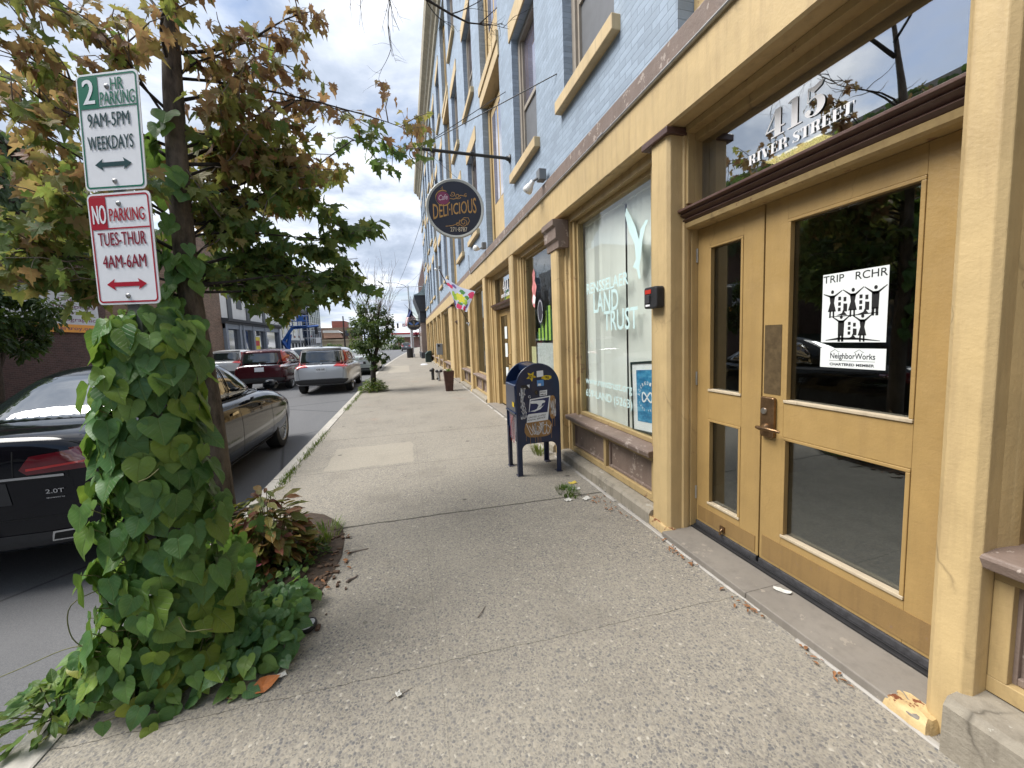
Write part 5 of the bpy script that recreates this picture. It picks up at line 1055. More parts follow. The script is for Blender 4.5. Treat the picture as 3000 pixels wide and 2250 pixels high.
# badge
m = patch(bv1, [(.46, .635), (.47, .635), (.47, .64), (.46, .64)], 'B', .004); q = MB(); q.text('2.0T', (0, 0, 0), (1, 0, 0), (0, 0, 1), .027, .105, .01); q2 = MB(); q2.text('quattro', (0, 0, -.032), (1, 0, 0), (0, 0, 1), .010, .105, .01); bd = MB()
yb = bv1.ray_cast(Vector((.56, -3, .68)), Vector((0, 1, 0)))[0].y
bd.add([Vector((p.x + .56, yb - .006, p.z + .67)) for p in q.v], q.f); bd.build('badge', M_CHROME, car1, world=False); bd = MB(); bd.add([Vector((p.x + .56, yb - .006, p.z + .67)) for p in q2.v], q2.f); bd.build('badge', M_CHROME, car1, world=False)
SUV = dict(r=.355, axles=(.93, 3.63), track=.79, spokes=5, top=1.69,
    secs=[(0, .42, .93, .98, .80, .72), (.05, .35, 1.02, 1.07, .875, .77), (.3, .29, 1.04, 1.1, .915, .81), (1.0, .26, 1.04, 1.1, .925, .84), (2.0, .25, 1.02, 1.08, .925, .86), (3.0, .25, 1.0, 1.06, .925, .86), (3.55, .25, .99, 1.08, .92, .80), (4.0, .25, .95, 1.03, .90, .76), (4.4, .28, .86, .94, .85, .68), (4.58, .33, .70, .8, .74, .6), (4.62, .42, .62, .7, .64, .5)],
    cab=[(.98, .08, 3.70, .865), (1.16, .12, 3.36, .855), (1.36, .20, 3.0, .815), (1.52, .26, 2.68, .765), (1.635, .28, 2.42, .70)],
    glass=[('side_window', [(.72, 1.14), (1.35, 1.12), (1.35, 1.52), (.95, 1.50), (.75, 1.36)], 'R'), ('side_window', [(1.42, 1.12), (2.22, 1.11), (2.22, 1.54), (1.42, 1.53)], 'R'), ('side_window', [(2.3, 1.11), (3.2, 1.10), (2.95, 1.27), (2.65, 1.46), (2.5, 1.535), (2.3, 1.54)], 'R'), ('windscreen', [(-.70, 3.55), (.70, 3.55), (.6, 2.66), (-.6, 2.66)], 'T')], parts=[], gaps=[([(2.26, 1.1), (2.26, .45)], 'R'), ([(1.36, 1.08), (1.34, .8), (1.46, .45), (3.3, .45), (3.35, 1.05)], 'R'), ([(-.74, 1.03), (-.70, .56), (.70, .56), (.74, 1.03)], 'B')])
MIRS = (3.12, 1.12, 1)
def suv(label, loc, paint, kind, group=None, plate=None, name='parked_car', cat='car', lite=False):
    global MIR
    MIR = MIRS; S = dict(SUV); S['extra'] = [('wing_mirror', mirrors, paint)]; P = []
    P += [('number_plate', [(-.16, .80), (.16, .80), (.16, .96), (-.16, .96)], 'B', M_PLATE, .012), ('bumper_cladding', [(-.82, .44), (-.7, .37), (.7, .37), (.82, .44), (.86, .53), (.60, .55), (-.60, .55), (-.86, .53)], 'B', M_CLAD, .010)]
    for y0, y1 in ((1.32, 3.24),): P.append(('sill_cladding', [(y0, .32), (y1, .32), (y1, .42), (y0, .42)], 'R', M_CLAD, .006))
    if kind == 'new':
        S['glass'] = S['glass'] + [('rear_window', [(-.69, 1.12), (.69, 1.12), (.63, 1.51), (-.63, 1.51)], 'B')]
        for s in (1, -1):
            w1 = [(.71, 1.05), (.88, 1.03), (.84, 1.28), (.75, 1.54), (.675, 1.54), (.735, 1.25)]; w2 = [(.40, .985), (.88, .945), (.88, 1.07), (.50, 1.06)]
            for w_ in (w1, w2): P.append(('tail_light', [(x * s, z) for x, z in (w_ if s > 0 else w_[::-1])], 'B', M_TLRED2, .012))
        P.append(('tail_light', [(.06, .95), (.42, .97), (.42, 1.04), (.06, 1.045)], 'R', M_TLRED2, .01))
    else:
        S['glass'] = S['glass'] + [('rear_window', [(-.66, 1.12), (.66, 1.12), (.58, 1.50), (-.58, 1.50)], 'B')]; P.append(('chrome_strip', [(-.72, 1.025), (.72, 1.025), (.72, 1.06), (-.72, 1.06)], 'B', M_CHROME, .01))
        for s in (1, -1):
            w1 = [(.70, .96), (.88, .95), (.87, 1.12), (.80, 1.38), (.70, 1.60), (.64, 1.60), (.70, 1.3), (.735, 1.14)]; w3 = [(.72, .955), (.885, .945), (.88, 1.06), (.735, 1.07)]
            P.append(('tail_light', [(x * s, z) for x, z in (w1 if s > 0 else w1[::-1])], 'B', M_TLRED2, .011)); P.append(('tail_light', [(x * s, z) for x, z in (w3 if s > 0 else w3[::-1])], 'B', M_TLCLR, .014))
    P.append(('rear_spoiler', [(-.66, 1.54), (.66, 1.54), (.60, 1.62), (-.60, 1.62)], 'B', M_CLAD if kind == 'new' else paint, .012))
    P.append(('rear_badge', circ(0, 1.085, .045, 14, ry=.04), 'B', M_CHROME, .012)); P.append(('wiper', [(-.02, 1.16), (.28, 1.17), (.28, 1.185), (-.02, 1.20)], 'B', M_CLAD, .014))
    S['parts'] = P; root, bv = car(label, cat, loc, S, paint, group, name)
    if plate:
        y = bv.ray_cast(Vector((0, -3, .88)), Vector((0, 1, 0)))[0].y; q = MB(); q.text(plate, (0, y - .022, .862), (1, 0, 0), (0, 0, 1), .062, .26, .01); q.build('plate_lettering', M_INKB, root, world=False)
    return root
M_SILV = carpaint('silver car paint', (.50, .52, .55), .45, .3); M_MARO = carpaint('maroon car paint', (.055, .008, .012), .25, .25); M_WHTP = carpaint('white car paint', (.62, .63, .63), 0, .3); M_PALE = carpaint('pale grey car paint', (.40, .45, .43), .3, .3); M_GREYP = carpaint('grey car paint', (.16, .17, .19), .4, .3)
suv('silver SUV parked at the kerb with number plate KVB-1643', (-2.90, 14.75, RZ), M_SILV, 'new', None, 'KVB-1643')
suv('dark maroon SUV with tall red tail lights in the middle of the road', (-5.52, 17.0, RZ), M_MARO, 'old', None, None)
suv('white SUV beyond the maroon one, seen between the vine leaves and its tail light', (-9.3, 23.6, RZ), M_WHTP, 'new')
suv('white SUV ahead of the maroon one on the road', (-6.3, 26.5, RZ), M_WHTP, 'old')
suv('white SUV far along the road below the blue lift', (-8.3, 37.5, RZ), M_WHTP, 'new')
suv('small grey SUV far down the road near the trash bin', (.15, 76.5, RZ), M_GREYP, 'new')
MIR = (3.18, 1.04, 1); S2 = dict(SED); S2['extra'] = [('wing_mirror', mirrors, M_PALE)]; S2['chrome'] = False
car('pale grey sedan parked beyond the sidewalk tree with the bare crown', 'car', (-2.45, 22.5, RZ), S2, M_PALE)
# ================================================================ foliage
def leafmat(name, stops, mott=(.10, .03, .012), mottle=.35, transl=.35, rough=.45, ms=18, tmix=.35):
    g = G(name); a = g.attr('tint'); f = g.math('ADD', a.outputs['Fac'], g.math('MULTIPLY', g.math('SUBTRACT', g.noise(ms, 4, .6, g.pos()), .5), .22))
    cc = g.ramp(f, stops); cc = g.mix(g.math('MULTIPLY', g.ramp(g.noise(ms * 2.2, 5, .65, g.pos()), [(.55, 0), (.68, 1)]), mottle), cc, mott)
    lc = g.sep(g.attr('leafco').outputs['Vector']); ax = g.math('ABSOLUTE', lc[0]); rib = g.ramp(ax, [(.004, 1), (.022, 0)])
    sv = g.math('ABSOLUTE', g.math('SUBTRACT', g.math('FRACT', g.math('MULTIPLY', g.math('SUBTRACT', lc[1], g.math('MULTIPLY', ax, .9)), 6.0)), .5)); vein = g.math('MULTIPLY', g.math('MAXIMUM', rib, g.math('MULTIPLY', g.ramp(sv, [(.02, 1), (.09, 0)]), .6)), lc[2])
    cc = g.mix(g.math('MULTIPLY', vein, .4), cc, (.26, .34, .12)); bmp = g.bump(g.math('ADD', g.math('MULTIPLY', vein, -1.0), g.math('MULTIPLY', g.noise(30, 3, .5, g.pos()), .6)), .5, .006)
    p = g.n('BsdfPrincipled'); g.l(cc, p.inputs['Base Color']); p.inputs['Roughness'].default_value = rough; p.inputs['Specular IOR Level'].default_value = .45; g.l(bmp, p.inputs['Normal'])
    t = g.n('BsdfTranslucent'); g.l(g.mix(tmix, cc, (.30, .42, .03), 'MIX'), t.inputs[0]); x = g.n('MixShader'); x.inputs[0].default_value = transl; g.t.links.new(p.outputs[0], x.inputs[1]); g.t.links.new(t.outputs[0], x.inputs[2]); g.t.links.new(x.outputs[0], g.out.inputs[0]); return g.m
M_MAPLE = leafmat('maple leaf', [(0, (.060, .13, .045)), (.3, (.13, .21, .055)), (.5, (.26, .27, .07)), (.68, (.36, .22, .11)), (.85, (.33, .165, .10)), (1, (.24, .11, .075))], (.20, .09, .035), .55, .55, .55, 14, .12)
M_HEART = leafmat('heart leaf', [(0, (.060, .155, .058)), (.3, (.10, .22, .06)), (.5, (.18, .30, .06)), (.7, (.23, .32, .05)), (.85, (.32, .33, .05)), (1, (.42, .32, .05))], (.16, .2, .04), .25, .4, .42, 26)
M_COL = leafmat('coleus leaf', [(0, (.07, .13, .02)), (.35, (.21, .17, .035)), (.6, (.22, .09, .03)), (1, (.13, .02, .03))], (.16, .02, .02), .4, .25, .5, 40)
M_WEED = leafmat('weed leaf', [(0, (.03, .09, .015)), (.5, (.08, .15, .025)), (1, (.22, .22, .05))], (.15, .12, .04), .2, .35, .5, 40)
M_TREEG = leafmat('tree leaf', [(0, (.012, .035, .010)), (.5, (.035, .085, .018)), (1, (.08, .12, .025))], (.1, .05, .02), .1, .3, .5, 20)
def barkmat(name, col, dark):
    g = G(name); v = g.mapv(g.pos(), (1, 1, .28)); n = g.noise(32, 6, .7, v); cc = g.ramp(n, [(.32, dark), (.62, col)]); cc = g.mix(g.ramp(g.noise(4, 4, .6, g.pos()), [(.5, 0), (.7, .4)]), cc, [c * 1.6 for c in col]); return g.pbr(cc, .9, g.bump(n, .8, .015))
M_BARK = barkmat('maple bark', (.115, .09, .07), (.028, .022, .018)); M_BARKD = barkmat('dark bark', (.035, .028, .024), (.012, .01, .01)); M_TWIG = plain('dry twig', (.17, .14, .12), .85, .25, 20); M_STEM = plain('vine stem', (.13, .13, .05), .7, .3, 20)
MAPLE = [(0, -.05), (.10, .0), (.30, -.08), (.28, .06), (.50, .10), (.42, .20), (.52, .34), (.33, .34), (.22, .36), (.26, .56), (.12, .60), (.0, .92)]
MAPLE = MAPLE + [(-x, y) for x, y in MAPLE[-2:0:-1]]
HEART = [(0, .04), (.12, -.07), (.28, -.08), (.40, .02), (.46, .18), (.43, .36), (.32, .56), (.17, .76), (.0, .97)]
HEART = HEART + [(-x, y) for x, y in HEART[-2:0:-1]]
OVAL = [(0, 0), (.14, .15), (.22, .38), (.2, .62), (.1, .84), (0, 1), (-.1, .84), (-.2, .62), (-.22, .38), (-.14, .15)]
def leaf(m, shape, p, tip, nrm, size, tint, curl=.18, fold=.25, ctr=.3, jr=rnd):
    tip = Vector(tip).normalized(); nrm = Vector(nrm); sd_ = tip.cross(nrm)
    if sd_.length < 1e-4: sd_ = tip.orthogonal()
    sd_.normalize(); nrm = sd_.cross(tip).normalized(); p = Vector(p); c1 = curl * (jr.random() * 1.6 - .3); w_ = jr.random() * .5 + .75; wv = jr.random() * 6
    def pt(x, y): return p + sd_ * (x * size * w_) + tip * (y * size) + nrm * (size * (fold * abs(x) - c1 * (y - ctr) * abs(y - ctr) * 1.4 - .3 * x * x + .045 * math.sin(8 * y + wv + x * 7)))
    vs = [p + tip * (ctr * size)]; lc = [(0, ctr, 1)]; n = len(shape); fs = []
    rings = (.55, 1.0) if shape is HEART else (1.0,)
    for q in rings:
        for x, y in shape: x2, y2 = x * q, ctr + (y - ctr) * q; vs.append(pt(x2, y2)); lc.append((x2, y2, 1))
    fs = [(0, 1 + k, 1 + (k + 1) % n) for k in range(n)]
    if len(rings) > 1: fs += [(1 + k, 1 + n + k, 1 + n + (k + 1) % n, 1 + (k + 1) % n) for k in range(n)]
    m.tint = max(.001, min(1, tint)); m.add(vs, fs); m.tint = 0; m.lc[-len(vs):] = lc
def rv(s=1, jr=rnd): return Vector((jr.uniform(-s, s), jr.uniform(-s, s), jr.uniform(-s, s)))
def curve(a, b, sag=.0, n=8, wob=.04, jr=rnd):
    a, b = Vector(a), Vector(b); d = (b - a); l = d.length; o1, o2 = rv(wob * l, jr), rv(wob * l, jr)
    return [a + d * t + (o1 * math.sin(math.pi * t) + o2 * math.sin(2 * math.pi * t)) + Vector((0, 0, sag * l * (t - t * t) * 4 * .5)) for t in [k / n for k in range(n + 1)]]
def at_path(pts, t):
    f = t * (len(pts) - 1); i = min(int(f), len(pts) - 2); return pts[i].lerp(pts[i + 1], f - i)
# ---------------------------------------------------------------- the street maple
mp_t = thing('maple_tree', 'young street maple with browning leaves and a dark trunk behind the parking signs', 'tree', (-1.36, 3.2, 0))
TR = [Vector(q) for q in ((-1.33, 3.2, -.02), (-1.345, 3.2, .12), (-1.355, 3.2, .5), (-1.37, 3.2, 1.14), (-1.40, 3.21, 1.6), (-1.42, 3.2, 2.05), (-1.41, 3.2, 2.66), (-1.385, 3.2, 3.26), (-1.36, 3.22, 3.83), (-1.30, 3.28, 4.5), (-1.22, 3.34, 5.2), (-1.2, 3.4, 6.0))]
m = MB(); m.tube(TR, [.10, .085, .077, .074, .070, .066, .062, .056, .045, .026, .015, .008], 14); m.build('trunk', M_BARK, mp_t, smooth=180)
lr = random.Random(42); lv = MB(); twg = MB()
TG = [(.24, 4.2, 3.65, 3.35, .82, 34), (.28, 4.4, 3.37, 2.6, .2, 26), (-.08, 4.0, 3.50, 3.0, .85, 22), (-.42, 4.0, 2.66, 2.3, .25, 60), (-.5, 3.8, 2.18, 2.05, .28, 95), (-.85, 3.7, 1.98, 1.95, .33, 70), (-.48, 3.8, 3.57, 3.0, .78, 58), (-.67, 3.6, 3.76, 3.2, .80, 62), (-.52, 3.5, 4.14, 3.5, .84, 55), (-1.05, 3.6, 2.26, 1.95, .30, 110), (-1.1, 3.6, 2.73, 2.3, .45, 85), (-.9, 3.4, 3.37, 2.9, .70, 70), (-1.0, 3.3, 3.72, 3.3, .78, 60), (-2.1, 2.9, 3.2, 2.9, .70, 60), (-1.85, 2.65, 2.75, 2.4, .66, 62), (-1.85, 2.85, 2.42, 2.1, .42, 60), (-2.1, 2.85, 2.15, 2.0, .40, 70), (-1.9, 2.95, 2.05, 1.9, .40, 40), (-1.67, 3.0, 3.5, 3.0, .72, 50), (-1.95, 2.9, 3.6, 3.1, .75, 46), (-2.3, 3.1, 2.75, 2.4, .6, 60), (-.65, 4.0, 3.1, 2.6, .55, 70), (-.7, 3.9, 2.45, 2.1, .25, 95), (-1.35, 4.1, 2.3, 2.0, .3, 80), (-.95, 3.9, 2.08, 2.0, .3, 60), (-1.0, 3.6, 3.05, 2.7, .55, 90), (-.85, 3.9, 3.3, 2.8, .68, 90), (-1.05, 3.5, 3.15, 2.8, .62, 80), (-.5, 3.9, 3.25, 2.8, .66, 70), (-1.6, 3.7, 3.0, 2.6, .6, 70), (-.72, 3.8, 2.85, 2.4, .42, 80), (-1.15, 3.4, 2.5, 2.1, .35, 60), (-.6, 3.7, 2.06, 2.0, .3, 55), (-1.9, 3.4, 2.4, 2.1, .5, 60), (-.9, 4.2, 2.9, 2.4, .5, 70), (-1.6, 4.2, 3.4, 2.9, .6, 60), (-1.2, 2.9, 3.9, 3.4, .75, 45), (-.8, 3.7, 4.6, 3.8, .8, 50), (-1.9, 3.6, 4.4, 3.6, .8, 50), (-1.4, 4.0, 4.8, 3.9, .8, 50), (-2.4, 3.6, 3.4, 2.8, .6, 60), (-2.6, 3.2, 2.5, 2.2, .5, 60)]
for x, y, z, zr, tb, n in TG:
    # the limb leaves the trunk at height zr
    i = min(range(len(TR)), key=lambda k: abs(TR[k].z - zr)); root = TR[i].copy(); root.z = zr; tgt = Vector((x, y, z)); ln = (tgt - root).length; pth = curve(root, tgt, .06, 8, .05 if ln < 1.3 else .085, lr)
    b = MB(); b.tube(pth, [(.0125 if ln < 1.3 else .0085) * (1 - .85 * k / 8) * (.6 + .4 * min(ln, 1.6)) for k in range(9)], 7); 
    b.build('branch', M_BARKD, mp_t, smooth=180)
    twigs = []
    for k in range(7 if ln > .5 else 4):
        t = (.35 if x < -.3 else .62) + (.62 if x < -.3 else .38) * lr.random(); p0 = at_path(pth, t); d = rv(1, lr); d.z *= .5; d = (d.normalized() + (tgt - root).normalized() * .8).normalized(); tp = curve(p0, p0 + d * (.16 + .26 * lr.random()), -.05, 4, .08, lr); twg.tube(tp, [.006, .005, .004, .003, .002], 5); twigs.append(tp)
    twigs.append(pth[4:])
    n = int(n * (2.0 if tb < .5 else 1.5)) if z < 4.3 else 0
    for k in range(n):
        tp = lr.choice(twigs); p0 = at_path(tp, .15 + .85 * lr.random()); st = Vector((lr.uniform(-1, 1), lr.uniform(-1, 1), lr.uniform(-.7, .5))).normalized() * lr.uniform(.03, .10); p = p0 + st
        if lr.random() < .45: twg.tube([p0, p0 + st * .5 + Vector((0, 0, .012)), p], .0013, 4, cap=False)
        tip = (st.normalized() * .7 + Vector((0, 0, -.75 - .3 * lr.random())) + rv(.5, lr)); nr = Vector((0, -.25, .9)) + rv(.75, lr); sz = lr.uniform(.062, .128) * (.95 if tb > .65 else 1.1)
        leaf(lv, MAPLE, p, tip, nr, sz, tb - (.08 if tb > .6 else 0) + lr.gauss(0, .17) * (1 if tb > .5 else .8), .35 if tb < .5 else .8, .22 + (.3 * lr.random() if tb > .55 else 0), .28, lr)
lv.build('leaves', M_MAPLE, mp_t, smooth=180); twg.build('twigs', M_TWIG, mp_t, smooth=180)
# dead bare limb that reaches over the sidewalk
bare = MB(); br = random.Random(9)
def bough(p, d, l, r, dep, droop=-.15):
    n = 6; pts = [Vector(p)]; dd = Vector(d).normalized()
    for k in range(n):
        dd = (dd + rv(.22, br) + Vector((0, 0, droop * .35))).normalized(); pts.append(pts[-1] + dd * l / n)
    bare.tube(pts, [r * (1 - .75 * k / n) for k in range(n + 1)], 6 if r > .006 else 4)
    if dep > 0:
        for k in range(4 if dep > 1 else 3):
            t = .25 + .7 * br.random(); q = at_path(pts, t); dn = (dd + rv(1.0, br)).normalized(); bough(q, dn, l * (.35 + .3 * br.random()), r * .5, dep - 1, droop)
L1 = [(-1.28, 3.3, 4.55), (-.8, 3.4, 4.85), (-.2, 3.5, 4.78), (.34, 3.6, 4.46), (.55, 3.6, 4.375), (.70, 3.6, 4.33), (.80, 3.6, 4.335), (.97, 3.6, 4.50)]
bare.tube(L1, [.022, .018, .014, .011, .009, .007, .005, .003], 7)
for p, d, l in ((L1[3], (.2, .1, -.2), .35), (L1[4], (.6, .1, .5), .42), (L1[5], (.5, .1, .15), .4), (L1[6], (.4, .1, .1), .25), (L1[2], (.3, 0, -.8), .55), ((.05, 3.55, 4.62), (.25, .05, -1), .62), ((-.1, 3.5, 4.7), (.3, .2, -1), .6), (L1[1], (.4, .8, .3), .9)): bough(p, d, l, .006, 2)
for p, d, l in (((-1.25, 3.3, 4.9), (.7, .5, .6), 1.5), ((-1.22, 3.34, 5.2), (.8, -.3, .7), 1.6), ((-1.25, 3.3, 4.7), (.6, -.7, .6), 1.4), ((-1.22, 3.34, 5.2), (-.6, .5, .7), 1.3), ((-1.2, 3.4, 5.6), (.3, .8, .8), 1.3)): bough(p, d, l, .016, 3, 0)
bare.build('bare_branches', M_BARKD, mp_t, smooth=180)
# ---------------------------------------------------------------- vine on post and trunk
vine = thing('climbing_vine', 'heart leaved green vine smothering the sign post and the foot of the maple', 'vine', (-1.12, 2.05, 0))
vr = random.Random(77); lv = MB(); stm = MB()
PR = [(0.0, -1.17, .33), (.15, -1.18, .29), (.35, -1.16, .24), (.6, -1.13, .215), (.9, -1.145, .195), (1.2, -1.14, .165), (1.5, -1.115, .16), (1.68, -1.09, .14), (1.76, -1.09, .06)]
def prof(z):
    for a, b in zip(PR, PR[1:]):
        if a[0] <= z <= b[0]:
            t = (z - a[0]) / (b[0] - a[0]); return a[1] + (b[1] - a[1]) * t, a[2] + (b[2] - a[2]) * t
    return PR[-1][1:]
def vleaf(z, ang, depth, big=1.0):
    cx_, r = prof(z); cy_ = 2.12; o = Vector((math.cos(ang), math.sin(ang), 0)); rr = r * depth * (1 + .18 * pnoise(Vector((z * 5, ang * 1.5, 3)))); p = Vector((cx_, cy_, z)) + Vector((o.x * rr, o.y * rr * .95, 0))
    sz = (vr.triangular(.05, .175, .10) if z > .28 else vr.uniform(.06, .11)) * big; n = (o + Vector((0, 0, .35)) + rv(.42, vr)).normalized(); tip = Vector((o.x * .25, o.y * .25, -1)) + rv(.42, vr)
    ti = .08 + .34 * vr.random(); q = vr.random(); low = max(0, .9 - z) / .9
    if q < .015 + .22 * low * low: ti = .55 + .3 * vr.random()
    elif q < .25: ti = .45 + .15 * vr.random()
    leaf(lv, HEART, p, tip, n, sz, ti, .2, .22, .3, vr); stm.tube([p, p - o * .06 + Vector((0, 0, -.05)) + rv(.02, vr)], .0018, 4, cap=False)
for layer, nn in ((.62, 120), (.82, 220), (1.0, 350)):
    for k in range(nn):
        z = vr.random() ** .9 * 1.74; a = vr.uniform(math.pi * .95, math.pi * 2.1) if vr.random() < .7 else vr.uniform(0, 2 * math.pi); vleaf(z, a, layer * vr.uniform(.8, 1.2))
for k in range(36): vleaf(vr.uniform(.3, 1.7), vr.uniform(0, 6.28), vr.uniform(1.15, 1.4), .9)
# vine climbing the maple trunk
for k in range(85):
    z = vr.uniform(1.4, 3.1) if k % 3 else vr.uniform(1.6, 2.5); i = min(range(len(TR) - 1), key=lambda q: abs(TR[q].z - z)); c_ = TR[i].copy(); a = vr.uniform(math.pi * .75, math.pi * 1.75) if z > .9 else vr.uniform(math.pi, math.pi * 1.9); o = Vector((math.cos(a), math.sin(a), 0)); c_.z = z
    leaf(lv, HEART, c_ + o * vr.uniform(.07, .17), Vector((o.x * .3, o.y * .3, -1)) + rv(.4, vr), o + Vector((0, 0, .3)) + rv(.4, vr), vr.uniform(.09, .15), .15 + .25 * vr.random(), .2, .22, .3, vr)
# a loose mat of leaves between post and trunk, and over the ground towards the kerb
for k in range(210):
    t = vr.random(); z = vr.uniform(.05, .42); p = Vector((-1.12 - .15 * t + vr.uniform(-.2, .2), 2.15 + .95 * t, z)); leaf(lv, HEART, p, Vector((0, 0, -1)) + rv(.6, vr), Vector((.6, -.7, .4)) + rv(.5, vr), vr.uniform(.08, .13), .15 + .3 * vr.random(), .2, .22, .3, vr)
def spread(n, fx, z0, z1, s0, s1, tb):
    for k in range(n):
        x, y = fx(); z = z0 + (z1 - z0) * vr.random(); leaf(lv, HEART, (x, y, z), Vector((vr.uniform(-1, 1), vr.uniform(-1, .5), -.35)), Vector((0, -.45, 1)) + rv(.45, vr), vr.uniform(s0, s1), tb + vr.gauss(0, .16), .25, .22, .3, vr)
def quadpt(A, B, C2, D):
    def f():
        u, v = vr.random(), vr.random(); a = Vector(A).lerp(Vector(B), u); b = Vector(D).lerp(Vector(C2), u); p = a.lerp(b, v); return p.x, p.y
    return f
spread(260, quadpt((-1.50, 1.94), (-.72, 1.86), (-.66, 2.35), (-1.5, 2.3)), .02, .14, .05, .09, .36); spread(150, quadpt((-1.5, 1.98), (-1.05, 1.90), (-1.0, 2.1), (-1.45, 2.2)), .1, .28, .06, .10, .42); spread(210, quadpt((-.95, 1.92), (-.62, 1.98), (-.62, 2.5), (-.95, 2.5)), .03, .16, .05, .085, .24); spread(170, quadpt((-1.2, 2.4), (-.68, 2.4), (-.74, 3.0), (-1.2, 3.0)), .02, .10, .025, .05, .22); spread(40, quadpt((-1.68, 2.0), (-1.5, 1.95), (-1.5, 2.5), (-1.7, 2.4)), .02, .12, .05, .08, .4)
lv.build('leaves', M_HEART, vine, smooth=180)
for k in range(14):
    a = 2 * math.pi * k / 14; pts = []
    for j in range(16):
        z = 1.7 * j / 15; cx_, r = prof(z); aa = a + z * 2.2 + .3 * math.sin(j + k); pts.append((cx_ + math.cos(aa) * r * .6, 2.12 + math.sin(aa) * r * .55, z))
    stm.tube(pts, .004, 5)
for pts in ([(-1.3, 2.0, .55), (-1.42, 1.98, .5), (-1.45, 2.0, .36), (-1.40, 2.0, .28), (-1.30, 1.98, .25)], [(-1.35, 2.1, .2), (-1.52, 2.1, .24), (-1.7, 2.08, .2), (-1.95, 2.05, .14)], [(-1.0, 1.88, .42), (-.96, 1.85, .37), (-.9, 1.85, .36), (-.87, 1.87, .34)], [(-1.09, 1.9, 1.02), (-1.02, 1.84, 1.05), (-.97, 1.83, 1.09)]):
    pts2 = []
    P_ = [Vector(q) for q in pts]; P_ = [P_[0] * 2 - P_[1]] + P_ + [P_[-1] * 2 - P_[-2]]
    for i in range(1, len(P_) - 2):
        for t in (0, .2, .4, .6, .8): a, b, c, d = P_[i - 1:i + 3]; pts2.append(.5 * ((2 * b) + (c - a) * t + (2 * a - 5 * b + 4 * c - d) * t * t + (3 * b - a - 3 * c + d) * t ** 3))
    stm.tube(pts2, .0022, 5)
for p in ((-1.42, 1.98, .47), (-1.43, 2.0, .34), (-1.55, 2.1, .22), (-1.62, 2.08, .2), (-1.5, 2.1, .18), (-1.36, 1.98, .3)): leaf(lv, HEART, p, rv(1, vr), rv(1, vr), .07, .4, .2, .2, .3, vr)
stm.build('stems', M_STEM, vine, smooth=180)
# ---------------------------------------------------------------- small plants of the tree pit and kerb
def clump(name, label, cat, ctr, r, h, n, shape, mat_, s0, s1, t0, t1, up=.6, group=None, stems=True, dense=1.0):
    t = thing(name, label, cat, ctr, group=group); m = MB(); s = MB(); c = Vector(ctr)
    for k in range(n):
        a = vr.uniform(0, 2 * math.pi); q = math.sqrt(vr.random()) * r; hh = h * (1 - .75 * (q / r) ** 2) * vr.uniform(.25, 1) ; o = Vector((math.cos(a), math.sin(a), 0)); p = c + o * q + Vector((0, 0, hh)); leaf(m, shape, p, o * vr.uniform(.5, 1.1) + Vector((0, 0, vr.uniform(-.4, up))), Vector((0, 0, 1)) + o * .2 + rv(.4, vr), vr.uniform(s0, s1), vr.uniform(t0, t1), .4, .3, .4, vr)
        if stems and k % 4 == 0: s.tube([c + o * q * .2, c + o * q * .7 + Vector((0, 0, hh * .6)), p], .003, 4, cap=False)
    m.build('leaves', mat_, t, smooth=180)
    if stems: s.build('stems', M_STEM, t)
    return t
clump('coleus_plant', 'red and green coleus plant at the foot of the maple', 'plant', (-1.04, 3.05, 0), .25, .56, 520, OVAL, M_COL, .07, .14, .0, .95, .35)
clump('cushion_plant', 'low grey green cushion plant right of the coleus', 'plant', (-.78, 3.0, 0), .13, .16, 170, OVAL, M_WEED, .025, .05, 0, .35, .8, None, False)
clump('weed', 'bright leafy weed on the kerb at the bottom left of the vine', 'weed', (-1.55, 2.02, .0), .16, .17, 130, OVAL, M_WEED, .045, .085, .2, .8, .7)
def grass(label, ctr, r, h, n, tint=(.2, .8), group=None):
    m = MB(); c = Vector(ctr)
    for k in range(n):
        a = vr.uniform(0, 6.28); q = r * math.sqrt(vr.random()); o = Vector((math.cos(a), math.sin(a), 0)); p = c + Vector((o.x * q, o.y * q * 1.6, 0)); hh = h * vr.uniform(.4, 1); sd_ = o.cross(Vector((0, 0, 1))) * .003; e = p + o * hh * .7 + Vector((0, 0, hh)); mid = p + o * hh * .25 + Vector((0, 0, hh * .65)); m.tint = vr.uniform(*tint); m.add([p - sd_, p + sd_, mid + sd_, mid - sd_, e], [(0, 1, 2, 3), (3, 2, 4)])
    m.tint = 0; o = m.build('grass_tuft', M_WEED, None); return tag(o, label, 'grass', group)
grass('grass tuft growing in the sidewalk joint beside the coleus', (-.72, 3.36, .0), .12, .09, 170, group='weeds in the sidewalk'); grass('flat weed tuft on the sidewalk in front of the mailbox', (1.47, 3.45, .0), .10, .05, 260, (.1, .7), 'weeds in the sidewalk'); grass('dry weed tuft behind the mailbox legs at the wall', (1.66, 4.8, 0), .1, .12, 160, (.5, 1), 'weeds in the sidewalk'); grass('pale weeds at the wall left of the mailbox', (1.72, 5.6, 0), .12, .22, 150, (.5, 1), 'weeds in the sidewalk')
kr = random.Random(4); kerbg = MB()
for k in range(26):
    y = 4.2 + k * .38 + kr.uniform(-.15, .15)
    if kr.random() < .75:
        for j in range(int(30 + 60 * kr.random() * (1.6 if 4 < y < 5.4 or 7.5 < y < 10.5 else .7))):
            p = Vector((kx(y) + .16 + kr.gauss(0, .028), y + kr.gauss(0, .14), 0)); o = rv(1, kr); o.z = 0; hh = kr.uniform(.02, .075); s_ = Vector((.003, .001, 0)); kerbg.tint = kr.uniform(.15, .85); kerbg.add([p - s_, p + s_, p + o * hh * .5 + Vector((0, 0, hh))], [(0, 1, 2)])
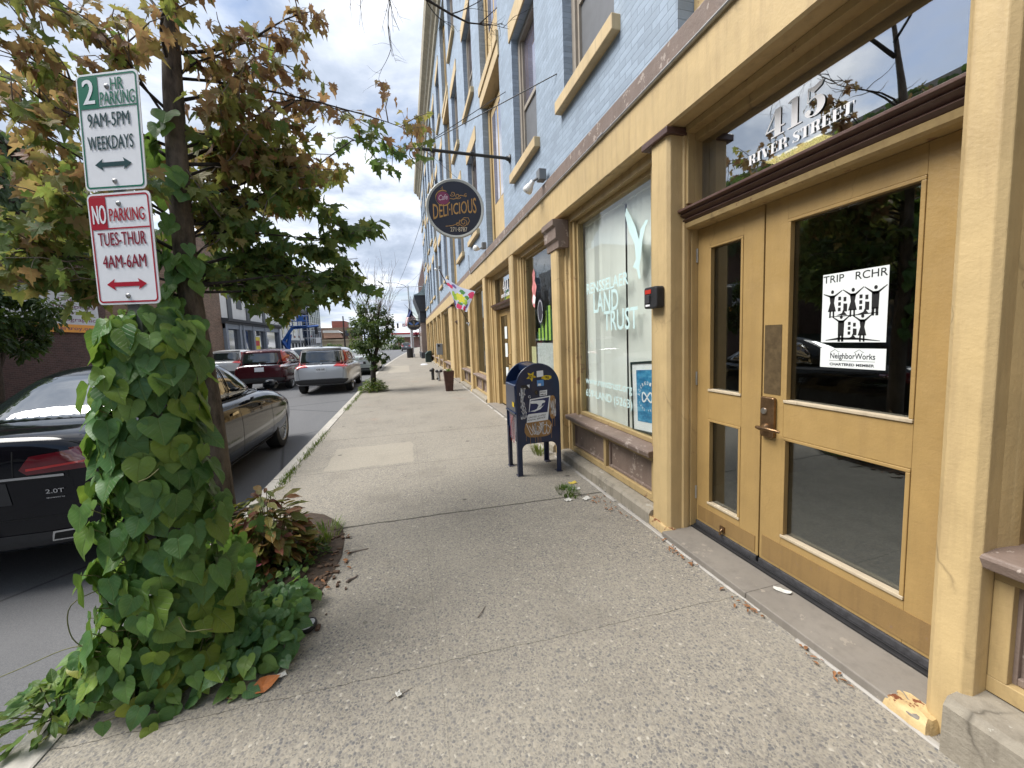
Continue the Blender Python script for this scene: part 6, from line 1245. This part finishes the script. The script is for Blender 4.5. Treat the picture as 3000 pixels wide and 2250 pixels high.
kerbg.tint = 0; o = kerbg.build('kerb_grass', M_WEED); tag(o, 'thin line of grass and weeds growing along the kerb joint', 'grass'); stuff(o)
M_PINK = plain('pink petals', (.50, .13, .20), .6, .2, 30); M_PETW = plain('white petals', (.62, .58, .54), .6, .1)
def flower(label, p, mat_, n=5, r=.016, group='small flowers in the tree pit'):
    m = MB()
    for k in range(n):
        c = Vector(p) + rv(.025, vr)
        for j in range(6):
            a = j * 1.047; o = Vector((math.cos(a), math.sin(a), .5)); s_ = Vector((-math.sin(a), math.cos(a), 0)) * r * .5; m.add([c, c + o * r * .7 + s_, c + o * r * 1.3, c + o * r * .7 - s_], [(0, 1, 2, 3)])
    return tag(m.build('flowering_plant', mat_), label, 'flower', group)
flower('pink flower cluster hanging over the low leaves beside the vine', (-1.02, 2.75, .14), M_PINK, 7); flower('orange flower at the right edge of the coleus', (-.80, 3.25, .12), plain('orange petals', (.55, .16, .03), .6), 3); flower('white flower cluster behind the cushion plant', (-.82, 3.3, .13), M_PETW, 10)
# ---------------------------------------------------------------- second sidewalk tree, bare above and leafy below
t2 = thing('sidewalk_tree', 'small dark tree with a leafy middle and bare upper twigs beside the silver car', 'tree', (-1.07, 13.2, 0)); tr2 = random.Random(8)
m = MB(); m.tube([(-1.07, 13.2, -.02), (-1.06, 13.2, .5), (-1.02, 13.2, .95), (-.95, 13.2, 1.2), (-.84, 13.2, 1.5), (-.8, 13.22, 2.3), (-.68, 13.25, 2.9)], [.10, .085, .08, .06, .05, .035, .02], 9); m.tube([(-1.03, 13.2, .9), (-1.12, 13.18, 1.25), (-1.22, 13.15, 1.6), (-1.25, 13.1, 2.3)], [.05, .04, .03, .015], 8); m.build('trunk', M_BARKD, t2, smooth=180)
m = MB(); bare = MB(); br = random.Random(31)
for k in range(30):
    bx = -1.2 + .6 * br.random(); p = Vector((bx, 13.2 + br.uniform(-.2, .2), br.uniform(1.6, 2.8))); e = Vector((-1.02 + (bx + .95) * 2.6 + br.uniform(-.3, .3), 13.2 + br.uniform(-.7, .7), br.uniform(3.0, 4.35))); pth = curve(p, e, -.05, 6, .05, br); bare.tube(pth, [.010, .008, .007, .006, .005, .0035, .002], 5)
    for j in range(5): q = at_path(pth, br.uniform(.3, .95)); bare.tube(curve(q, q + Vector((br.uniform(-.3, .3), br.uniform(-.3, .3), br.uniform(.15, .5))), 0, 3, .06, br), [.004, .003, .002, .0015], 4)
bare.build('bare_twigs', M_TWIG, t2)
lv = MB()
def crown(lv_, ctr, rad, n, s0, s1, shape, t0, t1, seed=0, clumps=40, drop=0):
    cr2 = random.Random(seed); C0 = Vector(ctr); cl_ = []
    for k in range(clumps):
        while True:
            d = rv(1, cr2)
            if .25 < d.length < 1: break
        cl_.append((C0 + Vector((d.x * rad[0], d.y * rad[1], d.z * rad[2])), cr2.uniform(.16, .34) * min(rad), cr2.uniform(-.15, .15)))
    for k in range(n):
        c, r, tt = cr2.choice(cl_); d = rv(1, cr2).normalized() * r * cr2.random() ** .4; leaf(lv_, shape, c + d, d + Vector((0, 0, -.5 * r)) + rv(.3 * r, cr2), Vector((0, 0, 1)) + d.normalized() * .5 + rv(.5, cr2), cr2.uniform(s0, s1), cr2.uniform(t0, t1) + tt, .3, .2, .3, cr2)
crown(lv, (-1.06, 13.2, 2.02), (.66, .66, .82), 5200, .06, .115, OVAL, .1, 1, 5, 60); crown(lv, (-1.0, 13.2, 1.0), (.5, .4, .3), 170, .08, .13, HEART, .1, .7, 6, 14); lv.build('leaves', M_TREEG, t2, smooth=180)
clump('shrub', 'low green shrub around the foot of the small sidewalk tree', 'shrub', (-1.08, 13.2, 0), .42, .45, 800, OVAL, M_WEED, .05, .10, .1, .9, .6)
# ---------------------------------------------------------------- across the street: ivy, trees, hedges
iv = MB(); ir = random.Random(12)
for k in range(5200):
    y = ir.uniform(-4, 22.5); z = 3.6 + 6.2 * ir.random() ** .8; edge = 4.6 + 1.1 * pnoise(Vector((y * .35, 1, 0))) + (1.2 if y > 17 else -.6)
    if z < edge: continue
    leaf(iv, HEART, (-13.9 + ir.uniform(0, .35) + .35 * max(0, pnoise(Vector((y * .6, z * .6, 2)))), y, z), (ir.uniform(-.2, .3), ir.uniform(-.5, .5), -1), (1, ir.uniform(-.4, .4), ir.uniform(0, .5)), ir.uniform(.2, .36), ir.uniform(0, .7), .2, .2, .3, ir)
o = iv.build('ivy', M_TREEG, None, smooth=180); tag(o, 'dark ivy covering the upper part of the old brick wall', 'ivy')
def tree(label, base, h, rad, cz, n, seed, s=(.14, .26), tint=(0, .6), group='trees across the street', tr_=.11, bark=M_BARK):
    t = thing('street_tree', label, 'tree', base, group=group); b = Vector(base); q = random.Random(seed); m = MB(); m.tube([b, b + Vector((.05, .05, h * .3)), b + Vector((-.05, .1, cz))], [tr_, tr_ * .8, tr_ * .5], 9); m.build('trunk', bark, t, smooth=180)
    for k in range(6): e = b + Vector((q.uniform(-1, 1) * rad[0] * .7, q.uniform(-1, 1) * rad[1] * .7, cz + q.uniform(-.2, .7) * rad[2])); mm = MB(); mm.tube(curve(b + Vector((0, .05, h * .28)), e, .1, 6, .06, q), [tr_ * .5, tr_ * .45, tr_ * .38, tr_ * .3, tr_ * .22, tr_ * .15, .01], 6); mm.build('branch', bark, t, smooth=180)
    l = MB(); crown(l, b + Vector((0, 0, cz)), rad, n, s[0], s[1], MAPLE if h > 5 else OVAL, tint[0], tint[1], seed, 55); l.build('leaves', M_TREEG, t, smooth=180); return t
tree('low dark tree before the printed sign on the brick wall', (-11.8, 15.1, -.05), 3.6, (1.7, 2.0, 1.1), 2.75, 3600, 3, (.14, .26), (0, .35))
tree('street maple further back along the kerb, behind the viewpoint', (-1.35, -6.5, 0), 7, (1.9, 2.2, 2.2), 4.6, 1800, 9, (.16, .26), (0, .6), 'added trees out of view')  # unseen tree, added so the sedan's rear reflects something dark
tree('dark tree in front of the brick wall, out to the left', (-11.5, 9.5, -.05), 7.5, (2.2, 2.6, 2.4), 5.2, 3200, 4, (.2, .34)); tree('tall dark tree left of the brick building corner', (-11.5, 3.6, -.05), 8, (2.4, 2.6, 2.6), 5.6, 2600, 5, (.22, .36))
def bush(label, ctr, rad, n, seed, tint=(0, .6), s=(.14, .25), group='hedges at the end of the street', mat_=M_TREEG):
    m = MB(); crown(m, ctr, rad, n, s[0], s[1], OVAL, tint[0], tint[1], seed, 40); return tag(m.build('bush', mat_, None, smooth=180), label, 'bush', group)
bush('rounded dark hedge before the low brick building', (-12.2, 74, .9), (2.2, 1.6, 1.0), 1500, 21, (0, .5), (.25, .4)); bush('pale green bush left of the small sidewalk tree', (-7.2, 66, .9), (1.6, 1.2, .9), 900, 22, (.5, 1), (.22, .36)); bush('wide green tree mass right of the small sidewalk tree', (-3.0, 100, 1.6), (3.8, 2.5, 2.4), 1800, 23, (.1, .8), (.35, .6)); bush('low shrub on the corner beyond the pale grey car', (-6.5, 55, .35), (2.0, 1, .5), 800, 24, (.4, 1), (.14, .24))
clump('clipped_shrub', 'low reddish shrub at the foot of the old brick wall', 'shrub', (-11.6, 13.2, -.05), .7, .75, 420, OVAL, M_COL, .1, .16, .4, 1, .3, None, False)
# ================================================================ things along the sidewalk
M_RUSTP = plain('rusted planter steel', (.075, .036, .028), .75, .35, 9, .3, 40)
pl = thing('planter', 'tall square rust brown planter with a few sprouts by the wall', 'planter', (1.24, 12.0, 0))
m = MB(); A0 = [(-.105, -.105), (.105, -.105), (.105, .105), (-.105, .105)]
def fr(a, z): return [Vector((1.24 + x * a, 12.0 + y * a, z)) for x, y in A0]
rings = [fr(1.0, 0), fr(1.5, .62), fr(1.35, .62), fr(1.3, .52)]
for r0, r1 in zip(rings, rings[1:]):
    for k in range(4): m.quad(r0[k], r0[(k + 1) % 4], r1[(k + 1) % 4], r1[k])
m.quad(*rings[0][::-1]); m.build('pot', M_RUSTP, pl); m = MB(); m.quad(*rings[3]); m.build('earth', M_SOIL, pl)
m = MB()
for k in range(46): a = vr.uniform(0, 6.28); o = Vector((math.cos(a), math.sin(a), 0)); leaf(m, OVAL, Vector((1.24, 12, .53)) + o * vr.uniform(0, .12) + Vector((0, 0, vr.uniform(0, .12))), o + Vector((0, 0, vr.uniform(0, 1))), Vector((0, 0, 1)) + rv(.4, vr), vr.uniform(.05, .1), vr.uniform(.1, .6), .3, .2, .4, vr)
m.build('sprouts', M_WEED, pl, smooth=180)
M_IRONP = plain('black painted iron', (.022, .022, .025), .5, .25, 16)
t = thing('standpipe', 'short black iron standpipe left of the hydrant', 'standpipe', (1.0, 15.8, 0)); m = MB(); m.lathe([(.062, 0), (.066, .02), (.058, .04), (.060, .34), (.075, .36), (.078, .42), (.06, .45), (.03, .48), (.0, .49)], 16, Matrix.Translation((1.0, 15.8, 0))); m.build('pipe', M_IRONP, t, smooth=40); m = MB(); m.lathe([(0, 0), (.045, 0), (.045, .05), (.02, .07), (0, .07)], 12, Matrix.Translation((.94, 15.78, .38)) @ Matrix.Rotation(R(-90), 4, 'Y'), cap=False); m.build('cap', M_IRONP, t, smooth=40)
t = thing('hydrant', 'black and silver fire department connection with two caps by the wall', 'hydrant', (1.21, 15.3, 0)); m = MB(); m.lathe([(.05, 0), (.055, .02), (.045, .04), (.045, .3), (.06, .33), (.05, .38), (0, .40)], 14, Matrix.Translation((1.21, 15.3, 0))); m.build('pipe', plain('silver paint', (.33, .34, .36), .4, .15, 20, metal=.5), t, smooth=40)
for d in (-.09, .07): m = MB(); m.lathe([(.0, 0), (.055, 0), (.06, .05), (.045, .10), (.0, .11)], 14, Matrix.Translation((1.21 + d * .4, 15.27, .38)) @ Matrix.Rotation(R(90 if d > 0 else -90), 4, 'Y'), cap=False); m.build('cap', M_IRONP, t, smooth=40)
m = MB(); m.tube([(1.14, 15.25, .36), (1.12, 15.2, .22), (1.13, 15.2, .12)], .012, 6); m.lathe([(0, 0), (.04, 0), (.04, .06), (0, .06)], 10, Matrix.Translation((1.13, 15.2, .06)), cap=False); m.build('chain', M_IRONP, t)
t = thing('utility_cabinet', 'dark green cabinet at the far end of the ochre shopfronts', 'cabinet', (1.62, 30, 0)); m = MB(); m.box(1.42, 1.84, 29.4, 30.4, 0, .62); m.build('case', plain('dark green paint', (.012, .03, .025), .5), t, bevel=.02); m = MB(); m.prism([(1.40, .62), (1.86, .62), (1.86, .85), (1.62, .82)], 'y', 29.35, 30.45); m.build('lid', plain('dark green lid', (.016, .038, .03), .5), t, bevel=.01)
m = MB(); jr = random.Random(3); P = []
for k in range(12): a = k / 12 * 6.283; P.append((1.15 + .26 * math.cos(a) * (1 + .2 * jr.random()), 26.5 + .4 * math.sin(a), .004))
m.add([(1.15, 26.5, .09)] + P + [(1.15 + (x - 1.15) * .6, 26.5 + (y - 26.5) * .6, .06 + .03 * jr.random()) for x, y, _ in P], [(1 + k, 1 + (k + 1) % 12, 13 + (k + 1) % 12, 13 + k) for k in range(12)] + [(0, 13 + k, 13 + (k + 1) % 12) for k in range(12)]); tag(m.build('sandbag', M_LTGREY, None, smooth=180), 'white bag lying on the sidewalk near the green cabinet', 'bag')
t = thing('trash_bin', 'dark street trash bin beside the lamp post', 'trash bin', (.40, 39.8, 0)); m = MB(); m.lathe([(.26, 0), (.29, .05), (.30, .85), (.33, .88), (.33, .95), (.2, .96), (.2, .9)], 20, Matrix.Translation((.40, 39.8, 0))); m.build('bin', M_IRONP, t, smooth=40)
# street lamp with cross arm
t = thing('street_lamp', 'pale grey street lamp post with curved arm and cross arm, far along the sidewalk', 'street lamp', (.68, 40.9, 0)); m = MB(); m.tube([(.68, 40.9, 0), (.66, 40.9, 3.5), (.60, 40.9, 7.25)], [.13, .10, .07], 12); m.box(.44, .92, 40.66, 41.14, 0, .35); m.build('post', M_LTGREY, t, smooth=50); m = MB(); m.tube([(.60, 40.9, 7.0), (.2, 40.9, 7.3), (-.5, 40.9, 7.5), (-1.3, 40.9, 7.52)], [.04, .035, .03, .03], 8); m.tube([(-.55, 40.9, 7.06), (2.4, 40.9, 7.18)], .035, 6); m.build('arm', M_LTGREY, t, smooth=50); m = MB(); m.box(-1.55, -1.2, 40.8, 41.0, 7.47, 7.56); m.build('lamp_head', M_LTGREY, t, bevel=.03)
t = thing('flower_basket', 'basket of pink flowers hanging from the far lamp post', 'flower basket', (1.0, 41.0, 2.1)); m = MB(); crown(m, (1.15, 41.0, 2.35), (.34, .34, .22), 350, .08, .14, OVAL, .5, 1, 2, 14); m.build('flowers', plain('pink blossom', (.42, .05, .10), .6, .3, 6), t); m = MB(); m.lathe([(.0, 0), (.16, .03), (.24, .2)], 12, Matrix.Translation((1.15, 41.0, 2.08)), cap=False); m.tube([(.67, 40.9, 2.75), (1.15, 41, 2.75), (1.15, 41, 2.4)], .012, 5); m.build('basket', M_IRONP, t)
# utility poles, wires
def pole(label, x, y, h, arm=None, r=.12, mat_=M_BARKD, nm='utility_pole'):
    t = thing(nm, label, 'pole', (x, y, 0)); m = MB(); m.tube([(x, y, -.2), (x, y, h)], [r, r * .7], 9); m.build('post', mat_, t, smooth=60)
    if arm: m = MB(); m.tube([(x - arm, y, h - .6), (x + arm, y, h - .6)], .05, 6); m.build('cross_arm', mat_, t)
    return t
pole('dark wooden pole before the low brick building', -8.35, 60, 5.6); pole('grey pole with two arms far behind the street lamp', 1.2, 62, 8.6, 1.4, .1, M_LTGREY); pole('tall thin pole right behind the pub sign', 2.1, 58, 7.4, .5, .08, M_IRONP)
m = MB()
for (a, b, s_) in (((-6, 75, 9.5), (2.2, 36, 8.2), .03), ((-8.35, 60, 5.2), (-2, 100, 6.2), .02), ((-.5, 41, 7.1), (1.9, 20, 9.6), .02), ((1.2, 62, 8), (1.95, 34.7, 8.8), .02), ((-12, 80, 6), (4, 84, 6.4), .03)):
    A, B = Vector(a), Vector(b); m.tube([A.lerp(B, k / 12) - Vector((0, 0, s_ * (A - B).length * 4 * (k / 12) * (1 - k / 12))) for k in range(13)], .012, 4)
tag(m.build('overhead_wire', M_IRON), 'thin dark overhead wires strung above the far road', 'wires'); bpy.data.objects['overhead_wire']['kind'] = 'stuff'
# traffic lights on a span
sp = thing('traffic_signal', 'two dark traffic lights and a small sign on a wire far down the street', 'traffic light', (-1.2, 84, 5.4)); m = MB(); m.tube([(-9, 84, 6.1), (-1, 84, 5.7), (6, 84, 6.1)], .02, 4); m.build('span_wire', M_IRON, sp)
for x in (-2.35, -1.45): m = MB(); m.box(x, x + .36, 83.9, 84.2, 4.5, 5.55); m.build('signal_head', M_IRONP, sp, bevel=.02)
m = MB(); m.box(-.4, .35, 84, 84.03, 4.75, 5.5); ns = m.build('turn_sign', M_WHITE, sp); m = MB(); m.stroke(circ(0, 0, .26, 20), .07, (-.02, 83.99, 5.12), (1, 0, 0), (0, 0, 1)); m.stroke([(-.2, .2), (.2, -.2)], .06, (-.02, 83.985, 5.12), (1, 0, 0), (0, 0, 1)); m.build('red_ring', M_SRED, ns)
t = thing('road_sign', 'small white road sign on a post before the glass tower', 'road sign', (-11.0, 56, 0)); m = MB(); m.tube([(-11, 56, 0), (-11, 56, 2.4)], .03, 6); m.build('post', M_STEEL, t); m = MB(); m.box(-11.3, -10.7, 55.96, 55.98, 1.9, 2.6); m.build('panel', M_WHITE, t)
t = thing('traffic_light_post', 'dark traffic light on a thin grey pole before the white building', 'traffic light', (-12.4, 52, 0)); m = MB(); m.tube([(-12.2, 52, 0), (-12.2, 52, 4)], .06, 8); m.build('post', M_LTGREY, t); m = MB(); m.box(-10.95, -10.6, 54, 54.3, 3.0, 4.1); m.tube([(-12.2, 52, 4), (-10.8, 54, 4.2)], .03, 5); m.build('signal_head', M_IRONP, t)
# blue boom lift
bl_ = thing('boom_lift', 'blue boom lift with a raised basket in front of the white building', 'boom lift', (-12.2, 47, 0)); M_LIFT = plain('lift blue', (.02, .10, .36), .4, .12, 5); sg = lambda m, a, b, w_: m.tube([a, b], w_, 4)
m = MB(); m.box(-13.2, -11.2, 46, 48.5, .5, 1.3); m.build('chassis', M_LIFT, bl_, bevel=.08); m = MB(); sg(m, (-12.2, 47, 1.2), (-12.75, 47, 2.2), .22); sg(m, (-12.3, 47, 1.3), (-12.0, 47, 2.9), .2); sg(m, (-12.7, 47, 2.1), (-11.7, 47, 3.6), .17); sg(m, (-11.8, 47, 3.5), (-9.2, 47.5, 3.75), .12); m.build('boom', M_LIFT, bl_)
m = MB()
for z in (3.75, 4.3, 4.85):
    for a, b in (((-11.9, 46.8), (-10.3, 46.8)), ((-11.9, 47.8), (-10.3, 47.8)), ((-11.9, 46.8), (-11.9, 47.8)), ((-10.3, 46.8), (-10.3, 47.8))): sg(m, (*a, z), (*b, z), .035)
for x in (-11.9, -11.1, -10.3):
    for y in (46.8, 47.8): sg(m, (x, y, 3.7), (x, y, 4.85), .035)
m.box(-11.9, -10.3, 46.8, 47.8, 3.68, 3.74); m.box(-11.2, -10.5, 46.78, 46.85, 4.3, 4.8); m.build('basket', M_LIFT, bl_); m = MB()
for x in (-13.1, -11.3):
    for y in (46.3, 48.2): m.lathe([(0, -.15), (.45, -.15), (.5, -.1), (.5, .1), (.45, .15), (0, .15)], 18, Matrix.Translation((x, y, .35)) @ Matrix.Rotation(R(90), 4, 'Y'), cap=False)
m.build('wheel', M_TYRE, bl_, smooth=40)
# pub sign and flag
ps = thing('pub_sign', 'dark oval pub sign with a harp and blue wings on the black bay window building', 'sign', (1.45, 38, 3.15)); c = Vector((.90, 37.98, 3.16)); m = MB(); m.prism([(c.x + .62 * math.cos(R(a)), c.z + .50 * math.sin(R(a))) for a in range(0, 360, 10)], 'y', 37.98, 38.06); m.build('board', plain('dark navy board', (.012, .014, .022), .4), ps); m = MB(); m.tube([(1.46, 38.02, 3.75), (.4, 38.02, 3.75)], .03, 6)
for x in (.5, 1.3): m.tube([(x, 38.02, 3.75), (x, 38.02, 3.5)], .012, 5)
m.build('bracket', M_IRON, ps); q = MB(); X_, Z_ = Vector((1, 0, 0)), Vector((0, 0, 1)); cc_ = c + Vector((0, -.006, 0)); q.cur = 1
for s in (-1, 1): q.poly([(s * .08, .05), (s * .2, .16), (s * .36, .27), (s * .5, .22), (s * .42, .1), (s * .26, .0), (s * .12, -.02)][::s], cc_, X_, Z_)
q.cur = 0; q.stroke([(-.06, .34), (.04, .30), (.07, .1), (-.02, .02), (-.06, .34)], .04, cc_ + Vector((0, -.003, 0)), X_, Z_); q.text("RYAN'S WAKE", c + Vector((0, -.009, -.13)), X_, Z_, .12, .9, .01); q.stroke([(-.4, -.18), (.4, -.18)], .015, cc_, X_, Z_); q.stroke(circ(0, 0, .57, 40, ry=.46), .018, cc_, X_, Z_); q.build('lettering', [plain('tan lettering', (.40, .33, .22), .5), plain('wing blue', (.10, .20, .48), .5)], ps)
uf = thing('national_flag', 'stars and stripes flag on a slanted pole above the oval pub sign', 'flag', (1.5, 38.6, 3.9)); m = MB(); m.tube([(1.5, 38.6, 3.75), (.15, 38.6, 5.15)], .02, 6); m.build('pole', M_LTGREY, uf); m = MB(); n1, n2 = 26, 20
A, B, C3, D3 = Vector((.48, 38.6, 4.82)), Vector((.86, 38.6, 4.36)), Vector((1.15, 38.6, 3.55)), Vector((.12, 38.6, 3.05))
for j in range(n2 + 1):
    for i in range(n1 + 1): u_, v_ = i / n1, j / n2; pinch = 1 - .35 * math.sin(math.pi * min(1, v_ * 1.8)) * (1 if v_ < .55 else 0); p = (A * (1 - u_) + B * u_) * (1 - v_) + (D3 * (1 - u_) + C3 * u_) * v_; m.v.append(p + Vector((.05 * math.sin(v_ * 7 + u_ * 3), .12 * math.sin(u_ * 8 + v_ * 4), 0)))
for j in range(n2):
    for i in range(n1):
        m.f.append([j * (n1 + 1) + i, j * (n1 + 1) + i + 1, (j + 1) * (n1 + 1) + i + 1, (j + 1) * (n1 + 1) + i]); u_, v_ = (i + .5) / n1, (j + .5) / n2; m.mi.append(2 if v_ < .5 and u_ > .0 and u_ < .62 or v_ < .38 else (0 if int(u_ * 13) % 2 else 1)); m.col.append(0)
m.build('cloth', [M_WHITE, plain('flag red', (.42, .05, .05), .8), plain('flag navy', (.035, .05, .14), .8)], uf, smooth=180)
# ---------------------------------------------------------------- litter
M_LEAFD = plain('dry leaf', (.24, .11, .045), .8, .35, 20); M_PAPERD = plain('dirty paper', (.55, .54, .5), .7, .12, 20); M_YP = plain('yellow wrapper', (.55, .43, .08), .5, .1)
def scrap(label, cat, nm, x, y, sx, sy, rot, mat_, group, z=.003, bend=.02):
    m = MB(); n = 5; jr = random.Random(int(x * 977 + y * 331)); c, s = math.cos(rot), math.sin(rot); P = []
    for j in range(n + 1):
        for i in range(n + 1):
            a, b = (i / n - .5) * sx, (j / n - .5) * sy; k = 1 + .18 * (jr.random() - .5) if i in (0, n) or j in (0, n) else 1; P.append((x + (a * c - b * s) * k, y + (a * s + b * c) * k, z + bend * (jr.random() * .5 + .6 * abs(i / n - .5) * abs(j / n - .4))))
    m.add(P, [(j * (n + 1) + i, j * (n + 1) + i + 1, (j + 1) * (n + 1) + i + 1, (j + 1) * (n + 1) + i) for j in range(n) for i in range(n)]); return tag(m.build(nm, mat_), label, cat, group)
for a in (('yellow wrapper on the sidewalk between mailbox and wall', 'wrapper', 'wrapper', 1.62, 3.66, .085, .05, .1, M_YP, None), ('white paper scrap below the flat weed in front of the mailbox', 'paper', 'paper_scrap', 1.40, 3.28, .07, .05, .2, M_PAPERD, 'paper litter'), ('white paper scrap right of the flat weed, near the plinth', 'paper', 'paper_scrap', 1.58, 3.50, .09, .04, -.2, M_PAPERD, 'paper litter'), ('white card between the flat weed and the fallen leaves', 'paper', 'paper_scrap', 1.575, 3.25, .08, .055, .5, M_PAPERD, 'paper litter'), ('torn white scrap on the entrance threshold', 'paper', 'paper_scrap', 2.0, 1.62, .085, .03, -1.0, M_PAPERD, 'paper litter', .05), ('tiny white scrap on the bare sidewalk at the bottom of the picture', 'paper', 'paper_scrap', -.12, 1.66, .02, .03, .4, M_PAPERD, 'paper litter'), ('white scrap under the vine leaves at the pit edge', 'paper', 'paper_scrap', -.66, 1.93, .05, .03, .4, M_PAPERD, 'paper litter')): scrap(*a)
jr = random.Random(15); dl = []
def dead(label, x, y, s, grp, rot=None, col=M_LEAFD):
    m = MB(); leaf(m, OVAL, (x, y, .012), (math.cos(rot or jr.uniform(0, 6.28)), math.sin(rot or jr.uniform(0, 6.28)), .05), Vector((0, 0, 1)) + rv(.35, jr), s, .5, .6, .5, .4, jr); m.col = [0] * len(m.f); return tag(m.build('fallen_leaf', col), label, 'leaf', grp)
dead('large orange fallen leaf below the vine on the sidewalk', -.76, 1.86, .12, None, .5, plain('orange leaf', (.36, .12, .03), .7, .25, 25)); dead('small brown fallen leaf next to the large orange one', -.83, 1.84, .06, None, 2, plain('tan leaf', (.30, .16, .08), .7, .25, 25))
LD, LG = 'brown fallen leaf lying along the foot of the ochre shopfront', 'fallen leaves along the wall'
for k in range(80):
    y = jr.choice((3.2, 3.0, 2.85, 2.32, 2.15, 1.62, 1.2)) + jr.gauss(0, .075); x = 1.77 - abs(jr.gauss(0, .03)) - (jr.uniform(0, .14) if 2.8 < y < 3.5 else 0); dead(LD, x, y, jr.triangular(.012, .045, .018), LG)
for k in range(16): dead('dry leaf scrap on the soil edge between coleus and sidewalk', -.6 + jr.uniform(-.06, .12), 2.5 + jr.uniform(0, .8), jr.uniform(.02, .05), 'leaf scraps at the tree pit')
m = MB()
for k in range(60): x, y = -.62 + jr.gauss(0, .06), 2.85 + jr.gauss(0, .32); s = jr.uniform(.006, .022); m.box(-s, s, -s * .5, s * .5, 0, s * .6, Matrix.Translation((x, y, .003)) @ Matrix.Rotation(jr.uniform(0, 3), 4, 'Z'))
o = m.build('bark_mulch', plain('mulch chips', (.09, .055, .035), .9, .5, 40)); tag(o, 'scattered bark chips on the soil edge of the tree pit', 'mulch'); stuff(o)
def stick(label, a, b, r=.006): m = MB(); m.tube(curve(a, b, 0, 4, .04, jr), [r, r, r * .9, r * .8, r * .5], 6); tag(m.build('twig', M_TWIG), label, 'twig', 'twigs on the sidewalk')
stick('twig lying right of the tree pit soil', (-.46, 2.60, .008), (-.40, 2.66, .008), .009); stick('thin twig on the sidewalk further up from the pit', (-.50, 2.98, .006), (-.36, 3.0, .006)); stick('thin short twig on the bare sidewalk at the bottom', (-.16, 1.64, .003), (-.06, 1.68, .003), .0016); stick('short twig in the middle of the sidewalk', (.3, 2.02, .004), (.36, 2.1, .004), .003)
ld = thing('cup_lid', 'small round black lid with a pale ring lying by the vine leaves', 'lid', (-.6, 2.23, 0)); m = MB(); Mx = Matrix.Translation((-.6, 2.23, .012)) @ Matrix.Rotation(R(-14), 4, 'Y') @ Matrix.Rotation(R(8), 4, 'X'); m.lathe([(.0, 0), (.042, 0), (.045, .006), (.044, .02), (.038, .024), (.036, .016), (0, .014)], 24, Mx, cap=False); m.build('rim', M_BLACK, ld, smooth=40); m = MB(); m.lathe([(.017, .0165), (.036, .018), (.036, .0185), (.017, .017)], 24, Mx, cap=False); m.build('inner_ring', M_LTGREY, ld)
